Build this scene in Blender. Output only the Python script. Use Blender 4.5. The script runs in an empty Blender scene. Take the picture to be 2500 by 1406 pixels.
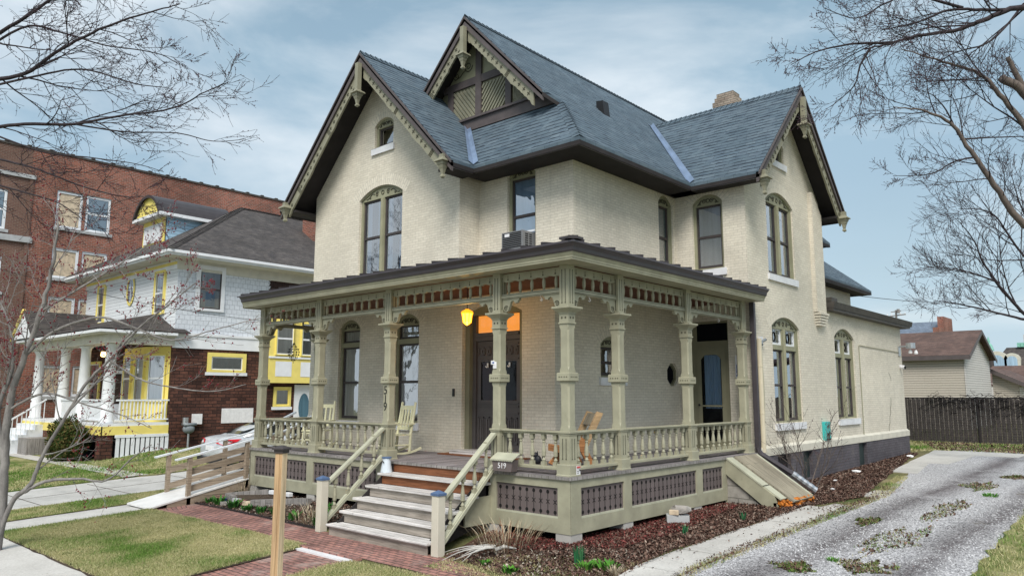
import bpy, bmesh, math, random
import numpy as np
from mathutils import Vector, Matrix
from mathutils.geometry import tessellate_polygon

random.seed(7)
rng = np.random.default_rng(11)
sc = bpy.context.scene
col = sc.collection
R = math.radians

# ---------------------------------------------------------------- camera
CAM = Vector((7.3625, -9.6241, 2.35))
yaw, pitch, roll, FPX = -0.72967, 0.14140, 0.0017, 1819.07
fwd = Vector((math.sin(yaw)*math.cos(pitch), math.cos(yaw)*math.cos(pitch), math.sin(pitch)))
rgt = Vector((math.cos(yaw), -math.sin(yaw), 0))
up = rgt.cross(fwd)
rgt, up = rgt*math.cos(roll)+up*math.sin(roll), up*math.cos(roll)-rgt*math.sin(roll)
camd = bpy.data.cameras.new('camera')
camd.sensor_width = 36.0
camd.lens = 36.0*FPX/2500.0
camd.clip_end = 3000
cam = bpy.data.objects.new('camera', camd)
col.objects.link(cam)
M = Matrix((rgt, up, -fwd)).transposed().to_4x4()
M.translation = CAM
cam.matrix_world = M
sc.camera = cam

def at(u, v, dist):
    """point seen at photo pixel (u,v), dist metres along the view axis"""
    return CAM + (fwd + rgt*((u-1250)/FPX) - up*((v-703)/FPX))*dist

# ---------------------------------------------------------------- sky and sun
SUN_EL, SUN_AZ = R(48), R(143)          # azimuth clockwise from +Y
w = bpy.data.worlds.new('World')
sc.world = w
w.use_nodes = True
nt = w.node_tree
nt.nodes.clear()
def N(t, tp, **kw):
    n = t.nodes.new(tp)
    for k, v in kw.items():
        if k.startswith('i_'):
            n.inputs[k[2:].replace('_', ' ')].default_value = v
        else:
            setattr(n, k, v)
    return n
sky = N(nt, 'ShaderNodeTexSky', sky_type='NISHITA', sun_disc=False, sun_elevation=SUN_EL, sun_rotation=SUN_AZ, air_density=1.6, dust_density=2.0, ozone_density=2.2)
tc = N(nt, 'ShaderNodeTexCoord')
mp = N(nt, 'ShaderNodeMapping')
mp.inputs['Scale'].default_value = (1.0, 1.0, 2.6)
mp.inputs['Rotation'].default_value = (0, 0, R(24))
mp.inputs['Location'].default_value = (1.35, 0.2, 0.15)
n1 = N(nt, 'ShaderNodeTexNoise', i_Scale=1.55, i_Detail=7.0, i_Roughness=0.52, i_Distortion=0.45)
cr = N(nt, 'ShaderNodeValToRGB')
cr.color_ramp.elements[0].position = 0.36
cr.color_ramp.elements[0].color = (0.72, 0.72, 0.72, 1)
cr.color_ramp.elements[1].position = 0.66
n2 = N(nt, 'ShaderNodeTexNoise', i_Scale=1.9, i_Detail=7.0, i_Roughness=0.55, i_Distortion=0.3)
cmixc = N(nt, 'ShaderNodeMix', data_type='RGBA')
sepz = N(nt, 'ShaderNodeSeparateXYZ')
nt.links.new(tc.outputs['Generated'], sepz.inputs[0])
zr = N(nt, 'ShaderNodeValToRGB')
ze = zr.color_ramp.elements
ze[0].position = 0.02; ze[0].color = (3.0, 3.85, 4.5, 1)
ze[1].position = 0.62; ze[1].color = (1.3, 2.05, 2.65, 1)
zm_ = ze.new(0.28); zm_.color = (2.1, 2.95, 3.65, 1)
nt.links.new(sepz.outputs[2], zr.inputs[0])
nt.links.new(zr.outputs[0], cmixc.inputs['A'])
cmixc.inputs['B'].default_value = (4.5, 4.9, 5.2, 1)
c2r = N(nt, 'ShaderNodeValToRGB')
c2r.color_ramp.elements[0].position = 0.40
c2r.color_ramp.elements[1].position = 0.62
hs = N(nt, 'ShaderNodeHueSaturation', i_Saturation=0.95, i_Value=0.55)
mx = N(nt, 'ShaderNodeMix', data_type='RGBA')
bg = N(nt, 'ShaderNodeBackground', i_Strength=0.085)
wo = N(nt, 'ShaderNodeOutputWorld')
L = nt.links.new
L(tc.outputs['Generated'], mp.inputs['Vector'])
L(mp.outputs[0], n1.inputs['Vector']); L(mp.outputs[0], n2.inputs['Vector'])
L(n1.outputs[0], cr.inputs[0]); L(n2.outputs[0], c2r.inputs[0]); L(c2r.outputs[0], cmixc.inputs['Factor'])
L(sky.outputs[0], hs.inputs['Color'])
L(cr.outputs[0], mx.inputs['Factor']); L(hs.outputs[0], mx.inputs['A']); L(cmixc.outputs['Result'], mx.inputs['B'])
L(mx.outputs['Result'], bg.inputs['Color']); L(bg.outputs[0], wo.inputs['Surface'])

sl = bpy.data.lights.new('sun', 'SUN')
sl.energy = 1.5
sl.angle = R(25)
sl.color = (1.0, 0.95, 0.87)
so = bpy.data.objects.new('sun', sl)
col.objects.link(so)
sd = Vector((math.sin(SUN_AZ)*math.cos(SUN_EL), math.cos(SUN_AZ)*math.cos(SUN_EL), math.sin(SUN_EL)))
so.rotation_euler = sd.to_track_quat('Z', 'Y').to_euler()
so.location = (0, -30, 40)
sc.view_settings.view_transform = 'Standard'
sc.view_settings.look = 'None'
sc.view_settings.exposure = 1.25
sc.view_settings.gamma = 1.0

# ---------------------------------------------------------------- materials
MATS = {}
def newmat(name):
    m = bpy.data.materials.new(name)
    m.use_nodes = True
    t = m.node_tree
    t.nodes.clear()
    o = N(t, 'ShaderNodeOutputMaterial')
    b = N(t, 'ShaderNodeBsdfPrincipled')
    t.links.new(b.outputs[0], o.inputs['Surface'])
    MATS[name] = m
    return m, t, b, o

def ramp(t, src, stops):
    r = N(t, 'ShaderNodeValToRGB')
    e = r.color_ramp.elements
    while len(e) < len(stops): e.new(0.5)
    for i, (p, c) in enumerate(stops):
        e[i].position = p
        e[i].color = (*c, 1) if len(c) == 3 else c
    t.links.new(src, r.inputs[0])
    return r.outputs[0]

def mixc(t, fac, a, b, mode='MIX'):
    m = N(t, 'ShaderNodeMix', data_type='RGBA', blend_type=mode)
    for s, k in ((fac, 'Factor'), (a, 'A'), (b, 'B')):
        if hasattr(s, 'is_linked'): t.links.new(s, m.inputs[k])
        elif isinstance(s, (int, float)): m.inputs[k].default_value = s
        else: m.inputs[k].default_value = (*s, 1)
    return m.outputs['Result']

def noise(t, vec, scale, detail=5.0, rough=0.55, dist=0.0):
    n = N(t, 'ShaderNodeTexNoise', i_Scale=scale, i_Detail=detail, i_Roughness=rough, i_Distortion=dist)
    t.links.new(vec, n.inputs['Vector'])
    return n.outputs[0]

def coord(t, kind='UV', scale=None, rot=None):
    c = N(t, 'ShaderNodeTexCoord').outputs[kind]
    if scale or rot:
        m = N(t, 'ShaderNodeMapping')
        if scale: m.inputs['Scale'].default_value = scale
        if rot: m.inputs['Rotation'].default_value = rot
        t.links.new(c, m.inputs['Vector'])
        c = m.outputs[0]
    return c

def bump(t, b, h, strength=0.4, dist=0.02):
    n = N(t, 'ShaderNodeBump', i_Strength=strength, i_Distance=dist)
    t.links.new(h, n.inputs['Height'])
    t.links.new(n.outputs[0], b.inputs['Normal'])

def dark(c, k): return tuple(x*k for x in c)

def paint(name, c, rough=0.55, var=0.16, scale=3.0, spec=0.35, grime=0.0, bumpy=0.12):
    m, t, b, o = newmat(name)
    oc = coord(t, 'Object')
    f = noise(t, oc, scale, 6)
    c1 = ramp(t, f, [(0.3, dark(c, 1-var)), (0.7, dark(c, 1+var*0.6))])
    if grime:
        g = noise(t, oc, scale*4.3, 8, 0.7)
        k = ramp(t, g, [(0.55, (0, 0, 0)), (0.75, (1, 1, 1))])
        mm = N(t, 'ShaderNodeMath', operation='MULTIPLY')
        t.links.new(k, mm.inputs[0]); mm.inputs[1].default_value = grime
        c1 = mixc(t, mm.outputs[0], c1, dark(c, 0.35))
    t.links.new(c1, b.inputs['Base Color'])
    b.inputs['Roughness'].default_value = rough
    b.inputs['Specular IOR Level'].default_value = spec
    if bumpy: bump(t, b, noise(t, oc, 60, 3), bumpy, 0.004)
    return m

def bricks(name, ca, cb, mortar, bw=0.215, rh=0.077, ms=0.008, var=(0.75, 1.12), vs=0.6, stains=None, bstr=0.5, rough=0.85, freq=2, off=0.5, spot=None, grit=0.12, streak=0):
    m, t, b, o = newmat(name)
    uv = coord(t, 'UV')
    bt = N(t, 'ShaderNodeTexBrick', offset=off, offset_frequency=freq)
    bt.inputs['Color1'].default_value = (*ca, 1)
    bt.inputs['Color2'].default_value = (*cb, 1)
    bt.inputs['Mortar'].default_value = (*mortar, 1)
    bt.inputs['Scale'].default_value = 1.0
    bt.inputs['Mortar Size'].default_value = ms
    bt.inputs['Mortar Smooth'].default_value = 0.25
    bt.inputs['Bias'].default_value = 0.0
    bt.inputs['Brick Width'].default_value = bw
    bt.inputs['Row Height'].default_value = rh
    # slight waviness so courses are not ruler straight
    dn = N(t, 'ShaderNodeTexNoise', i_Scale=1.7, i_Detail=2.0)
    t.links.new(uv, dn.inputs['Vector'])
    va = N(t, 'ShaderNodeVectorMath', operation='SCALE'); va.inputs['Scale'].default_value = rh*0.22
    t.links.new(dn.outputs['Color'], va.inputs[0])
    vb = N(t, 'ShaderNodeVectorMath', operation='ADD')
    t.links.new(uv, vb.inputs[0]); t.links.new(va.outputs[0], vb.inputs[1])
    t.links.new(vb.outputs[0], bt.inputs['Vector'])
    c = bt.outputs['Color']
    big = noise(t, uv, vs, 6, 0.6)
    c = mixc(t, 1.0, c, ramp(t, big, [(0.3, (var[0],)*3), (0.72, (var[1],)*3)]), 'MULTIPLY')
    fine = noise(t, uv, 14, 5, 0.65)
    c = mixc(t, 1.0, c, ramp(t, fine, [(0.3, (1-grit,)*3), (0.7, (1+grit*0.6,)*3)]), 'MULTIPLY')
    if stains:
        s = noise(t, uv, 0.9, 9, 0.72, 0.4)
        c = mixc(t, ramp(t, s, [(0.56, (0, 0, 0)), (0.74, (1, 1, 1))]), c, stains)
    if streak:      # rain streaks and rubbed patches with a shape of their own
        s = noise(t, coord(t, 'UV', (3.2, 0.22, 1)), 1.0, 8, 0.7)
        q = noise(t, uv, 0.35, 5, 0.6)
        s = mixc(t, 1.0, ramp(t, s, [(0.5, (0, 0, 0)), (0.75, (1, 1, 1))]), ramp(t, q, [(0.42, (0, 0, 0)), (0.62, (streak*3,)*3)]), 'MULTIPLY')
        c = mixc(t, s, c, (0.42, 0.39, 0.33))
    if spot:
        s = noise(t, coord(t, 'UV', (1.3, 0.5, 1)), 1.5, 8, 0.7)
        c = mixc(t, ramp(t, s, [(0.58, (0, 0, 0)), (0.72, (0.85, 0.85, 0.85))]), c, spot)
    t.links.new(c, b.inputs['Base Color'])
    b.inputs['Roughness'].default_value = rough
    b.inputs['Specular IOR Level'].default_value = 0.2
    inv = N(t, 'ShaderNodeMath', operation='SUBTRACT'); inv.inputs[0].default_value = 1.0
    t.links.new(bt.outputs['Fac'], inv.inputs[1])
    ad = N(t, 'ShaderNodeMath', operation='MULTIPLY_ADD')
    t.links.new(fine, ad.inputs[0]); ad.inputs[1].default_value = 0.35
    t.links.new(inv.outputs[0], ad.inputs[2])
    bump(t, b, ad.outputs[0], bstr, 0.012)
    return m

def shingle(name, ca, cb, lap, rh=0.145, bw=0.32, var=(0.72, 1.25), moss=None):
    m, t, b, o = newmat(name)
    uv = coord(t, 'UV')
    bt = N(t, 'ShaderNodeTexBrick', offset=0.37, offset_frequency=2, squash=0.8, squash_frequency=3)
    bt.inputs['Color1'].default_value = (*ca, 1)
    bt.inputs['Color2'].default_value = (*cb, 1)
    bt.inputs['Mortar'].default_value = (*dark(lap, 1.6), 1)
    bt.inputs['Scale'].default_value = 1.0
    bt.inputs['Mortar Size'].default_value = 0.004
    bt.inputs['Mortar Smooth'].default_value = 0.1
    bt.inputs['Brick Width'].default_value = bw
    bt.inputs['Row Height'].default_value = rh
    t.links.new(uv, bt.inputs['Vector'])
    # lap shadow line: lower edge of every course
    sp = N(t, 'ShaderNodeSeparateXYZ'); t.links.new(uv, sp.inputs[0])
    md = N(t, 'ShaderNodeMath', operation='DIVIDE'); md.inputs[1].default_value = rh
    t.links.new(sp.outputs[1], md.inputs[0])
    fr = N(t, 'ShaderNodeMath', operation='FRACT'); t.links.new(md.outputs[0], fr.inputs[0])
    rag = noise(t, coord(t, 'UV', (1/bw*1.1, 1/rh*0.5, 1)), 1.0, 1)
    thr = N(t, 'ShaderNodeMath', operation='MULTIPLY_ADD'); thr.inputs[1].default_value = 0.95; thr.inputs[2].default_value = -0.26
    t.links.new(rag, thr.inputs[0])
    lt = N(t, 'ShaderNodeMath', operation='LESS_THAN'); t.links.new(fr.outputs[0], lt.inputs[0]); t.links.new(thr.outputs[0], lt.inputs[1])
    c = bt.outputs['Color']
    big = noise(t, uv, 0.8, 4)
    c = mixc(t, 1.0, c, ramp(t, big, [(0.3, (var[0],)*3), (0.7, (var[1],)*3)]), 'MULTIPLY')
    pat = noise(t, coord(t, 'UV', (2.6, 7.0, 1)), 1.0, 2)
    c = mixc(t, 1.0, c, ramp(t, pat, [(0.35, (0.82, 0.84, 0.87)), (0.65, (1.14, 1.13, 1.10))]), 'MULTIPLY')
    if moss:
        s = noise(t, uv, 0.7, 8, 0.7)
        c = mixc(t, ramp(t, s, [(0.55, (0, 0, 0)), (0.72, (0.8, 0.8, 0.8))]), c, moss)
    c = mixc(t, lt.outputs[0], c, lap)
    t.links.new(c, b.inputs['Base Color'])
    b.inputs['Roughness'].default_value = 0.8
    b.inputs['Specular IOR Level'].default_value = 0.3
    h = N(t, 'ShaderNodeMath', operation='MULTIPLY_ADD'); h.inputs[1].default_value = -0.7
    t.links.new(fr.outputs[0], h.inputs[0]); t.links.new(noise(t, uv, 50, 3), h.inputs[2])
    bump(t, b, h.outputs[0], 0.5, 0.01)
    return m

def planks(name, ca, cb, gap, width=0.12, along='x', length=3.0, rough=0.75, grain=1.0, knots=True):
    """boards with grain, running along UV u ('x') or v ('y')"""
    m, t, b, o = newmat(name)
    uv = coord(t, 'UV', None, (0, 0, R(90)) if along == 'y' else None)
    bt = N(t, 'ShaderNodeTexBrick', offset=0.4, offset_frequency=2)
    bt.inputs['Color1'].default_value = (*ca, 1)
    bt.inputs['Color2'].default_value = (*cb, 1)
    bt.inputs['Mortar'].default_value = (*gap, 1)
    bt.inputs['Scale'].default_value = 1.0
    bt.inputs['Mortar Size'].default_value = 0.004
    bt.inputs['Brick Width'].default_value = length
    bt.inputs['Row Height'].default_value = width
    t.links.new(uv, bt.inputs['Vector'])
    mp = N(t, 'ShaderNodeMapping'); mp.inputs['Scale'].default_value = (1.2, 22, 22)
    t.links.new(uv, mp.inputs['Vector'])
    g = noise(t, mp.outputs[0], 1.6, 8, 0.65, 0.6)
    c = mixc(t, grain, bt.outputs['Color'], ramp(t, g, [(0.28, (0.5, 0.48, 0.46)), (0.5, (0.95, 0.95, 0.95)), (0.75, (1.35, 1.35, 1.35))]), 'MULTIPLY')
    s = noise(t, uv, 1.1, 6, 0.6)
    c = mixc(t, 1.0, c, ramp(t, s, [(0.3, (0.72, 0.72, 0.72)), (0.7, (1.18, 1.18, 1.18))]), 'MULTIPLY')
    t.links.new(c, b.inputs['Base Color'])
    b.inputs['Roughness'].default_value = rough
    b.inputs['Specular IOR Level'].default_value = 0.25
    bump(t, b, g, 0.25, 0.006)
    return m

def plain(name, c, rough=0.5, metal=0.0, spec=0.5, emit=None, es=1.0):
    m, t, b, o = newmat(name)
    f = noise(t, coord(t, 'Object'), 9, 4)
    t.links.new(ramp(t, f, [(0.3, dark(c, 0.88)), (0.7, dark(c, 1.08))]), b.inputs['Base Color'])
    b.inputs['Roughness'].default_value = rough
    b.inputs['Metallic'].default_value = metal
    b.inputs['Specular IOR Level'].default_value = spec
    if emit:
        b.inputs['Emission Color'].default_value = (*emit, 1)
        b.inputs['Emission Strength'].default_value = es
    return m

def glass(name, tint=(0.93, 0.95, 0.97), refl=0.14, rough=0.02):
    m, t, b, o = newmat(name)
    t.nodes.remove(b)
    tr = N(t, 'ShaderNodeBsdfTransparent'); tr.inputs[0].default_value = (*tint, 1)
    gl = N(t, 'ShaderNodeBsdfGlossy'); gl.inputs['Roughness'].default_value = rough
    gl.inputs['Color'].default_value = (0.95, 0.97, 1.0, 1)
    wv = noise(t, coord(t, 'Object'), 2.2, 2)
    bp = N(t, 'ShaderNodeBump', i_Strength=0.10, i_Distance=0.02)
    t.links.new(wv, bp.inputs['Height']); t.links.new(bp.outputs[0], gl.inputs['Normal'])
    fr = N(t, 'ShaderNodeFresnel', i_IOR=1.5)
    ad = N(t, 'ShaderNodeMath', operation='MULTIPLY_ADD'); ad.inputs[1].default_value = 1.6; ad.inputs[2].default_value = refl
    ad.use_clamp = True
    t.links.new(fr.outputs[0], ad.inputs[0])
    ms = N(t, 'ShaderNodeMixShader')
    t.links.new(ad.outputs[0], ms.inputs[0]); t.links.new(tr.outputs[0], ms.inputs[1]); t.links.new(gl.outputs[0], ms.inputs[2])
    t.links.new(ms.outputs[0], o.inputs['Surface'])
    return m

def cloth(name, c, folds=9.0, trans=0.0):
    m, t, b, o = newmat(name)
    uv = coord(t, 'UV', (folds, 0.35, 1))
    f = noise(t, uv, 1.0, 4, 0.5, 0.5)
    t.links.new(ramp(t, f, [(0.3, dark(c, 0.72)), (0.7, c)]), b.inputs['Base Color'])  # shade in the fold hollows is painted into the cloth colour
    b.inputs['Roughness'].default_value = 0.95
    b.inputs['Specular IOR Level'].default_value = 0.05
    bump(t, b, f, 0.7, 0.05)
    return m

def attrmat(name, rough=0.85, spec=0.15, trans=0.0):
    m, t, b, o = newmat(name)
    a = N(t, 'ShaderNodeAttribute', attribute_name='tint')
    t.links.new(a.outputs['Color'], b.inputs['Base Color'])
    b.inputs['Roughness'].default_value = rough
    b.inputs['Specular IOR Level'].default_value = spec
    return m

CREAM = (0.66, 0.61, 0.50)
bricks('cream_brick', (0.79, 0.735, 0.625), (0.72, 0.665, 0.56), (0.54, 0.495, 0.41), bw=0.20, rh=0.0635, ms=0.0042, var=(0.83, 1.07), vs=0.55, bstr=0.42, grit=0.10, streak=0.16)  # darker mortar colour paints in the shading of the joint grooves
bricks('cream_arch', (0.79, 0.735, 0.625), (0.72, 0.665, 0.56), (0.53, 0.50, 0.43), bw=0.30, rh=0.075, ms=0.006, var=(0.9, 1.05), bstr=0.5)  # groove shading sits in the mortar colour here too
bricks('grey_base', (0.135, 0.125, 0.14), (0.115, 0.105, 0.12), (0.09, 0.082, 0.092), var=(0.7, 1.2), vs=0.9, stains=(0.20, 0.185, 0.17))
bricks('red_brick', (0.37, 0.12, 0.08), (0.20, 0.08, 0.058), (0.33, 0.27, 0.23), ms=0.011, var=(0.5, 1.35), vs=0.28, stains=(0.36, 0.15, 0.105), bw=0.24, rh=0.09, grit=0.3, spot=(0.13, 0.07, 0.055))
bricks('brown_brick', (0.15, 0.082, 0.064), (0.20, 0.105, 0.08), (0.24, 0.19, 0.16), ms=0.009, var=(0.7, 1.2), vs=0.3, bw=0.22, rh=0.08)
bricks('umber_brick', (0.060, 0.030, 0.025), (0.15, 0.066, 0.048), (0.028, 0.020, 0.018), ms=0.014, var=(0.62, 1.4), vs=0.6, grit=0.4, bw=0.36, rh=0.13)
bricks('path_brick', (0.44, 0.225, 0.19), (0.30, 0.165, 0.15), (0.09, 0.075, 0.065), ms=0.010, bw=0.20, rh=0.10, var=(0.6, 1.3), vs=1.2, stains=(0.48, 0.38, 0.34), grit=0.35)
bricks('chimney_brick', (0.44, 0.37, 0.30), (0.34, 0.27, 0.22), (0.2, 0.17, 0.14), ms=0.01, var=(0.6, 1.2), vs=1.5)
bricks('white_shake', (0.74, 0.78, 0.84), (0.68, 0.72, 0.78), (0.36, 0.39, 0.44), bw=0.22, rh=0.19, ms=0.007, var=(0.9, 1.05), bstr=0.5)
bricks('dark_shake', (0.06, 0.038, 0.034), (0.045, 0.028, 0.025), (0.02, 0.014, 0.013), bw=0.22, rh=0.19, ms=0.009)
bricks('white_lap', (0.78, 0.81, 0.84), (0.74, 0.77, 0.80), (0.40, 0.42, 0.45), bw=4.0, rh=0.15, ms=0.009, var=(0.93, 1.04))
bricks('blue_lap', (0.44, 0.64, 0.80), (0.42, 0.61, 0.77), (0.12, 0.2, 0.27), bw=4.0, rh=0.17, ms=0.010, var=(0.93, 1.04))
bricks('tan_siding', (0.53, 0.485, 0.42), (0.51, 0.465, 0.405), (0.17, 0.15, 0.125), bw=9.0, rh=0.13, ms=0.013, var=(0.95, 1.04), bstr=0.4, rough=0.6)
bricks('pale_siding', (0.62, 0.60, 0.58), (0.60, 0.58, 0.56), (0.24, 0.23, 0.22), bw=9.0, rh=0.13, ms=0.013, var=(0.95, 1.04), bstr=0.4, rough=0.6)
bricks('rough_stone', (0.36, 0.34, 0.31), (0.26, 0.24, 0.22), (0.2, 0.19, 0.17), bw=0.5, rh=0.24, ms=0.012, var=(0.6, 1.25), vs=3.0)
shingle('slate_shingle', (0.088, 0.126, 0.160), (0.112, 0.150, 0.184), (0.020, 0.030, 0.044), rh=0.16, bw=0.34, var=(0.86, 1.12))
shingle('grey_shingle', (0.105, 0.092, 0.088), (0.075, 0.067, 0.066), (0.022, 0.02, 0.02))
shingle('old_shingle', (0.085, 0.072, 0.068), (0.06, 0.052, 0.05), (0.018, 0.016, 0.016), moss=(0.10, 0.095, 0.08))
shingle('brown_shingle', (0.155, 0.098, 0.082), (0.12, 0.08, 0.07), (0.06, 0.036, 0.03))
planks('deck_board', (0.30, 0.275, 0.285), (0.17, 0.155, 0.165), (0.03, 0.026, 0.026), 0.14, 'y', 4.0)
planks('tread_wood', (0.70, 0.68, 0.67), (0.60, 0.58, 0.57), (0.10, 0.08, 0.07), 0.16, 'x', 4.0, grain=0.9)
planks('grey_riser', (0.40, 0.355, 0.31), (0.32, 0.28, 0.24), (0.14, 0.1, 0.08), 0.4, 'x', 5.0)
planks('red_riser', (0.24, 0.095, 0.045), (0.20, 0.08, 0.038), (0.05, 0.02, 0.01), 0.4, 'x', 5.0)
planks('cellar_wood', (0.34, 0.305, 0.235), (0.28, 0.25, 0.19), (0.12, 0.11, 0.09), 0.22, 'y', 4.0)
planks('ramp_wood', (0.40, 0.32, 0.245), (0.34, 0.27, 0.205), (0.10, 0.08, 0.06), 0.3, 'x', 5.0)
planks('new_wood', (0.62, 0.44, 0.26), (0.55, 0.37, 0.20), (0.35, 0.2, 0.1), 0.3, 'x', 9.0, grain=0.8)
planks('post_wood', (0.72, 0.54, 0.35), (0.52, 0.33, 0.18), (0.4, 0.25, 0.13), 0.3, 'y', 9.0, grain=0.9)
planks('chair_wood', (0.60, 0.29, 0.12), (0.46, 0.20, 0.085), (0.3, 0.12, 0.05), 0.2, 'x', 3.0)
planks('grey_wood', (0.32, 0.30, 0.29), (0.26, 0.245, 0.235), (0.08, 0.075, 0.07), 0.14, 'y', 3.0)
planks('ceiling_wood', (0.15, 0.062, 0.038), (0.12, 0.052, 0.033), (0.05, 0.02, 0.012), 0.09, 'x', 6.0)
paint('olive', (0.365, 0.352, 0.258), var=0.2, grime=0.26)
paint('olive_shaded', (0.28, 0.27, 0.198), grime=0.25)  # olive trim darkened: shade on the gable woodwork is put into the colour
paint('olive_light', (0.47, 0.47, 0.365), grime=0.08)
paint('olive_dark', (0.215, 0.207, 0.14), var=0.12)
paint('olive_mid', (0.30, 0.295, 0.20), var=0.14, grime=0.2)
paint('carve', (0.07, 0.066, 0.044), bumpy=0)
paint('sash_brown', (0.062, 0.052, 0.052), var=0.2)
paint('trim_brown', (0.105, 0.088, 0.088), var=0.2)
paint('gutter_brown', (0.062, 0.053, 0.062), rough=0.38, var=0.15, spec=0.5)
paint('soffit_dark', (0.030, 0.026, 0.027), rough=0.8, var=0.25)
paint('panel_taupe', (0.150, 0.122, 0.120), var=0.15)
paint('hole_black', (0.012, 0.011, 0.011), rough=0.9, bumpy=0)
paint('stone_white', (0.78, 0.79, 0.82), var=0.12, grime=0.25)
paint('band_cream', (0.66, 0.63, 0.54), var=0.12, grime=0.25)
paint('door_brown', (0.100, 0.089, 0.089), rough=0.45, var=0.15)
paint('newel_cream', (0.62, 0.58, 0.49), var=0.08)
paint('cap_blue', (0.085, 0.14, 0.26), rough=0.45)
paint('lawnwhite', (0.80, 0.83, 0.87), var=0.08, grime=0.1)
paint('white_trim', (0.78, 0.80, 0.83), var=0.08, grime=0.08)
paint('ivory_trim', (0.62, 0.60, 0.52), var=0.12, grime=0.15)
paint('yellow_trim', (0.84, 0.70, 0.20), var=0.08)
paint('cream_chair', (0.74, 0.72, 0.50), var=0.08)
paint('pipe_cream', (0.62, 0.56, 0.43), var=0.1)
paint('enamel', (0.72, 0.80, 0.88), rough=0.25, var=0.05, spec=0.6)
paint('black_iron', (0.018, 0.018, 0.02), rough=0.45)
paint('ramp_deck', (0.78, 0.77, 0.76), var=0.12, grime=0.15)
paint('parapet_dark', (0.075, 0.066, 0.058), var=0.4, scale=6)
paint('flashing', (0.17, 0.235, 0.35), rough=0.4, var=0.25, spec=0.6)
paint('metal_roof', (0.055, 0.048, 0.052), rough=0.45)
paint('foam', (0.52, 0.17, 0.025), var=0.6, scale=14, rough=0.85, bumpy=0.8)
paint('concrete', (0.46, 0.445, 0.42), var=0.2, scale=1.6, grime=0.35, rough=0.9)
paint('block_grey', (0.44, 0.45, 0.46), var=0.2, grime=0.3, rough=0.95)
paint('rock', (0.34, 0.32, 0.30), var=0.4, scale=9, rough=0.95, bumpy=0.6)
paint('teal_box', (0.06, 0.52, 0.50), rough=0.4)
paint('plywood', (0.60, 0.49, 0.36), var=0.35, scale=5)
paint('meter_grey', (0.22, 0.25, 0.28), rough=0.4)
paint('bleached', (0.50, 0.485, 0.46), var=0.2, grime=0.3)
paint('ac_grey', (0.20, 0.205, 0.215), rough=0.5, grime=0.2)
plain('galv', (0.55, 0.57, 0.6), 0.35, 0.8)
plain('amber_glow', (0.95, 0.6, 0.1), 0.4, emit=(1.0, 0.56, 0.04), es=2.2)
plain('amber_rim', (0.8, 0.35, 0.04), 0.4, emit=(1.0, 0.33, 0.01), es=0.9)
plain('warm_lamp', (0.95, 0.7, 0.3), 0.4, emit=(1.0, 0.62, 0.2), es=4.0)
plain('transom_glow', (0.30, 0.12, 0.03), 0.6, emit=(1.0, 0.36, 0.06), es=0.38)
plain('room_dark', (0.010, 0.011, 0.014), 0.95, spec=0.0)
plain('room_blue', (0.030, 0.065, 0.105), 0.95, spec=0.0)
plain('room_maroon', (0.05, 0.018, 0.018), 0.95, spec=0.0)
plain('black_rubber', (0.02, 0.02, 0.021), 0.8)
plain('car_silver', (0.62, 0.65, 0.69), 0.22, 0.25, 0.6)
plain('car_glass', (0.012, 0.014, 0.016), 0.06, 0, 0.7)
plain('tail_red', (0.62, 0.02, 0.035), 0.2, spec=0.6)
plain('wheel_alloy', (0.5, 0.51, 0.53), 0.3, 0.8)
plain('sticker_red', (0.6, 0.10, 0.09), 0.5)
plain('white_plastic', (0.8, 0.8, 0.82), 0.35)
plain('cat_black', (0.012, 0.014, 0.02), 0.6)
plain('copper_green', (0.22, 0.48, 0.40), 0.7)
plain('stained', (0.16, 0.22, 0.26), 0.3)
plain('print_blue', (0.05, 0.10, 0.35), 0.5)
glass('pane', refl=0.30)
glass('pane_dull', (0.85, 0.88, 0.92), refl=-0.05, rough=0.05)
cloth('curtain_white', (0.86, 0.88, 0.92))
cloth('curtain_blue', (0.42, 0.58, 0.74), 6)
cloth('curtain_lace', (0.78, 0.77, 0.74), 11)
cloth('curtain_teal', (0.10, 0.19, 0.25), 8)
attrmat('blade'); attrmat('leaf'); attrmat('pebble', 0.9)
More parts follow.
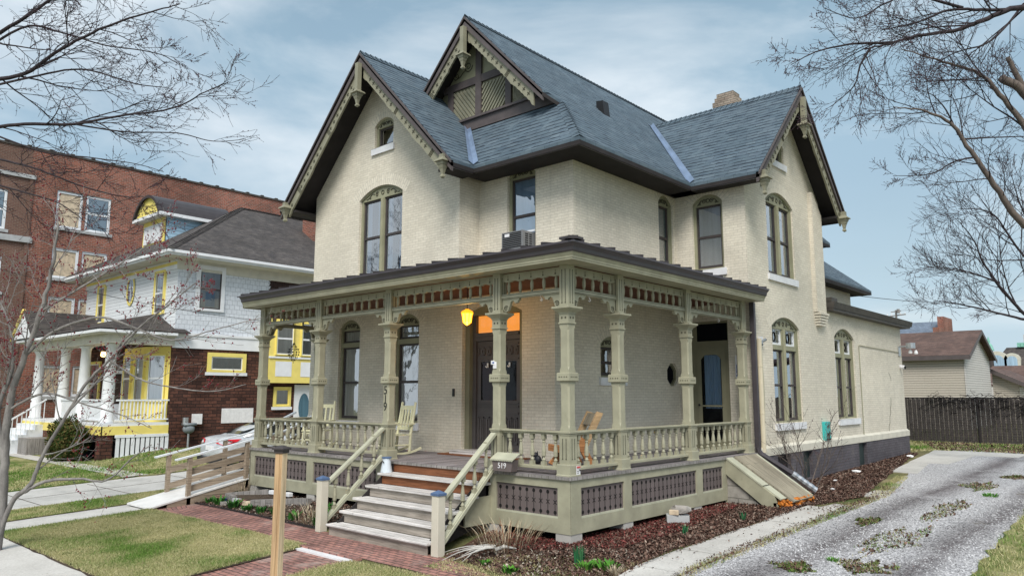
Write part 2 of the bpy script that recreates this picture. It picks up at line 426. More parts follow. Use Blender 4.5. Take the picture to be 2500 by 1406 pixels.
# ---------------------------------------------------------------- mesh helpers
class MB:
    def __init__(s):
        s.v = []; s.f = []; s.uv = {}
    def add(s, vs, fs, uvs=None):
        n = len(s.v)
        s.v += [tuple(p) for p in vs]
        for i, f in enumerate(fs):
            s.f.append(tuple(a+n for a in f))
            if uvs: s.uv[len(s.f)-1] = uvs[i]
        return s
    def box(s, x0, x1, y0, y1, z0, z1):
        return s.add([(x0,y0,z0),(x1,y0,z0),(x1,y1,z0),(x0,y1,z0),(x0,y0,z1),(x1,y0,z1),(x1,y1,z1),(x0,y1,z1)],
                     [(0,3,2,1),(4,5,6,7),(0,1,5,4),(1,2,6,5),(2,3,7,6),(3,0,4,7)])
    def obox(s, a, b, w, h, upv=(0,0,1)):
        """bar from a to b, w wide (sideways) and h high (along upv)"""
        a, b = Vector(a), Vector(b); d = (b-a).normalized(); u = Vector(upv)
        sd = d.cross(u)
        if sd.length < 1e-5: sd = d.cross(Vector((1,0,0)))
        sd.normalize(); u = sd.cross(d).normalized()
        P = []
        for p in (a, b):
            for i, j in ((-1,-1),(1,-1),(1,1),(-1,1)): P.append(p+sd*(i*w/2)+u*(j*h/2))
        return s.add(P, [(0,1,2,3),(7,6,5,4),(0,4,5,1),(1,5,6,2),(2,6,7,3),(3,7,4,0)])
    def poly(s, pts, holes=()):
        loops = [[Vector(p) for p in pts]]+[[Vector(p) for p in h] for h in holes]
        tri = tessellate_polygon(loops)
        flat = [p for l in loops for p in l]
        return s.add(flat, [tuple(t) for t in tri])
    def face(s, pts, uv=None):
        return s.add(pts, [tuple(range(len(pts)))], [uv] if uv else None)
    def prism(s, pts, d):
        """closed solid: planar loop pts extruded by vector d"""
        d = Vector(d); P = [Vector(p) for p in pts]; n = len(P)
        tri = tessellate_polygon([P])
        fs = [tuple(t) for t in tri]+[tuple(reversed([a+n for a in t])) for t in tri]
        fs += [(i, (i+1)%n, (i+1)%n+n, i+n) for i in range(n)]
        return s.add(P+[p+d for p in P], fs)
    def tube(s, path, rad, n=8, cap=True):
        P = [Vector(p) for p in path]; m = len(P)
        if not hasattr(rad, '__len__'): rad = [rad]*m
        vs = []; prev = None
        for i, p in enumerate(P):
            d = (P[min(i+1,m-1)]-P[max(i-1,0)])
            if d.length < 1e-9: d = Vector((0,0,1))
            d.normalize()
            if prev is None:
                a = d.orthogonal().normalized()
            else:
                a = prev-d*prev.dot(d)
                a = a.normalized() if a.length > 1e-6 else d.orthogonal().normalized()
            prev = a; b = d.cross(a)
            for k in range(n):
                t = 2*math.pi*k/n
                vs.append(p+(a*math.cos(t)+b*math.sin(t))*rad[i])
        fs = [(i*n+k, i*n+(k+1)%n, (i+1)*n+(k+1)%n, (i+1)*n+k) for i in range(m-1) for k in range(n)]
        if cap and n > 2:
            fs += [tuple(range(n-1,-1,-1)), tuple(range((m-1)*n, m*n))]
        return s.add(vs, fs)
    def lathe(s, prof, c=(0,0,0), n=12, sq=False):
        """prof: (radius, z); sq -> square plan with half width r"""
        vs = []
        if sq: n = 4
        for r, z in prof:
            for k in range(n):
                t = 2*math.pi*(k+0.5)/n
                q = r*math.sqrt(2) if sq else r
                vs.append((c[0]+q*math.cos(t), c[1]+q*math.sin(t), c[2]+z))
        m = len(prof)
        fs = [(i*n+k, i*n+(k+1)%n, (i+1)*n+(k+1)%n, (i+1)*n+k) for i in range(m-1) for k in range(n)]
        fs += [tuple(range(n-1,-1,-1)), tuple(range((m-1)*n, m*n))]
        return s.add(vs, fs)
    def disc(s, c, n, r, seg=10):
        n = Vector(n).normalized(); a = n.orthogonal().normalized(); b = n.cross(a)
        return s.add([Vector(c)+(a*math.cos(2*math.pi*k/seg)+b*math.sin(2*math.pi*k/seg))*r for k in range(seg)], [tuple(range(seg))])
    def ico(s, c, r, sub=1, squash=(1,1,1), jit=0.0):
        bm = bmesh.new(); bmesh.ops.create_icosphere(bm, subdivisions=sub, radius=1)
        vs = []
        for v in bm.verts:
            k = r*(1+random.uniform(-jit, jit))
            vs.append((c[0]+v.co.x*k*squash[0], c[1]+v.co.y*k*squash[1], c[2]+v.co.z*k*squash[2]))
        fs = [tuple(x.index for x in f.verts) for f in bm.faces]
        bm.free()
        return s.add(vs, fs)
    def xform(s, mat):
        s.v = [tuple(mat @ Vector(p)) for p in s.v]
        return s
    def join(s, o, mat=None):
        return s.add([(mat @ Vector(p)) if mat else p for p in o.v], o.f)
    def mesh(s, name, smooth=False):
        me = bpy.data.meshes.new(name)
        me.from_pydata(s.v, [], s.f)
        uvl = me.uv_layers.new(name='UVMap').data
        V = s.v
        for p in me.polygons:
            if p.index in s.uv:
                for li, q in zip(p.loop_indices, s.uv[p.index]): uvl[li].uv = q
                continue
            nx, ny, nz = p.normal
            h = math.hypot(nx, ny)
            if h < 0.05:
                for li, vi in zip(p.loop_indices, p.vertices): uvl[li].uv = (V[vi][0], V[vi][1])
            else:
                ux, uy = -ny/h, nx/h
                if abs(ux)+abs(uy) > 0 and (ux+uy) < 0: ux, uy = -ux, -uy
                k = 1.0/max(h, 0.05)
                for li, vi in zip(p.loop_indices, p.vertices):
                    q = V[vi]
                    uvl[li].uv = (q[0]*ux+q[1]*uy, q[2]*k)
        if smooth:
            me.polygons.foreach_set('use_smooth', [True]*len(me.polygons))
        return me
    def build(s, name, mat, parent=None, smooth=False, bevel=0.0, label=None):
        me = s.mesh(name, smooth)
        return link(name, me, mat, parent, bevel, label)

def link(name, me, mat, parent=None, bevel=0.0, label=None):
    o = bpy.data.objects.new(name, me)
    col.objects.link(o)
    if mat and not me.materials: me.materials.append(MATS[mat])
    if bevel:
        bv = o.modifiers.new('bevel', 'BEVEL'); bv.width = bevel; bv.segments = 2; bv.limit_method = 'ANGLE'
    if parent: setpar(o, parent)
    if label: o['label'] = label
    return o

def wm(o):
    m = o.matrix_basis.copy()
    p = o
    while p.parent:
        m = p.parent.matrix_basis @ p.matrix_parent_inverse @ m if False else p.parent.matrix_basis @ p.matrix_parent_inverse @ m
        p = p.parent
    return m

def setpar(o, parent, keep=True):
    o.parent = parent
    o.matrix_parent_inverse = wm(parent).inverted() if keep else Matrix.Identity(4)

def tag(o, label=None, cat=None, group=None, kind=None):
    if label: o['label'] = label
    if cat: o['category'] = cat
    if group: o['group'] = group
    if kind: o['kind'] = kind
    return o

def thing(name, label, cat, loc=(0,0,0), group=None, rz=0.0):
    o = bpy.data.objects.new(name, None)
    o.empty_display_size = 0.3
    o.location = loc; o.rotation_euler = (0,0,rz)
    col.objects.link(o)
    return tag(o, label, cat, group)

def copy_tree(o, parent=None):
    c = o.copy(); col.objects.link(c)
    if parent: c.parent = parent
    for ch in list(o.children): copy_tree(ch, c)
    return c

def struct(o): o['kind'] = 'structure'; return o

def text_mesh(s, size, ext=0.004):
    cu = bpy.data.curves.new('txt', 'FONT')
    cu.body = s; cu.size = size; cu.extrude = ext; cu.align_x = 'CENTER'; cu.align_y = 'CENTER'; cu.resolution_u = 3
    o = bpy.data.objects.new('txt', cu)
    col.objects.link(o)
    dg = bpy.context.evaluated_depsgraph_get()
    me = bpy.data.meshes.new_from_object(o.evaluated_get(dg))
    bpy.data.objects.remove(o); bpy.data.curves.remove(cu)
    me.name = 'lettering'
    me.materials.clear()
    return me

def text_part(s, size, loc, mat, parent, facing='-y', name='lettering', shear=None):
    me = text_mesh(s, size)
    if facing == '-y': m = Matrix(((1,0,0,0),(0,0,-1,0),(0,1,0,0),(0,0,0,1)))
    else: m = Matrix(((0,0,1,0),(1,0,0,0),(0,1,0,0),(0,0,0,1)))
    me.transform(Matrix.Translation(loc) @ m)
    return link(name, me, mat, parent)

# ---------------------------------------------------------------- terrain
def sst(a, b, x):
    t = min(1.0, max(0.0, (x-a)/(b-a)))
    return t*t*(3-2*t)

def gz(x, y):
    if y > 0: r = 0.015*y
    elif y > -1.3: r = -0.17*sst(0, -1.3, y)
    else: r = max(-0.45, -0.17+0.05*(y+1.3))
    if x < -9.2:
        l = (-0.14+0.008*min(10, y)) if y > 0 else max(-0.45, -0.14+0.042*y)
        if x < -18: l += sst(0.5, 3.6, y)*sst(-18, -22, x)*0.34
        k = sst(-9.2, -10.8, x)
        r = r*(1-k)+l*k
    return r

def clip_grid(pts, step=0.5, holes=None):
    """polygon in xy cut along grid lines, draped on the terrain"""
    bm = bmesh.new()
    vs = [bm.verts.new((p[0], p[1], 0)) for p in pts]
    bm.faces.new(vs)
    xs = [p[0] for p in pts]; ys = [p[1] for p in pts]
    for lo, hi, ax in ((min(xs), max(xs), 0), (min(ys), max(ys), 1)):
        k = math.ceil(lo/step)*step
        while k < hi:
            co = (k,0,0) if ax == 0 else (0,k,0)
            no = (1,0,0) if ax == 0 else (0,1,0)
            bmesh.ops.bisect_plane(bm, geom=bm.verts[:]+bm.edges[:]+bm.faces[:], plane_co=co, plane_no=no)
            k += step
    return bm

def sheet(name, pts, off, mat, step=0.5, skirt=0.0, wob=0.0):
    if wob:
        q = []
        n = len(pts)
        for i in range(n):
            a, b = Vector(pts[i]), Vector(pts[(i+1)%n])
            k = max(1, int((b-a).length/0.35))
            nn = Vector((-(b-a).y, (b-a).x))
            if nn.length: nn.normalize()
            for j in range(k):
                t = j/k
                w_ = 0 if j == 0 else random.uniform(-wob, wob)
                q.append(tuple(a.lerp(b, t)+nn*w_))
        pts = q
    bm = clip_grid(pts, step)
    for v in bm.verts: v.co.z = gz(v.co.x, v.co.y)+off
    me = bpy.data.meshes.new(name)
    bm.to_mesh(me); bm.free()
    mb = MB(); mb.v = [tuple(v.co) for v in me.vertices]; mb.f = [tuple(p.vertices) for p in me.polygons]
    bpy.data.meshes.remove(me)
    if skirt:
        n = len(pts)
        for i in range(n):
            a, b = pts[i], pts[(i+1)%n]
            k = max(1, int(math.hypot(b[0]-a[0], b[1]-a[1])/step))
            for j in range(k):
                p = (a[0]+(b[0]-a[0])*j/k, a[1]+(b[1]-a[1])*j/k); q = (a[0]+(b[0]-a[0])*(j+1)/k, a[1]+(b[1]-a[1])*(j+1)/k)
                zp, zq = gz(*p)+off, gz(*q)+off
                mb.face([(p[0],p[1],zp-skirt),(q[0],q[1],zq-skirt),(q[0],q[1],zq),(p[0],p[1],zp)])
    o = mb.build(name, mat)
    return o

def inpoly(x, y, pts):
    c = False; n = len(pts); j = n-1
    for i in range(n):
        xi, yi = pts[i][0], pts[i][1]; xj, yj = pts[j][0], pts[j][1]
        if (yi > y) != (yj > y) and x < (xj-xi)*(y-yi)/(yj-yi)+xi: c = not c
        j = i
    return c

def fastmesh(name, verts, faces, cols, mat, parent=None):
    """verts (n,3), faces (m,k) same k, one colour per face"""
    me = bpy.data.meshes.new(name)
    m, k = faces.shape
    me.vertices.add(len(verts)); me.vertices.foreach_set('co', verts.astype(np.float32).ravel())
    me.loops.add(m*k); me.loops.foreach_set('vertex_index', faces.astype(np.int32).ravel())
    me.polygons.add(m); me.polygons.foreach_set('loop_start', np.arange(0, m*k, k, dtype=np.int32))
    me.update(calc_edges=True)
    a = me.color_attributes.new('tint', 'FLOAT_COLOR', 'CORNER')
    cc = np.repeat(np.concatenate([cols, np.ones((m,1))], 1), k, axis=0).astype(np.float32)
    a.data.foreach_set('color', cc.ravel())
    me.validate()
    return link(name, me, mat, parent)
# ================================================================ MAIN HOUSE
house = thing('brick_house', 'cream painted brick Victorian house with steep grey shingle gables and a wraparound olive porch', 'house', (-5.5, 7.0, 0.0))
FY, SX, RY, WY, WX = 2.12, -1.98, 2.78, 7.1, -0.1     # wall planes

def FR(y0): return lambda u, z, d=0.0: Vector((u, y0+d, z))
def SR(x0): return lambda u, z, d=0.0: Vector((x0-d, u, z))

def arch_pts(u0, u1, zs, rise, n=10):
    """right spring to left spring"""
    if rise <= 0: return [(u1, zs), (u0, zs)]
    c = (u1-u0)/2; r = (c*c+rise*rise)/(2*rise); cz = zs+rise-r; uc = (u0+u1)/2
    a0 = math.asin(c/r)
    return [(uc+r*math.sin(a0-2*a0*i/n), cz+r*math.cos(a0-2*a0*i/n)) for i in range(n+1)]

HOLES = {}
def spiral(cx, cz, r, turns=1.6, a0=0.0, sgn=1, n=18):
    return [(cx+r*(1-0.85*i/n)*math.cos(a0+sgn*turns*2*math.pi*i/n), cz+r*(1-0.85*i/n)*math.sin(a0+sgn*turns*2*math.pi*i/n)) for i in range(n+1)]

def window(wallkey, P, u0, u1, zb, zs, rise, zh=None, mull=False, rails=(0.5,), transom=None, inside='curtain_white', pane='pane', cas=0.07, sill=True, parent=None, dep=0.075, carve=True, casmat='olive_mid', arch=True, tmat='white_trim', label=None, sillmat='stone_white', sashmat='sash_brown', leaded=False):
    parent = parent or house
    ap = arch_pts(u0, u1, zs, rise)
    out = [(u0, zb), (u1, zb)]+ap
    HOLES.setdefault(wallkey, []).append((P, out, dep))
    zh = zh if zh is not None else zs-0.03
    uc = (u0+u1)/2
    cols_ = [(u0+cas, u1-cas)] if not mull else [(u0+cas, uc-0.07), (uc+0.07, u1-cas)]
    rects = []
    for a, b in cols_:
        if transom: rects += [(a, b, zb+0.04, transom-0.06), (a, b, transom+0.06, zh)]
        else: rects.append((a, b, zb+0.04, zh))
    m = MB()
    m.poly([P(u, z, dep) for u, z in out], [[P(a, z0, dep), P(b, z0, dep), P(b, z1, dep), P(a, z1, dep)] for a, b, z0, z1 in rects])
    for a, b, z0, z1 in rects:
        q = [(a, z0), (b, z0), (b, z1), (a, z1)]
        for i in range(4):
            (ua, za), (ub, zb_) = q[i], q[(i+1)%4]
            m.face([P(ua, za, dep), P(ub, zb_, dep), P(ub, zb_, dep+0.12), P(ua, za, dep+0.12)])
    # moulded outer edge of the casing
    k = out[1:]+[out[0]]
    for i in range(len(out)-1):
        if i == 0: continue
        (ua, za), (ub, zb_) = out[i], out[(i+1)%len(out)]
        vx = Vector((uc-ua, 0)) ; 
        s1 = 0.035*(1 if ua < uc else -1); s2 = 0.035*(1 if ub < uc else -1)
        if abs(ua-uc) < 1e-3: s1 = 0
        if abs(ub-uc) < 1e-3: s2 = 0
        t1 = -0.03 if za > zs+0.005 else 0; t2 = -0.03 if zb_ > zs+0.005 else 0
        m.face([P(ua, za, dep-0.03), P(ub, zb_, dep-0.03), P(ub+s2, zb_+t2, dep-0.03), P(ua+s1, za+t1, dep-0.03)])
        m.face([P(ua+s1, za+t1, dep-0.03), P(ub+s2, zb_+t2, dep-0.03), P(ub+s2, zb_+t2, dep+0.002), P(ua+s1, za+t1, dep+0.002)])
    if mull:
        m.tube([P(uc, zb+0.05, dep-0.01), P(uc, zh, dep-0.01)], 0.045, 8)
    W = m.build('window', casmat, parent, label=label)
    sm, pm, tm = MB(), MB(), MB()
    for i, (a, b, z0, z1) in enumerate(rects):
        istr = transom and (i % 2 == 1)
        t = sm if not istr or tmat == 'sash_brown' else tm
        f = 0.045 if not istr else 0.035
        d = dep+0.045
        t.poly([P(a, z0, d), P(b, z0, d), P(b, z1, d), P(a, z1, d)], [[P(a+f, z0+f*1.5, d), P(b-f, z0+f*1.5, d), P(b-f, z1-f, d), P(a+f, z1-f, d)]])
        for (ua, za), (ub, zb_) in (((a+f, z0+f*1.5), (b-f, z0+f*1.5)), ((b-f, z0+f*1.5), (b-f, z1-f)), ((b-f, z1-f), (a+f, z1-f)), ((a+f, z1-f), (a+f, z0+f*1.5))):
            t.face([P(ua, za, d), P(ub, zb_, d), P(ub, zb_, d+0.03), P(ua, za, d+0.03)])
        if not istr:
            for r_ in rails:
                zm = z0+(z1-z0)*r_
                c = [P(a+f, zm-0.03, d-0.012), P(b-f, zm-0.03, d-0.012), P(b-f, zm+0.03, d-0.012), P(a+f, zm+0.03, d-0.012)]
                t.prism(c, P(0,0,0.05)-P(0,0,0))
        pm.face([P(a+f*0.5, z0, d+0.028), P(b-f*0.5, z0, d+0.028), P(b-f*0.5, z1, d+0.028), P(a+f*0.5, z1, d+0.028)])
        if istr and leaded:
            lm = MB()
            for j in range(1, 5):
                uu = a+(b-a)*j/5
                lm.tube([P(uu, z0, d+0.02), P(uu, z1, d+0.02)], 0.005, 4)
            for j in (0.25, 0.75):
                lm.tube([P(a, z0+(z1-z0)*j, d+0.02), P(b, z0+(z1-z0)*j, d+0.02)], 0.005, 4)
            lm.tube([P(u, z, d+0.018) for u, z in [((a+b)/2+0.09*math.cos(q*0.785), (z0+z1)/2+0.12*math.sin(q*0.785)) for q in range(9)]], 0.012, 4)
            lm.build('leading', 'hole_black', W)
    if sm.v: sm.build('sash', sashmat, W)
    if tm.v: tm.build('transom_frame', tmat, W)
    pm.build('pane', pane, W)
    z1m = max(r_[3] for r_ in rects)
    cm = MB()
    if inside.startswith('curtain'):
        cm.face([P(u0+0.03, zb, dep+0.085), P(u1-0.03, zb, dep+0.085), P(u1-0.03, z1m+0.03, dep+0.085), P(u0+0.03, z1m+0.03, dep+0.085)])
        cm.build('curtain', inside, W)
    elif inside.startswith('split'):
        # dark room, a pair of drawn-back curtains
        wd = (u1-u0)
        for a, b in cols_:
            cw = (b-a)*0.36
            for s0, s1 in ((a-0.02, a+cw), (b-cw*0.7, b+0.02)):
                n = 7
                pts = [P(s0+(s1-s0)*i/n, zb, dep+0.085+0.02*(i%2)) for i in range(n+1)]
                pt2 = [P(s0+(s1-s0)*i/n, z1m, dep+0.085+0.02*(i%2)) for i in range(n+1)]
                cm.add(pts+pt2, [(i, i+1, n+2+i, n+1+i) for i in range(n)])
        cm.build('curtain', 'curtain_'+inside.split('_')[1], W)
    rm = MB()
    d0, d1 = dep+0.10, dep+(0.9 if not inside.startswith('curtain') else 0.2)
    q = [(u0+0.01, zb), (u1-0.01, zb), (u1-0.01, z1m+0.04), (u0+0.01, z1m+0.04)]
    for i in range(4):
        (ua, za), (ub, zb_) = q[i], q[(i+1)%4]
        rm.face([P(ua, za, d0), P(ub, zb_, d0), P(ub, zb_, d1), P(ua, za, d1)])
    rm.face([P(u, z, d1) for u, z in q])
    rm.build('interior', 'room_dark' if not inside.startswith('room') else inside, W)
    if sill:
        c = [P(u0-0.07, zb-0.17, -0.055), P(u1+0.07, zb-0.17, -0.055), P(u1+0.07, zb-0.012, -0.055), P(u0-0.07, zb-0.012, -0.055)]
        s_ = MB().prism(c, P(0,0,dep+0.05)-P(0,0,0))
        s_.build('sill', sillmat, W, bevel=0.008)
    if carve and rise > 0.05:
        hc = zs+rise-zh; wd = (u1-u0)/2-0.06
        c = MB()
        d = dep-0.006
        rr = 0.012
        cz = zh+hc*0.46
        c.tube([P(uc+hc*0.17*math.cos(t), cz+hc*0.17*math.sin(t), d) for t in [i*0.6283 for i in range(11)]], rr, 4)
        for s in (-1, 1):
            pts = [(uc+s*(wd*0.28+x), z) for x, z in [(q[0]*1.0, q[1]) for q in spiral(0, zh+hc*0.42, hc*0.22, 1.4, 0.6 if s > 0 else 2.5, s)]]
            c.tube([P(u, z, d) for u, z in pts], rr, 4)
            pts = [(uc+s*wd*(0.40+0.07*i), zh+hc*(0.44+0.18*math.sin(i*0.9))*(1-0.07*i)) for i in range(7)]
            c.tube([P(u, z, d) for u, z in pts], rr, 4)
            pts = spiral(uc+s*wd*0.62, zh+hc*0.24, hc*0.13, 1.2, 1.0, -s, 12)
            c.tube([P(u, z, d) for u, z in pts], rr*0.9, 4)
        c.build('carving', 'carve', W)
    if arch and rise > 0.05:
        # soldier-course brick arch, 4 mm proud of the wall, fanning radially
        c_ = (u1-u0)/2; r = (c_*c_+rise*rise)/(2*rise); cz = zs+rise-r
        a0 = math.asin(c_/r)+0.10
        n = 14; am = MB(); w_ = 0.30 if (u1-u0) > 1.2 else 0.24
        for i in range(n):
            t0, t1 = -a0+2*a0*i/n, -a0+2*a0*(i+1)/n
            c0, c1 = (t0+a0)*r, (t1+a0)*r
            p = [P(uc+rr*math.sin(t), cz+rr*math.cos(t), -0.004) for t, rr in ((t0, r+0.002), (t1, r+0.002), (t1, r+w_), (t0, r+w_))]
            am.face(p, [(0.0, c0), (0.0, c1), (w_, c1), (w_, c0)])
        am.build('brick_arch', 'cream_arch', W)
    return W

def wall(key, outline, P, mat='cream_brick', parent=None, name='wall'):
    m = MB()
    hs = HOLES.get(key, [])
    m.poly([P(u, z) for u, z in outline], [[P(u, z) for u, z in o] for _, o, _ in hs])
    for _, o, dep in hs:
        for i in range(len(o)):
            (ua, za), (ub, zb) = o[i], o[(i+1)%len(o)]
            m.face([P(ua, za), P(ub, zb), P(ub, zb, dep+0.004), P(ua, za, dep+0.004)])
    return m.build(name, mat, parent or house)

Pf, Ps, Pr, Pw, Px = FR(FY), SR(SX), FR(RY), FR(WY), SR(WX)
# ---- windows of the front wall
window('front', Pf, -8.60, -6.84, 5.36, 7.44, 0.27, 7.40, mull=True, inside='split_blue', label='double arched window with a broad olive mullion in the front gable')
window('front', Pf, -8.03, -7.26, 8.75, 9.36, 0.17, 9.30, rails=(), inside='room_dark', label='small arched attic window of the front gable')
window('front', Pf, -9.33, -8.42, 1.68, 4.06, 0.22, 4.00, transom=3.62, inside='curtain_lace', tmat='sash_brown', arch=True)
window('front', Pf, -7.02, -6.11, 1.68, 4.06, 0.22, 4.00, transom=3.62, inside='curtain_lace', tmat='sash_brown', arch=True)
window('recess', Pr, -3.88, -3.03, 5.45, 7.30, 0.20, 7.24, inside='curtain_blue', label='arched upper window holding an air conditioner')
window('side', Ps, 6.28, 6.98, 5.40, 7.12, 0.20, 7.06, inside='curtain_teal', sill=True)
window('side', Ps, 3.70, 4.58, 2.72, 3.44, 0.18, 3.38, inside='room_dark', rails=(0.45,))
window('wing', Pw, -1.50, -0.68, 5.40, 7.08, 0.21, 7.02, inside='curtain_white')
window('wside', Px, 8.34, 10.08, 5.36, 7.28, 0.28, 7.24, mull=True, inside='split_blue', label='double arched upper window of the side gable')
window('wside', Px, 8.86, 9.66, 8.42, 8.88, 0.18, 8.82, rails=(), inside='room_dark')
window('wside', Px, 8.36, 10.12, 1.66, 4.05, 0.25, 4.00, mull=True, transom=3.53, inside='split_white', leaded=True, label='tall double window with leaded transoms above the bare shrub')
window('wside', Px, 12.80, 14.52, 1.66, 4.03, 0.27, 3.98, mull=True, transom=3.50, inside='split_teal', leaded=True, label='tall double window near the downstairs corner with leaded transoms')

# ---- front door opening (front wall) and side door opening (wing front)
HOLES.setdefault('front', []).append((Pf, [(-4.64, 1.05), (-2.86, 1.05), (-2.86, 4.10)]+arch_pts(-4.64, -2.86, 4.10, 0.22)[1:-1]+[(-4.64, 4.10)], 0.36))
HOLES.setdefault('wing', []).append((Pw, [(-1.66, 1.05), (-0.66, 1.05), (-0.66, 4.12), (-1.66, 4.12)], 0.14))
# octagon window in side wall
octp = [(6.76+0.29*math.cos(R(22.5+45*i)), 2.83+0.30*math.sin(R(22.5+45*i))) for i in range(8)]
HOLES.setdefault('side', []).append((Ps, octp, 0.10))
ow = MB()
oi = [(6.76+(u-6.76)*0.80, 2.83+(z-2.83)*0.80) for u, z in octp]
for i in range(8):
    (a, b), (c, d) = octp[i], octp[(i+1)%8]; (e, f), (g, h) = oi[i], oi[(i+1)%8]
    ow.face([Ps(a, b, 0.06), Ps(c, d, 0.06), Ps(g, h, 0.06), Ps(e, f, 0.06)]); ow.face([Ps(e, f, 0.06), Ps(g, h, 0.06), Ps(g, h, 0.12), Ps(e, f, 0.12)])
ow = ow.build('window', 'olive_dark', house, label='small octagonal window beside the screen door')
MB().face([Ps(6.76+(u-6.76)*1.1, 2.83+(z-2.83)*1.1, 0.115) for u, z in octp]).build('pane', 'room_dark', ow)

# ---- walls
wall('front', [(-10.64, -0.1), (SX, -0.1), (SX, 5.0), (-4.78, 5.0), (-4.78, 7.87), (-7.71, 10.92), (-10.64, 7.87)], Pf)
wall('recess', [(-4.78, 4.9), (SX, 4.9), (SX, 7.42), (-4.78, 7.42)], Pr)
wall('side', [(FY, -0.1), (WY, -0.1), (WY, 7.42), (RY, 7.42), (RY, 5.0), (FY, 5.0)], Ps)
wall('wing', [(SX, -0.1), (WX, -0.1), (WX, 7.42), (SX, 7.42)], Pw)
wall('wside', [(WY, 0.90), (19.75, 0.90), (19.75, 4.72), (12.1, 4.72), (12.1, 7.83), (9.6, 10.32), (WY, 7.83)], Px)
mw = MB()
mw.face([(-4.78, FY, 4.9), (-4.78, RY, 4.9), (-4.78, RY, 7.87), (-4.78, FY, 7.87)])
mw.build('wall', 'cream_brick', house)
mw = MB()
mw.face([(-10.64, FY, -0.1), (-10.64, 16, -0.1), (-10.64, 16, 7.6), (-10.64, FY, 7.87)])
mw.face([(WX, 12.1, 4.7), (-4, 12.1, 4.7), (-4, 12.1, 7.8), (WX, 12.1, 7.8)])
mw.face([(WX, 19.75, -0.1), (-8, 19.75, -0.1), (-8, 19.75, 4.75), (WX, 19.75, 4.75)])
mw.face([(-2.0, 12.1, 4.6), (-2.0, 20.6, 4.6), (-2.0, 20.6, 6.5), (-2.0, 12.1, 6.5)])
mw.face([(-2.0, 20.6, 0), (-9, 20.6, 0), (-9, 20.6, 6.5), (-2.0, 20.6, 6.5)])
mw.build('wall', 'cream_brick', house)
# chimney breast on the side gable with corbelled foot
m = MB(); m.prism([(-0.1, 11.28, 4.62), (-0.1, 11.98, 4.62), (-0.1, 11.98, 7.45), (-0.1, 11.40, 8.02), (-0.1, 11.28, 8.02)], (0.11, 0, 0))
for i in range(5):
    m.box(-0.1, 0.09-0.018*i, 11.30+0.02*i, 11.96-0.03*i, 4.62-0.075*(i+1), 4.62-0.075*i-0.018)
m.build('chimney_breast', 'cream_brick', house)
# base band and grey foundation
m = MB()
m.box(WX-0.2, WX+0.07, WY-0.07, 19.82, 0.93, 1.10)
m.prism([(WX, WY-0.07, 1.10), (WX+0.07, WY-0.07, 1.10), (WX, WY-0.07, 1.16)], (0, 19.82-WY+0.07, 0))
m.build('base_band', 'band_cream', house)
m = MB()
HOLES['found'] = []
for a, b in ((8.25, 9.05), (9.85, 10.5), (14.25, 15.0)):
    HOLES['found'].append((SR(WX+0.05), [(a, 0.22), (b, 0.22), (b, 0.90), (a, 0.90)], 0.12))
wall('found', [(WY, -0.2), (19.80, -0.2), (19.80, 0.928), (WY, 0.928)], SR(WX+0.05), 'grey_base', name='foundation')
m.face([(WX+0.05, 19.80, -0.2), (-4, 19.80, -0.2), (-4, 19.80, 0.93), (WX+0.05, 19.80, 0.93)])
m.build('foundation', 'grey_base', house)
paint('basement_green', (0.028, 0.045, 0.045))
for a, b in ((8.25, 9.05), (9.85, 10.5), (14.25, 15.0)):
    P = SR(WX+0.05)
    f = MB()
    f.face([P(a, 0.2, 0.1), P(b, 0.2, 0.1), P(b, 0.9, 0.1), P(a, 0.9, 0.1)])
    f.prism([P(a, 0.2, 0.09), P(a+0.1, 0.2, 0.09), P(a+0.1, 0.9, 0.09), P(a, 0.9, 0.09)], (0.03, 0, 0))
    f.build('basement_window', 'soffit_dark' if a < 9 else 'basement_green', house)

# ---- roof slabs -------------------------------------------------------------
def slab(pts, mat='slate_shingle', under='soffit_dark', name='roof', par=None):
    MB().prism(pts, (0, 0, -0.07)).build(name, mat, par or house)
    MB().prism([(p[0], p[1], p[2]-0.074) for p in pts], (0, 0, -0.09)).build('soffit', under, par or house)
AZ, GX, SF = 11.11, -7.73, 1.037          # front gable apex, centre, slope
def gz_r(x): return AZ-SF*abs(x-GX)
gl, gr, gy = -11.22, -4.25, 1.34
slab([(GX, gy, AZ), (gr, gy, gz_r(gr)), (gr, 2.04, gz_r(gr)), (-5.765, 3.30, gz_r(-5.765)), (GX, 6.6, AZ)])
slab([(GX, gy, AZ), (GX, 6.6, AZ), (gl, 6.6, gz_r(gl)), (gl, gy, gz_r(gl))])
# main roof
MZ, MX = 11.91, -5.45
SM = (MZ-7.5)/(-1.25-MX)
def mz_r(x): return 7.5+SM*(-1.25-x)
slab([(MX, 2.87, MZ), (-2.90, 2.87, mz_r(-2.90)), (-2.66, 3.36, mz_r(-2.66)), (-1.25, 2.04, 7.5), (-1.25, 16.4, 7.5), (MX, 16.4, MZ)])
slab([(MX, 2.87, MZ), (MX, 16.4, MZ), (-9.65, 16.4, 7.5), (-9.65, 2.87, 7.5)])
zsk = mz_r(-2.70)
slab([(-1.25, 2.04, 7.5), (-2.70, 3.34, zsk), (-5.80, 3.34, zsk), (-4.25, 2.04, 7.5)])
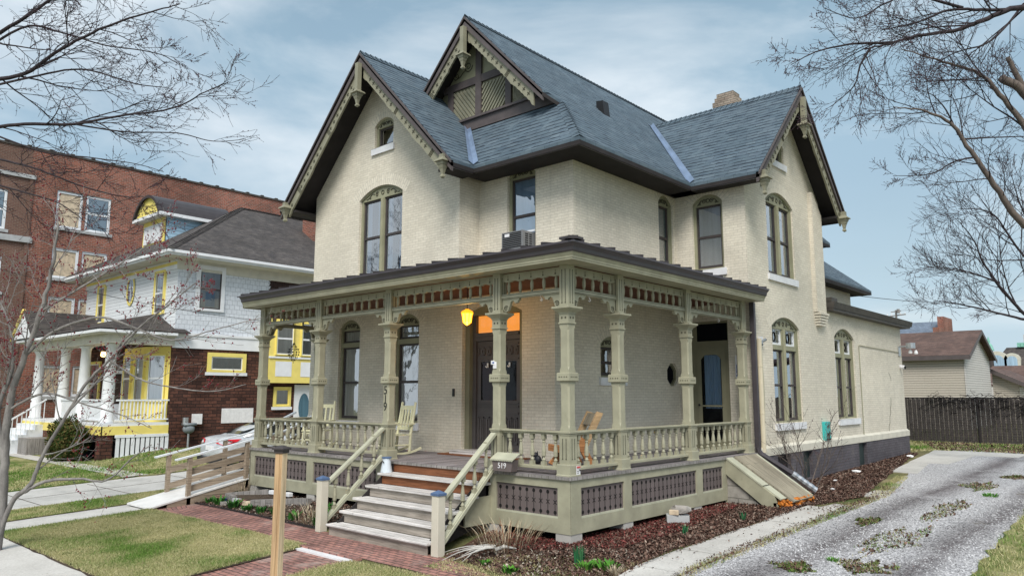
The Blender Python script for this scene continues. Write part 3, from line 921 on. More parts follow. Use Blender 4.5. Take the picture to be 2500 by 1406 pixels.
# hip cap courses and ridge caps
m = MB()
a, b = Vector((-1.25, 2.04, 7.5)), Vector((-2.68, 3.32, mz_r(-2.68)))
for i in range(14):
    p, q = a.lerp(b, i/14), a.lerp(b, (i+1.15)/14)
    dx = Vector((0.17, 0.0, -0.17*SM)); dy = Vector((0.0, -0.17, -0.17*1.16))
    lift = Vector((0.01, -0.01, 0.03)); lo = Vector((0, 0, 0.008))
    m.face([p+Vector((-0.17*0, 0.19, 0.0))+lo, p+lift, q+lift*0.4, q+Vector((0, 0.19, 0))+lo])
    m.face([p+lift, p+Vector((-0.19, 0, 0.0))+lo, q+Vector((-0.19, 0, 0))+lo, q+lift*0.4])
m.build('hip_cap', 'slate_shingle', house)
def ridgecap(a, b, ang=0.16):
    a, b = Vector(a), Vector(b); d = (b-a).normalized(); s = d.cross(Vector((0,0,1))).normalized()
    n = int((b-a).length/0.16); m = MB()
    for i in range(n):
        p, q = a.lerp(b, i/n), a.lerp(b, (i+1)/n)
        for k in (-1, 1):
            m.face([p+Vector((0,0,0.045)), p+s*k*ang+Vector((0,0,0.03-ang)), q+s*k*ang+Vector((0,0,0.012-ang)), q+Vector((0,0,0.02))])
    m.build('ridge_cap', 'slate_shingle', house)
ridgecap((MX, 2.87, MZ), (MX, 16.4, MZ)); ridgecap((GX, gy, AZ), (GX, 6.0, AZ))
# wing roof
wy, wt = 9.63, 0.48
WZ = 10.5
def wz_r(y): return WZ-abs(y-wy)*1.0
slab([(wt, wy, WZ), (wt, 6.62, wz_r(6.62)), (-1.25, 6.62, wz_r(6.62)), (-4.15, wy-0.0, WZ)])
slab([(wt, wy, WZ), (-4.3, wy, WZ), (-4.3, 12.66, wz_r(12.66)), (wt, 12.66, wz_r(12.66))])
ridgecap((wt, wy, WZ), (-4.2, wy, WZ))
# valleys
m = MB()
for a, b in (((-1.26, 6.60, 7.52), (-4.12, wy-0.02, WZ+0.02)), ((-4.25, 2.03, 7.53), (-5.77, 3.32, 9.10))):
    a, b = Vector(a), Vector(b)
    h = Vector((-(b-a).y, (b-a).x, 0)).normalized()*0.11
    m.face([a-h+Vector((0,0,0.09)), a, b, b-h*0.7+Vector((0,0,0.09))]); m.face([a, a+h+Vector((0,0,0.09)), b+h*0.7+Vector((0,0,0.09)), b])
m.build('valley_flashing', 'flashing', house)
# rear wing roof (lower)
slab([(-1.5, 12.2, 6.4), (-1.5, 21.6, 6.4), (-4.5, 18.6, 9.1), (-4.5, 12.2, 9.1)], 'slate_shingle')
slab([(-1.5, 21.6, 6.4), (-9.5, 21.6, 6.4), (-6.5, 18.6, 9.1), (-4.5, 18.6, 9.1)], 'slate_shingle')
# flat eave soffits and fascia
m = MB()
m.box(SX, -1.30, 2.12, 16.3, 7.34, 7.40); m.box(-4.6, SX, 2.10, RY, 7.34, 7.40)
m.box(-1.9, 0.40, 6.68, WY, 7.34, 7.40); m.box(-0.9, 0.40, 12.1, 12.62, 7.36, 7.42)
m.box(-4.78, -4.30, 1.44, 2.2, 7.33, 7.39); m.box(-11.16, -10.64, 1.44, 6.0, 7.36, 7.42)
m.box(-2.0, -1.56, 12.2, 21.5, 6.24, 6.30)
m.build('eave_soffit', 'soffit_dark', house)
m = MB()
m.box(-1.30, -1.262, 2.08, 6.60, 7.33, 7.47); m.box(-4.26, -1.262, 2.052, 2.09, 7.33, 7.47)
m.box(-1.24, 0.40, 6.635, 6.67, 7.31, 7.45); m.box(-4.30, -4.262, 1.40, 2.05, 7.32, 7.46)
m.box(-1.30, -1.262, 12.7, 16.3, 7.33, 7.47); m.box(-1.56, -1.52, 12.7, 21.5, 6.22, 6.36)
m.build('eave_fascia', 'gutter_brown', house)

# ---- bargeboards, pendants ---------------------------------------------------
def rake(P, ua, za, ut, zt, d0, sgn, name='bargeboard', cut=0.0):
    """boards under one gable slope, from apex (ua,za) to eave tip (ut,zt); d0 is the front plane"""
    s = (zt-za)/(ut-ua)
    def q(u, dz): return (u, za+s*(u-ua)+dz)
    dv = P(0,0,0.06)-P(0,0,0)
    b = MB()
    b.prism([P(*q(ua, -0.03), d0), P(*q(ut, -0.03), d0), P(*q(ut, -0.27), d0), P(*q(ua, -0.33), d0)], dv)
    b.prism([P(*q(ua, -0.03), d0-0.035), P(*q(ut, -0.03), d0-0.035), P(*q(ut, -0.09), d0-0.035), P(*q(ua, -0.09), d0-0.035)], P(0,0,0.034)-P(0,0,0))
    B = b.build('rake_board', 'trim_brown', house)
    # olive pierced board
    o = MB()
    ue = ut-(ut-ua)*cut
    n = 40; low = []
    for i in range(n+1):
        u = ua+(ue-ua)*(0.03+0.87*i/n)
        t = i/n*3.0
        dz = -0.59 if (t % 1.0) > 0.10 and (t % 1.0) < 0.92 else -0.62
        if cut: dz -= 0.02*(i % 2)
        low.append(P(*q(u, dz), d0+0.05))
    u0_, u1_ = ua+(ue-ua)*0.03, ua+(ue-ua)*0.90
    o.prism([P(*q(u1_, -0.29), d0+0.05), P(*q(u0_, -0.30), d0+0.05)]+low, P(0,0,0.05)-P(0,0,0))
    BB = o.build('bargeboard', 'olive_shaded', house)
    k = MB()
    length = abs(u1_-u0_)
    ax = (P(*q(1, 0), 0)-P(*q(0, 0), 0)).normalized(); up_ = ax.cross((P(0,0,1)-P(0,0,0))).normalized()
    n = int(length*math.hypot(1, s)/0.20)
    for i in range(1, n):
        t = i/n
        c = P(*q(u0_+(u1_-u0_)*t, -0.445), d0+0.046)
        if (i % 9) in (0, 1):
            if i % 9 == 0:
                for j in (-1, 0, 1):
                    e = c+ax*0.04*j+ax*0.09
                    k.tube([e-up_*0.09, e+up_*0.09], 0.0095, 4)
        else:
            for dd in (ax*0.046, up_*0.046):
                k.tube([c-dd*1.05, c+dd*1.05], 0.011, 4)
    k.build('carving', 'carve', BB)

def pendant(c, post, top, big=1.0, name='pendant'):
    x, y, z = c; g = big
    p = [(0.065*g, z+post), (0.065*g, z+0.16*g), (0.075*g, z+0.13*g), (0.140*g, z+0.085*g), (0.150*g, z+0.05*g), (0.105*g, z+0.04*g), (0.095*g, z-0.02*g), (0.08*g, z-0.03*g), (0.065*g, z-0.09*g), (0.05*g, z-0.12*g), (0.028*g, z-0.24*g), (0.045*g, z-0.27*g), (0.045*g, z-0.30*g), (0.012*g, z-0.33*g)]
    MB().lathe([(r, zz) for r, zz in p], (x, y, 0), sq=True).build(name, 'olive_shaded', house)
PD = FR(0)
rake(PD, GX, AZ, gr, gz_r(gr), gy-0.0, 1)
rake(PD, GX, AZ, gl, gz_r(gl), gy-0.0, -1)
pendant((GX+0.03, gy-0.06, 9.90), 0.86, 0, 0.95)
pendant((gr-0.24, gy-0.03, 7.42), 0.22, 0); pendant((gl+0.30, gy-0.03, 7.42), 0.22, 0)
rake(PD, MX, MZ, -2.90, mz_r(-2.90), 2.87, 1, cut=0.02)
rake(PD, MX, MZ, -7.6, mz_r(-3.3), 2.87, -1, cut=0.02)
pendant((MX+0.03, 2.80, 10.74), 0.82, 0, 0.95)
PD2 = SR(0)
rake(PD2, wy, WZ, 6.62, wz_r(6.62), -wt, 1)
rake(PD2, wy, WZ, 12.66, wz_r(12.66), -wt, 1)
pendant((wt+0.04, wy-0.02, 9.34), 0.82, 0, 0.95)
pendant((wt+0.03, 6.62+0.24, 7.28), 0.26, 0); pendant((wt+0.03, 12.66-0.30, 7.30), 0.26, 0)

# ---- decorated triangle of the main gable -----------------------------------
GYW = 3.45
Pg = FR(GYW)
tri = MB(); tri.face([Pg(-8.0, 9.02), Pg(-2.90, 9.02), Pg(MX, MZ-0.20)])
TRI = tri.build('gable_panel', 'olive_dark', house)
for s in (-1, 1):
    q = MB(); q.face([Pg(MX, 10.38, -0.006), Pg(MX+s*1.25, 10.38, -0.006), Pg(MX, 11.68, -0.006)]); q.build('scroll_panel', 'olive_mid', house)
m = MB()
def gb(u0, z0, u1, z1, wd, dd=0.06): m.obox(Pg(u0, z0, -dd/2), Pg(u1, z1, -dd/2), dd, wd, upv=(0, 0, 1) if abs(z1-z0) < abs(u1-u0) else (1, 0, 0))
gb(-5.45, 9.1, -5.45, 11.5, 0.20, 0.072)
gb(-6.75, 10.38, -4.18, 10.38, 0.20)
gb(-4.42, 9.2, -4.42, 10.3, 0.19, 0.066); gb(-6.48, 9.2, -6.48, 10.3, 0.19, 0.066)
m.prism([(-7.8, 3.30, 9.02), (-2.90, 3.30, 9.02), (-3.16, 3.30, 9.29), (-7.8, 3.30, 9.29)], (0, 0.14, 0))
m.box(-7.8, -3.22, 3.24, 3.46, 9.292, 9.35)
m.build('gable_framing', 'trim_brown', house)
m = MB()
for x0, x1, sg in ((-5.34, -4.53, 1), (-6.38, -5.56, -1)):
    k = -1.2
    while k < 1.3:
        # slanted battens clipped to the panel
        pts = []
        for i in range(21):
            u = x0+(x1-x0)*i/20
            z = 9.42+0.45+k+sg*1.25*(u-(x0+x1)/2)
            if 9.40 < z < 10.26: pts.append((u, z))
        if len(pts) > 2: m.tube([Pg(pts[0][0], pts[0][1], -0.008), Pg(pts[-1][0], pts[-1][1], -0.008)], 0.042, 4)
        k += 0.15
for i in range(12):
    t = R(8+7.2*i)
    q = 0.16
    while q < 1.0 and 9.40+(q+0.05)*math.sin(t) < mz_r(-4.28+(q+0.05)*math.cos(t))-0.28: q += 0.05
    m.tube([Pg(-4.28+0.14*math.cos(t), 9.40+0.14*math.sin(t), -0.012), Pg(-4.28+q*math.cos(t), 9.40+q*math.sin(t), -0.012)], [0.010, 0.010+0.022*q], 4)
m.build('gable_batten', 'olive_shaded', house)
m = MB()
for s in (-1, 1):
    m.tube([Pg(u, z, -0.01) for u, z in spiral(MX+s*0.42, 10.85, 0.16, 1.6, 0, s)], 0.014, 4)
    m.tube([Pg(u, z, -0.01) for u, z in spiral(MX+s*0.86, 10.70, 0.12, 1.5, 2, -s)], 0.014, 4)
    m.tube([Pg(MX+s*(0.42+0.06*i), 10.70+0.07*math.sin(i*0.8), -0.01) for i in range(8)], 0.014, 4)
m.build('carving', 'carve', TRI)

# ---- chimney, vent
m = MB()
cx, cy = -2.15, 11.0
m.box(cx-0.30, cx+0.30, cy-0.24, cy+0.24, 8.5, 10.62); m.box(cx-0.33, cx+0.33, cy-0.27, cy+0.27, 10.62, 10.72)
m.box(cx-0.37, cx+0.37, cy-0.31, cy+0.31, 10.72, 10.88); m.box(cx-0.32, cx+0.32, cy-0.26, cy+0.26, 10.88, 11.02); m.box(cx-0.27, cx+0.27, cy-0.22, cy+0.22, 11.02, 11.16)
m.xform(Matrix.Translation((-0.12, 0.1, 0.32)))
m.build('chimney', 'chimney_brick', house)
m = MB(); m.prism([(-3.15, 5.70, mz_r(-3.15)), (-3.40, 5.70, mz_r(-3.40)), (-3.40, 5.70, mz_r(-3.40)+0.17), (-3.20, 5.70, mz_r(-3.40)+0.14)], (0, 0.26, 0))
m.build('roof_vent', 'black_iron', house)
# extension parapet roof
m = MB()
m.box(-4, 0.14, 12.12, 20.15, 4.72, 4.80); m.prism([(0.16, 12.12, 4.79), (0.20, 12.12, 4.97), (-0.25, 12.12, 5.02), (-0.25, 12.12, 4.79)], (0, 8.2, 0))
m.box(-0.2, 0.12, 12.12, 12.6, 4.97, 5.10)
m.build('parapet', 'parapet_dark', house)
m = MB(); m.face([(-0.1, 12.1, 4.86), (-0.1, 20.2, 4.86), (-6, 20.2, 4.86), (-6, 12.1, 4.86)]); m.build('flat_roof', 'metal_roof', house)
# interior floor blocks keep the house light tight
m = MB(); m.box(-10.5, -2.1, 3.4, 12, 4.60, 4.65); m.box(-10.5, -2.1, 3.4, 12, 1.0, 1.04)
m.build('floor', 'room_dark', house)

# settlement crack in the brick near the back corner
m = MB(); m.tube([Vector((WX+0.002, y, z)) for y, z in ((18.05, 2.25), (18.0, 2.0), (17.92, 1.92), (17.90, 1.72), (17.78, 1.62), (17.75, 1.42), (17.62, 1.33), (17.60, 1.14))], 0.009, 4); m.tube([Vector((WX+0.002, y, z)) for y, z in ((18.0, 3.1), (18.2, 2.9), (18.2, 2.82))], 0.006, 4); m.build('crack', 'carve', house)
# ---- front door ---------------------------------------------------------------
cs = MB()
dd = 0.30
for a, b in ((-4.64, -4.50), (-3.00, -2.86)): cs.prism([Pf(a, 1.05, 0.10), Pf(b, 1.05, 0.10), Pf(b, 4.12, 0.10), Pf(a, 4.12, 0.10)], (0, 0.10, 0))
ap = arch_pts(-4.64, -2.86, 4.10, 0.22)
cs.prism([Pf(-4.5, 4.09, 0.11), Pf(-3.0, 4.09, 0.11)]+[Pf(u, z-0.005, 0.11) for u, z in ap], (0, 0.08, 0))
door_fr = cs.build('door_casing', 'olive_dark', house)
c2 = MB()
for a, b in ((-4.50, -4.40), (-3.10, -3.00)): c2.prism([Pf(a, 1.05, 0.20), Pf(b, 1.05, 0.20), Pf(b, 4.09, 0.20), Pf(a, 4.09, 0.20)], (0, 0.14, 0))
c2.prism([Pf(-4.4, 3.52, 0.20), Pf(-3.1, 3.52, 0.20), Pf(-3.1, 3.70, 0.20), Pf(-4.4, 3.70, 0.20)], (0, 0.14, 0))
c2.prism([Pf(-4.4, 3.62, 0.16), Pf(-3.1, 3.62, 0.16), Pf(-3.1, 3.68, 0.16), Pf(-4.4, 3.68, 0.16)], (0, 0.04, 0))
c2.build('door_frame', 'door_brown', door_fr)
MB().face([Pf(-4.4, 3.70, 0.28), Pf(-3.1, 3.70, 0.28), Pf(-3.1, 4.09, 0.28), Pf(-4.4, 4.09, 0.28)]).build('transom_pane', 'transom_glow', door_fr)
MB().face([Pf(-4.4, 3.70, 0.26), Pf(-3.1, 3.70, 0.26), Pf(-3.1, 4.09, 0.26), Pf(-4.4, 4.09, 0.26)]).build('pane', 'pane_dull', door_fr)
m = MB(); m.box(-4.40, -3.10, FY+0.30, FY+0.36, 1.0, 4.3); m.build('door_back', 'room_dark', door_fr)
m = MB(); m.box(-4.72, -2.80, FY-0.28, FY+0.30, 1.055, 1.15); m.build('threshold', 'tread_wood', house)
m = MB(); m.box(-4.95, -2.60, FY-0.42, FY-0.02, 1.052, 1.075); m.build('door_sill_board', 'red_riser', house)
for a, b in ((-4.395, -3.755), (-3.745, -3.105)):
    d = MB(); y0 = FY+0.245
    d.poly([(a, y0, 1.16), (b, y0, 1.16), (b, y0, 3.51), (a, y0, 3.51)], [[(a+0.12, y0, 2.22), (b-0.12, y0, 2.22), (b-0.12, y0, 3.06), (a+0.12, y0, 3.06)]])
    d.box(a, b, y0+0.002, y0+0.04, 1.16, 2.2)
    w_ = b-a
    def pan(u0, u1, z0, z1, t=0.022):
        d.prism([(u0, y0-t, z0), (u1, y0-t, z0), (u1, y0-t, z1), (u0, y0-t, z1)], (0, t+0.002, 0))
    for i in range(3):
        u = a+0.06+i*(w_-0.12)/3
        for q in (0, ):
            for e0, e1, f0, f1 in ((0, 0.155, 0, 0.02), (0, 0.155, 0.54, 0.56), (0, 0.02, 0, 0.56), (0.135, 0.155, 0, 0.56), (0.055, 0.10, 0.06, 0.50)):
                pan(u+e0, u+e1, 1.30+f0, 1.30+f1)
        for e0, e1, f0, f1 in ((0, 0.165, 0, 0.018), (0, 0.165, 0.165, 0.183), (0, 0.018, 0, 0.183), (0.147, 0.165, 0, 0.183), (0.055, 0.11, 0.06, 0.12)):
            pan(u+e0, u+e1, 3.20+f0, 3.20+f1)
    for z0, z1 in ((1.93, 1.96), (2.08, 2.11), (2.15, 2.17), (3.10, 3.13), (3.42, 3.45)): pan(a+0.05, b-0.05, z0, z1)
    D = d.build('door', 'door_brown', house)
    MB().face([(a+0.1, y0+0.02, 2.2), (b-0.1, y0+0.02, 2.2), (b-0.1, y0+0.02, 3.08), (a+0.1, y0+0.02, 3.08)]).build('pane', 'pane_dull', D)
    MB().face([(a+0.1, y0+0.05, 2.2), (b-0.1, y0+0.05, 2.2), (b-0.1, y0+0.05, 3.08), (a+0.1, y0+0.05, 3.08)]).build('curtain', 'room_maroon' if a < -4 else 'room_dark', D)
    MB().lathe([(0.012, 0), (0.028, 0.01), (0.028, 0.03), (0.012, 0.05)], (b-0.05 if a < -4 else a+0.05, y0-0.03, 2.1), 8).build('door_knob', 'black_iron', D)
    h_ = MB(); h_.box((a+b)/2-0.018, (a+b)/2+0.018, y0-0.01, y0+0.015, 2.93, 3.03); h_.obox(((a+b)/2, y0-0.02, 2.93), ((a+b)/2-0.04, y0-0.03, 2.96), 0.02, 0.02)
    h_.build('hook', 'white_plastic', D)
# doorbell plate
m = MB(); m.box(-4.92, -4.86, FY-0.025, FY-0.001, 2.30, 2.47); m.build('doorbell', 'black_iron', house)

# ---- screen door of the wing ----------------------------------------------------
y0 = WY+0.05
m = MB()
m.poly([(-1.66, y0, 1.05), (-0.66, y0, 1.05), (-0.66, y0, 4.12), (-1.66, y0, 4.12)], [[(-1.52, y0, 1.09), (-0.78, y0, 1.09), (-0.78, y0, 3.46), (-1.52, y0, 3.46)], [(-1.50, y0, 3.64), (-0.70, y0, 3.64), (-0.70, y0, 4.06), (-1.50, y0, 4.06)]])
SD = m.build('door_casing', 'olive_dark', house)
m = MB(); m.box(-1.60, -0.66, y0+0.08, y0+0.10, 1.0, 4.12); m.build('door_back', 'room_dark', SD)
y1 = WY+0.03
def rr(u0, u1, z0, z1, k):
    return [(u0+k, z0), (u1-k, z0), (u1-k*0.4, z0+k*0.5), (u1, z0+k), (u1, z1-k), (u1-k*0.4, z1-k*0.5), (u1-k, z1), (u0+k, z1), (u0+k*0.4, z1-k*0.5), (u0, z1-k), (u0, z0+k), (u0+k*0.4, z0+k*0.5)]
m = MB()
m.poly([(-1.52, y1, 1.09), (-0.76, y1, 1.09), (-0.76, y1, 3.47), (-1.52, y1, 3.47)], [[(u, y1, z) for u, z in rr(-1.40, -0.88, 1.25, 3.30, 0.11)]])
m.box(-1.42, -0.86, y1-0.01, y1+0.02, 2.06, 2.10)
DD = m.build('door', 'olive_dark', house, label='olive screen door with a white curtain behind')
MB().face([(-1.45, y1+0.02, 1.2), (-0.85, y1+0.02, 1.2), (-0.85, y1+0.02, 3.36), (-1.45, y1+0.02, 3.36)]).build('screen', 'pane_dull', DD)
m = MB(); n = 14
m.add([(-1.34+0.42*i/n, y1+0.05+0.02*(i%2), 2.02) for i in range(n+1)]+[(-1.34+0.42*i/n, y1+0.05+0.02*(i%2), 3.34) for i in range(n+1)], [(i, i+1, n+2+i, n+1+i) for i in range(n)])
m.build('curtain', 'curtain_blue', DD)
m = MB(); m.ico((-1.47, y1-0.03, 2.10), 0.03, 1); m.build('door_knob', 'black_iron', DD)
# ================================================================ PORCH (parts of the house)
FZ = 1.05
def inst(me, name, parent, loc, rz=0.0, label=None):
    o = bpy.data.objects.new(name, me)
    col.objects.link(o)
    o.location = loc; o.rotation_euler = (0, 0, rz)
    setpar(o, parent)
    if label: o['label'] = label
    return o
def meshof(mb, mat, name, smooth=False):
    me = mb.mesh(name, smooth); me.materials.append(MATS[mat]); return me

# --- deck, rim and skirt
m = MB(); m.box(-9.85, 0.02, -0.02, FY, 1.005, FZ); m.box(SX, 0.02, FY, WY, 1.005, FZ-0.001)
m.build('porch_floor', 'deck_board', house)
m = MB(); m.box(-9.85, 0.018, -0.035, -0.021, 1.0, 1.046); m.box(0.021, 0.034, -0.035, WY-0.02, 1.0, 1.046)
m.build('floor_edge', 'grey_wood', house)

def skirt(P, u0, u1, panels, flip=1):
    zb, zt = 0.165, 1.0
    m = MB()
    hol = [[(a, 0.39), (b, 0.39), (b, 0.865), (a, 0.865)] for a, b in panels]
    m.poly([P(u0, zb), P(u1, zb), P(u1, zt), P(u0, zt)], [[P(*q) for q in h] for h in hol])
    m.face([P(u0, zb), P(u1, zb), P(u1, zb, 0.05), P(u0, zb, 0.05)])
    for h in hol:
        for i in range(4):
            (a, b), (c, d) = h[i], h[(i+1)%4]
            m.face([P(a, b), P(c, d), P(c, d, 0.03), P(a, b, 0.03)])
    S = m.build('porch_skirt', 'olive', house)
    for a, b in panels:
        f = MB()
        for z0, z1, d in ((0.392, 0.422, 0.006),):
            f.prism([P(a+0.002, z0, d), P(b-0.002, z0, d), P(b-0.002, z1, d), P(a+0.002, z1, d)], P(0,0,0.022)-P(0,0,0))
        f.build('panel_moulding', 'olive_light', S)
        p = MB(); p.face([P(a, 0.39, 0.03), P(b, 0.39, 0.03), P(b, 0.866, 0.03), P(a, 0.866, 0.03)])
        PN = p.build('panel', 'panel_taupe', S)
        h = MB(); n = max(2, round((b-a)/0.149)); st = (b-a)/n
        nv = P(0,0,-1)-P(0,0,0)
        for i in range(n):
            u = a+st*(i+0.5)
            h.disc(P(u, 0.79, 0.026), nv, 0.032); h.disc(P(u, 0.475, 0.026), nv, 0.032)
            for (ua, za), (ub, zb_) in (((u, 0.47), (u, 0.80)), ((u-0.036, 0.60), (u+0.036, 0.67)), ((u+0.036, 0.60), (u-0.036, 0.67)), ((u, 0.40), (u, 0.47))):
                dx = 0.0065
                h.obox(P(ua, za, 0.027), P(ub, zb_, 0.027), 0.009, 0.003, upv=nv)
        h.build('cutout', 'hole_black', PN)
    return S
Pk = FR(0.0)
skirt(Pk, -9.82, -4.58, [(-9.62, -7.38), (-7.13, -4.90)])
skirt(Pk, -1.78, -0.002, [(-1.60, -0.26)])
skirt(SR(0.0), 0.002, 5.40, [(0.28, 1.52), (1.76, 4.11), (4.36, 5.24)])
m = MB(); m.box(-9.84, -9.8, 0.0, FY, 0.165, 1.0); m.box(-0.05, -0.002, 5.4, WY, 0.1, 1.0); m.build('porch_skirt', 'olive', house)
pm_ = MB()
for x, y in ((-0.16, 0.16), (-0.16, 1.65), (-0.16, 4.15), (-1.7, 0.16), (-4.75, 0.16), (-7.2, 0.16), (-9.65, 0.16)):
    pm_.prism([(x-0.15, y-0.15, -0.2), (x+0.15, y-0.15, -0.2), (x+0.15, y+0.15, -0.2), (x-0.15, y+0.15, -0.2)], (0, 0, 0.39))
pm_.build('porch_pier', 'concrete', house)
m = MB(); m.box(-9.7, -0.25, 0.35, 0.4, -0.1, 1.0); m.box(-0.5, -0.45, 0.4, 7, -0.1, 1.0); m.build('crawlspace_dark', 'room_dark', house)  # near-black sheets stand in for the shade under the porch

# --- post mesh (origin on the floor)
p = MB()
p.lathe([(0.145, 0), (0.145, 0.02), (0.135, 0.03), (0.135, 0.175), (0.128, 0.19)], sq=True)
p.lathe([(0.102, 0.19), (0.102, 0.645)], sq=True)
def cham(r, k, z0, z1):
    """square shaft with chamfered corners between z0 and z1"""
    def ring(c, z): return [(r, -r+c, z), (r, r-c, z), (r-c, r, z), (-r+c, r, z), (-r, r-c, z), (-r, -r+c, z), (-r+c, -r, z), (r-c, -r, z)]
    R4 = [ring(0.0015, z0), ring(0.0015, z0+0.05), ring(k, z0+0.10), ring(k, z1-0.10), ring(0.0015, z1-0.05), ring(0.0015, z1)]
    n = 8
    p.add([q for r_ in R4 for q in r_], [(i*n+j, i*n+(j+1)%n, (i+1)*n+(j+1)%n, (i+1)*n+j) for i in range(5) for j in range(n)])
cham(0.092, 0.026, 0.70, 1.53)
p.lathe([(0.118, 1.51), (0.128, 1.52), (0.128, 1.64), (0.118, 1.65)], sq=True)
cham(0.092, 0.026, 1.64, 2.45)
p.lathe([(0.092, 2.45), (0.108, 2.452), (0.108, 2.475), (0.094, 2.477), (0.094, 2.615), (0.106, 2.617), (0.106, 2.635), (0.12, 2.65), (0.15, 2.675), (0.175, 2.70), (0.185, 2.702), (0.185, 2.735), (0.09, 2.737), (0.09, 3.44)], sq=True)
post_me = meshof(p, 'olive', 'porch_post')
g = MB()
for a in range(4):
    q = MB()
    for z0, z1, x, r in ((0.27, 0.58, 0.035, 0.102), (0.27, 0.58, -0.035, 0.102), (2.80, 3.35, 0.035, 0.090), (2.80, 3.35, -0.035, 0.090)):
        q.box(x-0.006, x+0.006, -r-0.0025, -r+0.001, z0, z1); q.disc((x, -r-0.003, z0), (0, -1, 0), 0.014, 8); q.disc((x, -r-0.003, z1), (0, -1, 0), 0.011, 8)
    for x in (-0.075, -0.028, 0.028, 0.075): q.disc((x, -0.1305, 1.58), (0, -1, 0), 0.013, 8)
    for x in (-0.038, 0.038): q.disc((x, -0.0965, 2.55), (0, -1, 0), 0.019, 8)
    g.join(q, Matrix.Rotation(a*math.pi/2, 4, 'Z'))
groove_me = meshof(g, 'carve', 'carving')
POSTS = {'a': (-9.69, 0.155), 'b': (-7.245, 0.155), 'c': (-4.74, 0.155), 'd': (-1.68, 0.155), 'e': (-0.155, 0.155), 'f': (-0.155, 1.63), 'g': (-0.155, 4.13), 'h': (-0.155, 6.72), 'z': (-9.69, 1.75)}
PO = {}
for k, (x, y) in POSTS.items():
    o = inst(post_me, 'porch_post', house, (x, y, FZ))
    c = bpy.data.objects.new('carving', groove_me); col.objects.link(c); c.parent = o
    PO[k] = o
for ch, z in (('5', 2.42), ('1', 2.24), ('9', 2.09)):
    t = text_part(ch, 0.24, (-4.74, 0.155-0.096, z), 'black_iron', PO['c'], name='house_number')
m = MB(); m.box(-1.74, -1.66, 0.05, 0.062, 2.80, 2.92); m.box(-1.78, -1.70, 0.04, 0.05, 2.87, 2.94); s_ = m.build('paper_notice', 'white_plastic', PO['d'])
m = MB(); m.box(-1.745, -1.70, 0.037, 0.04, 2.89, 2.915); m.build('print', 'print_blue', s_)
m = MB(); m.face([(-0.005, 0.175, 1.075), (-0.005, 0.285, 1.075), (-0.005, 0.285, 1.215), (-0.005, 0.175, 1.215)]); m.xform(Matrix.Translation((-0.012+0.002, 0, 0))); s_ = m.build('safety_sticker', 'white_plastic', PO['e'])
m = MB(); m.box(-0.0055, -0.0035, 0.185, 0.275, 1.178, 1.208); m.build('sticker_band', 'sticker_red', s_)
m = MB(); m.box(-0.0055, -0.0035, 0.19, 0.235, 1.10, 1.108); m.box(-0.0055, -0.0035, 0.19, 0.235, 1.13, 1.138); m.box(-0.0055, -0.0035, 0.245, 0.272, 1.135, 1.158); m.build('print', 'hole_black', s_)

# --- turned baluster and spindle
b = MB()
b.lathe([(0.036, 0), (0.036, 0.075)], sq=True)
b.lathe([(0.026, 0.075), (0.036, 0.10), (0.016, 0.135), (0.016, 0.145), (0.037, 0.165), (0.039, 0.24), (0.022, 0.36), (0.020, 0.375), (0.029, 0.385), (0.029, 0.40), (0.022, 0.41), (0.030, 0.425), (0.030, 0.435)], n=8)
b.lathe([(0.034, 0.435), (0.034, 0.53)], sq=True)
bal_me = meshof(b, 'olive', 'baluster')
s_ = MB(); s_.lathe([(0.017, 0), (0.031, 0.10), (0.032, 0.115), (0.028, 0.122), (0.032, 0.13), (0.031, 0.15), (0.015, 0.245)], n=8)
spin_me = meshof(s_, 'olive', 'spindle', True)

# scroll bracket in the xz plane: origin at the post face, under the beam, extending along +x
def bracket_mb():
    pr = [(0, 0), (0.40, 0), (0.40, -0.03), (0.365, -0.045), (0.36, -0.075), (0.30, -0.085), (0.285, -0.055), (0.245, -0.035), (0.20, -0.06), (0.175, -0.12), (0.15, -0.185)]
    cx, cz, r = 0.095, -0.165, 0.062
    pr += [(cx+r*math.cos(t), cz+r*math.sin(t)) for t in [R(-10-24*i) for i in range(9)]]
    pr += [(0.02, -0.205), (0.0, -0.25)]
    m = MB(); m.prism([(x, -0.028, z) for x, z in pr], (0, 0.056, 0))
    c = MB()
    for y in (-0.030, 0.030):
        c.tube([(x, y, z) for x, z in spiral(0.095, -0.165, 0.050, 1.5, 0.4, 1, 16)], 0.008, 4)
    return m, c
bm_, bc_ = bracket_mb()
brk_me = meshof(bm_, 'olive', 'scroll_bracket'); brc_me = meshof(bc_, 'carve', 'carving')

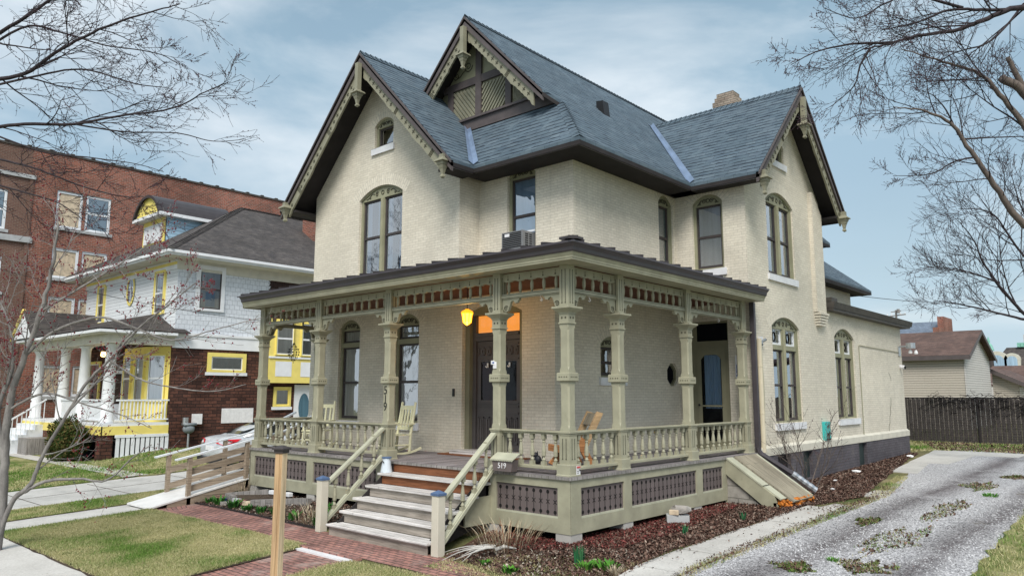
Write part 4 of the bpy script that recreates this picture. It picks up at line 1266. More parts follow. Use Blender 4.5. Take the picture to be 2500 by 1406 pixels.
def bay(k0, k1, n, rail=True, nb=None, brackets=True):
    (xa, ya), (xb, yb) = POSTS[k0], POSTS[k1]
    A, B = Vector((xa, ya, 0)), Vector((xb, yb, 0)); d = (B-A).normalized(); ln = (B-A).length
    rz = math.atan2(d.y, d.x)
    def pt(t, z, s=0.0): q = A+d*t; return Vector((q.x-d.y*s, q.y+d.x*s, z))
    e = 0.09
    # frieze
    f = MB()
    f.obox(pt(e, 4.06), pt(ln-e, 4.06), 0.10, 0.075)
    f.obox(pt(e, 4.105), pt(ln-e, 4.105), 0.075, 0.012)
    f.obox(pt(e, 4.408), pt(ln-e, 4.408), 0.05, 0.13)
    st = (ln-2*e)/n
    for i in range(n):         # saw-tooth lower edge of the frieze board
        t = e+st*(i+0.5)
        f.prism([pt(t-st*0.36, 4.344, -0.024), pt(t+st*0.36, 4.344, -0.024), pt(t+st*0.22, 4.325, -0.024), pt(t-st*0.22, 4.325, -0.024)], pt(0, 0, 0.024)-pt(0, 0, -0.024))
    FRZ = f.build('frieze', 'olive', house)
    g = MB()
    for i in range(n):
        t = e+st*(i+0.5)
        for s in (-0.0285, 0.0285):
            nv = pt(0, 0, s)-pt(0, 0, 0)
            g.disc(pt(t, 4.368, s), nv, 0.017, 8); g.obox(pt(t, 4.37, s), pt(t, 4.44, s), 0.008, 0.002, upv=nv)
    for s in (-0.0515, 0.0515):
        nv = pt(0, 0, s)-pt(0, 0, 0)
        for z in (4.085, 4.035): g.obox(pt(e, z, s), pt(ln-e, z, s), 0.0015, 0.009)
    g.build('carving', 'carve', FRZ)
    for i in range(n):
        q = pt(e+st*(i+0.5), 4.105)
        inst(spin_me, 'spindle', FRZ, q)
    if brackets:
        for t, rr in ((e, rz), (ln-e, rz+math.pi)):
            o = inst(brk_me, 'scroll_bracket', house, pt(t, 4.022), rr)
            c = bpy.data.objects.new('carving', brc_me); col.objects.link(c); c.parent = o
    if rail:
        r_ = MB()
        r_.obox(pt(0.0, FZ+0.69), pt(ln, FZ+0.69), 0.15, 0.03)
        r_.obox(pt(0.0, FZ+0.66), pt(ln, FZ+0.66), 0.10, 0.03)
        r_.obox(pt(e, FZ+0.105), pt(ln-e, FZ+0.105), 0.12, 0.045)
        r_.obox(pt(e, FZ+0.13), pt(ln-e, FZ+0.13), 0.08, 0.012)
        RL = r_.build('railing', 'olive', house, bevel=0.006)
        nb = nb or n
        a = 0.135; st = (ln-2*a)/nb
        for i in range(nb):
            o = inst(bal_me, 'baluster', RL, pt(a+st*(i+0.5), FZ+0.127), rz)
    return
bay('a', 'b', 9); bay('b', 'c', 9); bay('c', 'd', 11, rail=False); bay('d', 'e', 5)
bay('e', 'f', 5); bay('f', 'g', 9); bay('g', 'h', 9)
bay('z', 'a', 5, rail=True)
# rail caps round the posts
m = MB()
for k, (x, y) in POSTS.items():
    if k == 'z': continue
    m.box(x-0.125, x+0.125, y-0.125, y+0.125, FZ+0.673, FZ+0.708)
    m.box(x-0.112, x+0.112, y-0.112, y+0.112, FZ+0.643, FZ+0.672)
m.build('rail_cap', 'olive', house, bevel=0.006)

# --- eave, gutter, soffit and roof of the porch
def sweep(prof, mat, name, x0=-10.0, y1=WY-0.06):
    m = MB(); n = len(prof)
    rings = []
    for o, z in prof:
        rings.append([(x0, -0.30-o, z), (0.30+o, -0.30-o, z), (0.30+o, y1, z)])
    for i in range(n-1):
        for j in range(2):
            m.face([rings[i][j], rings[i][j+1], rings[i+1][j+1], rings[i+1][j]])
    m.face([rings[i][0] for i in range(n)]); m.face([rings[i][2] for i in range(n-1, -1, -1)])
    return m.build(name, mat, house)
sweep([(-0.06, 4.480), (0.0, 4.480), (0.0, 4.505), (0.010, 4.512), (0.012, 4.54), (0.025, 4.56), (0.038, 4.585), (0.042, 4.597), (-0.06, 4.597)], 'olive', 'porch_cornice')
sweep([(0.02, 4.598), (0.052, 4.598), (0.066, 4.62), (0.075, 4.67), (0.112, 4.71), (0.12, 4.722), (0.135, 4.725), (0.135, 4.757), (0.10, 4.757), (0.10, 4.73), (0.03, 4.73)], 'gutter_brown', 'gutter')
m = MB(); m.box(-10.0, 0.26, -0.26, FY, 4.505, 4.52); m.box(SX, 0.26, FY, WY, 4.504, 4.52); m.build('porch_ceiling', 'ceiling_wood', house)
m = MB(); m.box(-10.0, 0.28, -0.28, 0.10, 4.484, 4.50); m.box(-0.10, 0.28, 0.10, WY-0.06, 4.484, 4.50); m.build('porch_soffit', 'olive', house)
m = MB(); m.box(-10.02, -9.96, -0.30, FY, 4.46, 4.74); m.build('porch_cornice', 'olive', house)
def pz(d): return 4.752+0.145*d
def pf(x, y): return (x, y, pz(y+0.42))
def pr_(x, y): return (x, y, pz(0.42-x))
RF = MB()
RF.prism([pf(-10.12, -0.42), pf(0.42, -0.42), pf(-1.98, 1.98), pf(-1.98, 2.78), pf(-4.78, 2.78), pf(-4.78, 2.12), pf(-10.12, 2.12)], (0, 0, -0.02))
RF.prism([pr_(0.42, -0.42), pr_(0.42, 7.04), pr_(-1.98, 7.04), pr_(-1.98, 1.98)], (0, 0, -0.02))
RF = RF.build('porch_roof', 'metal_roof', house)
m = MB()
x = -9.9
while x < 0.3:
    y1 = 2.1 if x < -1.98 else 0.40-x*1.0-0.42+0.0
    y1 = min(2.1, -x-0.05) if x > -2.2 else 2.1
    if y1 > -0.3: m.obox(Vector(pf(x, -0.43))+Vector((0,0,0.028)), Vector(pf(x, y1))+Vector((0,0,0.016)), 0.03, 0.045)
    x += 0.44
y = -0.15
while y < 7.0:
    x1 = max(-1.95, -y-0.05) if y < 2.0 else -1.95
    m.obox(Vector(pr_(0.43, y))+Vector((0,0,0.028)), Vector(pr_(x1, y))+Vector((0,0,0.016)), 0.03, 0.045)
    y += 0.44
m.build('standing_seam', 'metal_roof', RF)
m = MB(); m.obox((0.43, -0.43, 4.80), (-1.9, 1.9, 5.14), 0.16, 0.05); m.box(0.12, 0.40, -0.40, -0.12, 4.80, 4.84); m.build('hip_cap', 'metal_roof', RF)
m = MB(); m.prism([(0.40, WY-0.04, 4.76), (-1.98, WY-0.04, 5.10), (-1.98, WY-0.04, 5.22), (-0.12, WY-0.04, 4.97)], (0, 0.03, 0)); m.build('roof_flashing', 'gutter_brown', house)

# --- downspout and pipe
m = MB()
px, py = 0.03, 6.97
m.box(px-0.055, px+0.055, py-0.045, py+0.045, 1.12, 4.47)
m.tube([(px, py, 1.16), (px+0.01, py+0.01, 1.08), (px+0.06, py+0.05, 1.0)], 0.062, 8)
m.tube([(px+0.02, py+0.02, 1.04), (px+0.30, py+0.15, 0.84), (px+0.66, py+0.33, 0.58)], 0.060, 8)
DS = m.build('downspout', 'gutter_brown', house)
m = MB(); pth = [(px+0.62+0.045*i, py+0.31+0.03*i, 0.605-0.040*i) for i in range(10)]
m.tube(pth, [0.075+0.008*(i%2) for i in range(10)], 10); m.build('flexible_spout', 'galv', DS)
m = MB(); m.tube([(WX+0.07, 7.42, 1.02), (WX+0.07, 7.42, 3.66)], 0.055, 10); m.tube([(WX+0.07, 7.42, 1.9), (WX+0.07, 7.42, 1.94)], 0.062, 10); m.tube([(WX+0.07, 7.42, 3.0), (WX+0.07, 7.42, 3.04)], 0.062, 10)
m.build('vent_pipe', 'pipe_cream', house)
m = MB(); m.tube([(WX+0.02, 19.3, 3.84), (WX+0.02, 14.98, 3.88), (WX+0.02, 14.94, 3.86), (WX+0.02, 14.92, 1.45), (WX+0.02, 14.9, 1.12)], 0.011, 6)
m.tube([(WX+0.02, 7.66, 3.45), (WX+0.02, 7.70, 2.4), (WX+0.02, 7.66, 1.7), (WX+0.02, 7.63, 1.1)], 0.006, 4)
m.build('conduit', 'olive_mid', house)

# --- front steps ------------------------------------------------------------------
ST = MB(); RI1 = MB(); RI2 = MB(); SK = MB()
sx0, sx1 = -4.42, -1.80
n = 6; rise = 1.22/n; run = 0.285
for i in range(1, n):
    zt = FZ-rise*i
    yf = -0.03-run*i
    ST.box(sx0-0.02*i*0, sx1+0.10, yf-0.035, yf+run+0.0, zt-0.045, zt)
for i in range(0, n):
    zt = FZ-rise*i-0.045
    yf = -0.005-run*i
    (RI1 if i < 2 else RI2).box(sx0+0.03, sx1+0.05, yf, yf+0.02, zt-rise+0.0455, zt-0.0005)
steps = ST.build('stair_treads', 'tread_wood', house, bevel=0.008)
RI1.build('riser', 'red_riser', steps); RI2.build('riser', 'grey_riser', steps)
m = MB()
for xx in (sx0+0.05, sx1-0.06):
    m.prism([(xx, -0.01, 0.99), (xx, -0.01, 0.165), (xx, -1.35, -0.17), (xx, -1.40, -0.05)], (0.03, 0, 0))
m.build('stringer', 'soffit_dark', steps)
# skirt panel returning beside the steps
m = MB(); m.box(-1.76, -1.725, -0.62, 0.0, 0.165, 0.62); m.build('porch_skirt', 'olive', house)
# stair handrails with newels
for xn, xp, xo in ((-4.80, -4.74, -0.015), (-1.62, -1.68, 0.03)):
    yn = -1.32; zg = -0.17
    m = MB(); m.lathe([(0.078, zg-0.1), (0.078, zg+0.93)], (xn, yn, 0), sq=True)
    nw = m.build('newel', 'newel_cream', house, bevel=0.006)
    m = MB(); m.lathe([(0.092, zg+0.93), (0.092, zg+0.965), (0.01, zg+1.01)], (xn, yn, 0), sq=True); m.build('newel_cap', 'cap_blue', nw)
    a, b = Vector((xn, yn+0.06, zg+0.84)), Vector((xp, 0.02, FZ+0.62))
    m = MB()
    m.obox(a, b, 0.11, 0.045); m.obox(a-Vector((0,0,0.035)), b-Vector((0,0,0.035)), 0.07, 0.03)
    a2, b2 = Vector((xn, yn+0.06, zg+0.17)), Vector((xp, 0.0, FZ+0.05))
    m.obox(a2, b2, 0.12, 0.05); m.obox(a2+Vector((0,0,0.035)), b2+Vector((0,0,0.035)), 0.07, 0.03)
    HR = m.build('handrail', 'olive_light', house)
    for i in range(4):
        t = (i+0.72)/4.35
        q = a2.lerp(b2, t)
        o = inst(bal_me, 'baluster', HR, (q.x, q.y, q.z+0.0)); o.scale = (1, 1, 1.12)
# ================================================================ THINGS ON AND AROUND THE PORCH
def tube_arc(c, r, a0, a1, n, ax='xz'):
    return [(c[0]+r*math.cos(a0+(a1-a0)*i/n), c[1], c[2]+r*math.sin(a0+(a1-a0)*i/n)) for i in range(n+1)]

# --- amber lantern hanging from the porch ceiling
lx, ly, lz = -3.36, 1.0, 3.73
t = thing('porch_lantern', 'glowing amber lantern hanging from the porch ceiling before the front door', 'lantern', (lx, ly, lz))
prof = [(0.012, 0), (0.03, 0.02), (0.085, 0.06), (0.105, 0.20), (0.115, 0.235)]
m = MB(); m.lathe(prof, (lx, ly, lz), 8); m.build('lantern_glass', 'amber_glow', t)
m = MB()
for k in range(8):
    a = 2*math.pi*(k+0.5)/8
    m.tube([(lx+r*1.02*math.cos(a), ly+r*1.02*math.sin(a), lz+z) for r, z in prof[1:]], 0.010, 4)
m.lathe([(0.118, 0.234), (0.135, 0.245), (0.12, 0.28), (0.06, 0.31), (0.03, 0.33)], (lx, ly, lz), 8)
m.build('lantern_cap', 'amber_rim', t)
m = MB(); m.tube([(lx, ly, lz+0.33), (lx, ly, 4.48)], 0.008, 6); m.build('chain', 'black_iron', t)
pl = bpy.data.lights.new('lantern_light', 'POINT'); pl.energy = 6; pl.color = (1.0, 0.55, 0.15); pl.shadow_soft_size = 0.1
po = bpy.data.objects.new('lantern_light', pl); col.objects.link(po); po.location = (lx, ly, lz-0.08); setpar(po, t)

# --- wind chime
cx, cy = -9.62, 0.95
t = thing('wind_chime', 'black diamond shaped wind chime hanging at the left end of the porch', 'wind chime', (cx, cy, 3.15))
m = MB()
for r_, z in ((0.02, 3.62), (0.07, 3.55), (0.12, 3.48), (0.14, 3.41), (0.13, 3.34), (0.09, 3.27), (0.05, 3.21)):
    k = max(3, int(r_*70))
    for i in range(k):
        a = 2*math.pi*i/k
        m.box(cx+r_*math.cos(a)-0.010, cx+r_*math.cos(a)+0.010, cy+r_*math.sin(a)-0.010, cy+r_*math.sin(a)+0.010, z-0.013, z+0.013)
m.build('chime_plate', 'black_iron', t)
m = MB(); m.tube([(cx, cy, 4.48), (cx, cy, 3.12)], 0.005, 4)
for a in range(6): m.tube([(cx, cy, 3.66), (cx+0.135*math.cos(a), cy+0.135*math.sin(a), 3.40), (cx+0.04*math.cos(a), cy+0.04*math.sin(a), 3.18)], 0.004, 4)
m.build('chime_string', 'black_iron', t)

# --- metal hooks under the frieze beams
for i, (x, y, lab) in enumerate(((-0.72, 0.155, 'small white hook under the front beam left of the corner post'), (-0.155, 0.78, 'small white hook under the side beam next to the corner post'), (-0.155, 5.6, 'small white hook under the side beam in front of the screen door'))):
    m = MB(); m.tube([(x, y, 4.03), (x, y, 3.99), (x+0.02, y+0.01, 3.965), (x+0.02, y+0.02, 3.945), (x, y+0.02, 3.935), (x-0.02, y+0.01, 3.95)], 0.006, 5)
    tag(m.build('plant_hook', 'white_plastic'), lab, 'hook', 'hooks under the porch beams')

# --- mailbox
t = thing('mailbox', 'brown mailbox with a scalloped olive lid and white 519, on the porch edge', 'mailbox', (-1.27, -0.1, 1.05))
m = MB(); m.prism([(-1.50, -0.18, 1.07), (-1.10, -0.18, 1.07), (-1.06, -0.18, 1.26), (-1.54, -0.18, 1.26)], (0, 0.15, 0)); m.build('box', 'panel_taupe', t)
m = MB(); m.prism([(-1.56, -0.205, 1.255), (-1.04, -0.205, 1.255), (-1.04, -0.02, 1.355), (-1.56, -0.02, 1.355)], (0, 0, 0.012))
for i in range(13): m.disc((-1.55+0.04*i+0.01, -0.206, 1.255), (0, -1, 0), 0.018, 8)
m.build('lid', 'olive_light', t)
text_part('519', 0.13, (-1.30, -0.186, 1.16), 'white_plastic', t, name='house_number')

# --- enamel pitcher
x, y, z = -4.33, -0.20, FZ-1.22/6
t = thing('pitcher', 'white enamel pitcher with a blue rim, standing on the top step', 'pitcher', (x, y, z))
m = MB(); m.lathe([(0.115, 0), (0.118, 0.01), (0.075, 0.235), (0.085, 0.27)], (x, y, z), 16); m.build('body', 'enamel', t, True)
m = MB(); m.lathe([(0.088, 0.268), (0.10, 0.275), (0.10, 0.29), (0.088, 0.295)], (x, y, z), 16); m.build('rim', 'cap_blue', t)
m = MB(); m.tube(tube_arc((x, y-0.10, z+0.17), 0.045, 0.2, math.pi-0.2, 8), 0.008, 5); m.build('handle', 'black_iron', t)

# --- rocking chair
def rocker(name, label, loc, rz):
    t = thing(name, label, 'rocking chair', loc, 'cream rocking chairs on the porch', 0)
    def part(mb, nm): 
        mb.xform(Matrix.Translation(loc) @ Matrix.Rotation(rz, 4, 'Z')); return mb.build(nm, 'cream_chair', t)
    # local: faces +x
    for s in (-0.27, 0.27):
        m = MB(); m.tube([(-0.18, s, 0.06), (-0.20, s, 0.42), (-0.32, s, 1.12)], [0.032, 0.032, 0.028], 8); part(m, 'leg')
        m = MB(); m.tube([(0.26, s, 0.05), (0.22, s, 0.42), (0.21, s, 0.63)], [0.034, 0.03, 0.03], 8); part(m, 'leg')
        m = MB(); pts = [(-0.48+0.085*i, s, 0.025+0.5*((i*0.085-0.48)**2)*0.9) for i in range(12)]
        m.tube(pts, 0.03, 4); part(m, 'rocker')
        m = MB(); m.obox((-0.27, s*1.06, 0.655), (0.30, s*1.06, 0.64), 0.10, 0.03); part(m, 'armrest')
        m = MB(); m.tube([(-0.19, s, 0.20), (0.24, s, 0.20)], 0.018, 6); part(m, 'stretcher')
    m = MB()
    for i in range(6): m.box(-0.20+0.085*i, -0.20+0.085*i+0.075, -0.29, 0.29, 0.405, 0.43)
    m.box(0.24, 0.27, -0.29, 0.29, 0.34, 0.425); part(m, 'seat')
    m = MB(); m.obox((-0.30, -0.27, 1.00), (-0.30, 0.27, 1.00), 0.05, 0.09); m.obox((-0.22, -0.27, 0.55), (-0.22, 0.27, 0.55), 0.045, 0.07); part(m, 'back_rail')
    for i in range(4):
        yy = -0.18+0.12*i
        m = MB(); m.tube([(-0.222, yy, 0.56), (-0.295, yy, 0.97)], [0.026, 0.026], 6); part(m, 'back_slat')
    m = MB(); m.tube([(0.25, -0.27, 0.20), (0.25, 0.27, 0.20)], 0.018, 6); part(m, 'stretcher')
rocker('rocking_chair', 'cream wooden rocking chair behind the left railing, backed by the porch end', (-8.55, 1.05, FZ), R(-60))
rocker('rocking_chair', 'cream wooden rocking chair behind the post numbered 519, beside the open steps', (-5.66, 1.12, FZ), R(-98))

# --- rustic slab chair by the corner post
loc = Vector((-1.20, 1.68, FZ)); rz = R(-120)
t = thing('slab_chair', 'rustic orange brown wooden chair with a leaning back, behind the corner railing', 'chair', tuple(loc))
def spart(mb, nm, mat='chair_wood', lab=None):
    mb.xform(Matrix.Diagonal((1.15, 1.0, 0.88, 1.0)))
    mb.xform(Matrix.Translation(loc) @ Matrix.Rotation(rz, 4, 'Z')); return mb.build(nm, mat, t, label=lab)
for s in (-0.26, 0.26):
    m = MB(); m.obox((0.30, s, 0.0), (-0.10, s, 0.55), 0.05, 0.12); spart(m, 'leg')
    m = MB(); m.obox((-0.20, s*1.12, 0.0), (0.06, s*1.12, 0.62), 0.05, 0.12); spart(m, 'leg')
    m = MB(); m.obox((-0.06, s*0.86, 0.30), (-0.38, s*0.86, 1.10), 0.055, 0.11); spart(m, 'back_stile', 'new_wood')
m = MB(); m.obox((0.30, 0, 0.40), (-0.12, 0, 0.36), 0.50, 0.045); spart(m, 'seat', 'grey_wood')
m = MB(); m.obox((0.34, 0, 0.36), (0.30, 0, 0.36), 0.62, 0.14); spart(m, 'apron')
m = MB(); m.obox((-0.27, -0.20, 0.80), (-0.37, -0.20, 1.06), 0.02, 0.03); m.prism([(-0.262, -0.2, 0.83), (-0.262, 0.2, 0.83), (-0.358, 0.2, 1.07), (-0.358, -0.2, 1.07)], (0.03, 0, 0.012)); spart(m, 'backrest', 'cellar_wood')
m = MB(); m.obox((-0.20, -0.22, 0.68), (-0.20, 0.22, 0.68), 0.03, 0.08, upv=(-0.4, 0, 1)); spart(m, 'back_rail', 'new_wood')

# --- little black cat figure
x, y, z = -1.82, 1.38, FZ
t = thing('cat_figure', 'small black cat figure sitting on the porch floor behind the balusters', 'figurine', (x, y, z))
bm = bmesh.new()
m = MB(); m.ico((x, y, z+0.085), 0.085, 2, (0.9, 0.75, 1.0)); m.ico((x-0.035, y-0.02, z+0.17), 0.052, 2)
for s in (-1, 1): m.add([(x-0.035+s*0.04-0.02, y-0.02, z+0.20), (x-0.035+s*0.04+0.02, y-0.02, z+0.20), (x-0.035+s*0.042, y-0.005, z+0.195), (x-0.035+s*0.05, y-0.02, z+0.255)], [(0,1,3), (1,2,3), (2,0,3)])
m.build('body', 'cat_black', t, True)
m = MB(); m.tube([(x+0.06, y, z+0.05), (x+0.11, y, z+0.08), (x+0.12, y, z+0.15)], [0.02, 0.018, 0.012], 6); m.build('tail', 'cat_black', t, True)

# --- thermometer
m = MB(); pts = [(-0.46+0.035*math.cos(a), WY-0.004, 2.76+0.035*math.sin(a)) for a in [R(180+22.5*i) for i in range(9)]]+[(-0.46+0.035*math.cos(a), WY-0.004, 3.24+0.035*math.sin(a)) for a in [R(22.5*i) for i in range(9)]]
m.prism(pts, (0, -0.02, 0)); th = m.build('thermometer', 'white_plastic'); tag(th, 'long white thermometer on the brick beside the screen door', 'thermometer')
m = MB(); m.box(-0.467, -0.453, WY-0.028, WY-0.025, 2.85, 3.05); m.disc((-0.46, WY-0.029, 2.79), (0, -1, 0), 0.02); m.build('scale', 'print_blue', th)

# --- air conditioner in the recess window
t = thing('air_conditioner', 'grey window air conditioner sticking out of the upper recessed window', 'air conditioner', (-3.46, 2.5, 5.52))
m = MB(); m.poly([(-3.72, 2.42, 5.50), (-3.10, 2.42, 5.50), (-3.10, 2.42, 5.91), (-3.72, 2.42, 5.91)]); m.box(-3.72, -3.10, 2.422, 2.93, 5.50, 5.91); m.build('cabinet', 'ac_grey', t, bevel=0.01)
m = MB()
for i in range(9): m.box(-3.69, -3.14, 2.412, 2.418, 5.545+0.04*i, 5.565+0.04*i)
for i in range(6): m.box(-3.098, -3.092, 2.50, 2.60, 5.58+0.05*i, 5.60+0.05*i); m.box(-3.098, -3.092, 2.64, 2.72, 5.58+0.05*i, 5.60+0.05*i)
m.build('grille', 'hole_black', t)
m = MB(); m.box(-3.62, -3.48, 2.405, 2.411, 5.80, 5.87); m.build('torn_label', 'white_plastic', t)
m = MB(); m.box(-3.79, -3.08, 2.80, 2.83, 5.94, 5.98); m.build('filler_panel', 'white_trim', t)

# --- teal dispenser box, camera, floodlight, spigot light
m = MB(); m.box(WX, WX+0.10, 11.42, 11.80, 1.12, 1.62); b_ = m.build('bag_dispenser', 'teal_box', bevel=0.01); tag(b_, 'bright teal box with black dog pictures, fixed low on the side wall', 'box')
m = MB(); xx = WX+0.103
for z0, k in ((1.47, 0.8), (1.24, 1.3)):
    c = 11.60
    m.face([(xx, c-0.10*k, z0), (xx, c+0.06*k, z0+0.005), (xx, c+0.07*k, z0+0.06*k), (xx, c-0.10*k, z0+0.055*k)])
    m.face([(xx+0.001, c+0.05*k, z0+0.04*k), (xx+0.001, c+0.12*k, z0+0.05*k), (xx+0.001, c+0.11*k, z0+0.10*k), (xx+0.001, c+0.04*k, z0+0.09*k)])
    for q in (-0.09, -0.05, 0.03, 0.055): m.face([(xx+0.001, c+q*k, z0-0.05*k), (xx+0.001, c+(q+0.02)*k, z0-0.05*k), (xx+0.001, c+(q+0.02)*k, z0+0.01), (xx+0.001, c+q*k, z0+0.01)])
m.box(WX+0.101, WX+0.104, 11.43, 11.79, 1.13, 1.17)
m.build('dog_print', 'hole_black', b_)
t = thing('floodlight', 'grey twin floodlight at the back corner of the side wall', 'lamp', (WX, 19.5, 3.9))
m = MB(); m.box(WX, WX+0.04, 19.3, 19.5, 3.72, 4.05); m.tube([(WX+0.03, 19.4, 4.05), (WX+0.28, 19.5, 4.05)], 0.03, 6); m.build('bracket', 'galv', t)
m = MB(); m.lathe([(0.02, 0.2), (0.15, 0.19), (0.15, 0.0)], (WX+0.36, 19.55, 3.98), 12); m.build('shade', 'galv', t)
m = MB()
for dx in (0.34, 0.52): m.lathe([(0.03, 0.1), (0.07, 0.0), (0.06, -0.04)], (WX+dx, 19.55, 3.84-0.15*(dx-0.34)), 8)
m.build('bulb', 'white_plastic', t)
t = thing('security_camera', 'small white security camera below the floodlight', 'camera', (WX, 19.4, 3.3))
m = MB(); m.tube([(WX, 19.42, 3.34), (WX+0.16, 19.40, 3.31)], 0.07, 10); m.build('body', 'white_plastic', t)
m = MB(); m.tube([(WX+0.155, 19.40, 3.31), (WX+0.19, 19.40, 3.305)], 0.055, 10); m.build('lens', 'hole_black', t)
t = thing('wall_spotlight', 'small grey spotlight fixed high on the cream pipe by the downspout', 'lamp', (WX, 7.6, 3.5))
m = MB(); m.box(WX, WX+0.06, 7.52, 7.66, 3.50, 3.72); m.build('bracket', 'white_plastic', t)
m = MB(); m.tube([(WX+0.06, 7.6, 3.6), (WX+0.14, 7.66, 3.66)], 0.035, 8); m.tube([(WX+0.06, 7.56, 3.58), (WX+0.10, 7.51, 3.52)], 0.03, 8); m.build('head', 'meter_grey', t)

# --- cellar hatch --------------------------------------------------------------------
t = thing('cellar_hatch', 'sloping cellar hatch of weathered boards with olive cheeks and orange foam along its foot', 'cellar door', (0.5, 6.1, 0.0))
ya, yb = 5.38, 6.92
def sl(x): return 1.03-(x+0.03)*0.66
m = MB()
for y0_, y1_ in ((ya, ya+0.09), (yb-0.09, yb)):
    m.prism([(-0.02, y0_, sl(-0.02)), (1.02, y0_, sl(1.02)), (1.10, y0_, 0.02), (0.95, y0_, 0.0), (-0.02, y0_, sl(-0.02)-0.32)], (0, y1_-y0_, 0))
m.build('cheek', 'olive', t)
m = MB(); m.prism([(0.0, ya+0.05, sl(0)-0.30), (0.0, ya+0.05, -0.1), (0.95, ya+0.05, -0.1)], (0, 0.1, 0)); m.build('stone_base', 'rough_stone', t)
nrm = Vector((0.66, 0, 1)).normalized()
def dq(x, y, h): return Vector((x, y, sl(x)))+nrm*h
m = MB(); 
def leaf(x0, x1, y0_, y1_, h0, h1): m.prism([dq(x0, y0_, h0), dq(x1, y0_, h0), dq(x1, y1_, h0), dq(x0, y1_, h0)], nrm*(h1-h0))
leaf(0.02, 1.26, ya+0.34, yb-0.16, 0.012, 0.05); D_ = m.build('door', 'cellar_wood', t)
m = MB(); leaf(-0.01, 0.78, ya-0.01, ya+0.27, 0.004, 0.035); leaf(0.80, 1.14, ya+0.02, ya+0.29, 0.0, 0.03); leaf(0.0, 1.22, yb-0.15, yb, 0.004, 0.03); m.build('flap', 'olive_light', t)
m = MB()
for i in range(110):
    yy_ = random.uniform(ya+0.08, yb)
    q = Vector((1.06+0.15*min(1, (yy_-ya)/0.4)+random.uniform(-0.04, 0.04), yy_, random.uniform(0.06, 0.245)))
    m.ico(q, random.uniform(0.03, 0.07), 1, (1, 1.3, 0.8), 0.25)
m.build('foam', 'foam', t)
m = MB(); m.box(1.0, 1.06, ya, yb, -0.1, 0.2); m.build('front_board', 'soffit_dark', t)

# --- concrete block with stones
bx, by = 0.34, 2.72; bz = gz(bx, by)
o = MB(); o.poly([(bx-0.2, by-0.1, bz), (bx+0.2, by-0.1, bz), (bx+0.2, by+0.1, bz), (bx-0.2, by+0.1, bz)]); o.box(bx-0.2, bx+0.2, by-0.1, by+0.1, bz-0.02, bz+0.17); o.xform(Matrix.Translation((bx, by, 0)) @ Matrix.Rotation(R(35), 4, 'Z') @ Matrix.Translation((-bx, -by, 0)))
tag(o.build('concrete_block', 'block_grey', bevel=0.008), 'pale grey concrete block lying on leaves beside the porch skirt', 'block')
m = MB(); m.ico((bx+0.06, by+0.03, bz+0.25), 0.17, 2, (1.15, 0.8, 0.5), 0.22); tag(m.build('stone', 'rock'), 'rough grey stone lying on the concrete block', 'stone')
m = MB(); m.box(bx-0.13, bx+0.04, by-0.13, by-0.04, bz+0.172, bz+0.26); m.xform(Matrix.Translation((bx, by, 0)) @ Matrix.Rotation(R(20), 4, 'Z') @ Matrix.Translation((-bx, -by, 0))); tag(m.build('loose_brick', 'plywood', bevel=0.01), 'yellowish brick on the concrete block in front of the grey stone', 'brick')

# --- foreground post
pb = Vector((1.45, -6.02, 0)); pz_ = gz(pb.x, pb.y)
t = thing('wooden_post', 'tall pale pine post with a dark cap standing in the front lawn', 'post', (pb.x, pb.y, pz_))
m = MB(); m.lathe([(0.038, pz_-0.2), (0.038, 1.85)], (0, 0, 0), sq=True); m.xform(Matrix.Translation((pb.x, pb.y, 0)) @ Matrix.Rotation(R(22), 4, 'Z')); m.build('shaft', 'post_wood', t, bevel=0.006)
m = MB(); m.lathe([(0.046, 1.84), (0.046, 1.868), (0.058, 1.869), (0.058, 1.882), (0.015, 1.905)], (0, 0, 0), sq=True); m.xform(Matrix.Translation((pb.x, pb.y, 0)) @ Matrix.Rotation(R(22), 4, 'Z')); m.build('cap', 'sash_brown', t)
# ================================================================ GROUND
def groundmat(name, cols, scale, bscale=40, bstr=0.5, extra=None, fine=22):
    m, t, b, o = newmat(name)
    oc = coord(t, 'Object')
    f = noise(t, oc, scale, 8, 0.65)
    c = ramp(t, f, cols)
    g = noise(t, oc, fine, 6, 0.7)
    c = mixc(t, 1.0, c, ramp(t, g, [(0.3, (0.6,)*3), (0.7, (1.3,)*3)]), 'MULTIPLY')
    t.links.new(c, b.inputs['Base Color'])
    b.inputs['Roughness'].default_value = 0.95
    b.inputs['Specular IOR Level'].default_value = 0.1
    bump(t, b, noise(t, oc, bscale, 6, 0.7), bstr, 0.02)
    return m
groundmat('soil', [(0.3, (0.055, 0.042, 0.033)), (0.7, (0.11, 0.085, 0.065))], 1.2)
groundmat('turf', [(0.34, (0.07, 0.13, 0.03)), (0.47, (0.17, 0.19, 0.065)), (0.62, (0.36, 0.33, 0.18))], 1.5)
groundmat('far_turf', [(0.34, (0.06, 0.10, 0.03)), (0.52, (0.16, 0.15, 0.07)), (0.66, (0.30, 0.25, 0.15))], 0.5)
groundmat('litter', [(0.3, (0.05, 0.032, 0.026)), (0.7, (0.15, 0.09, 0.066))], 2.0, 60, 0.9, fine=40)
groundmat('mulch_red', [(0.3, (0.07, 0.02, 0.018)), (0.7, (0.16, 0.04, 0.035))], 3.0, 60, 0.9, fine=45)

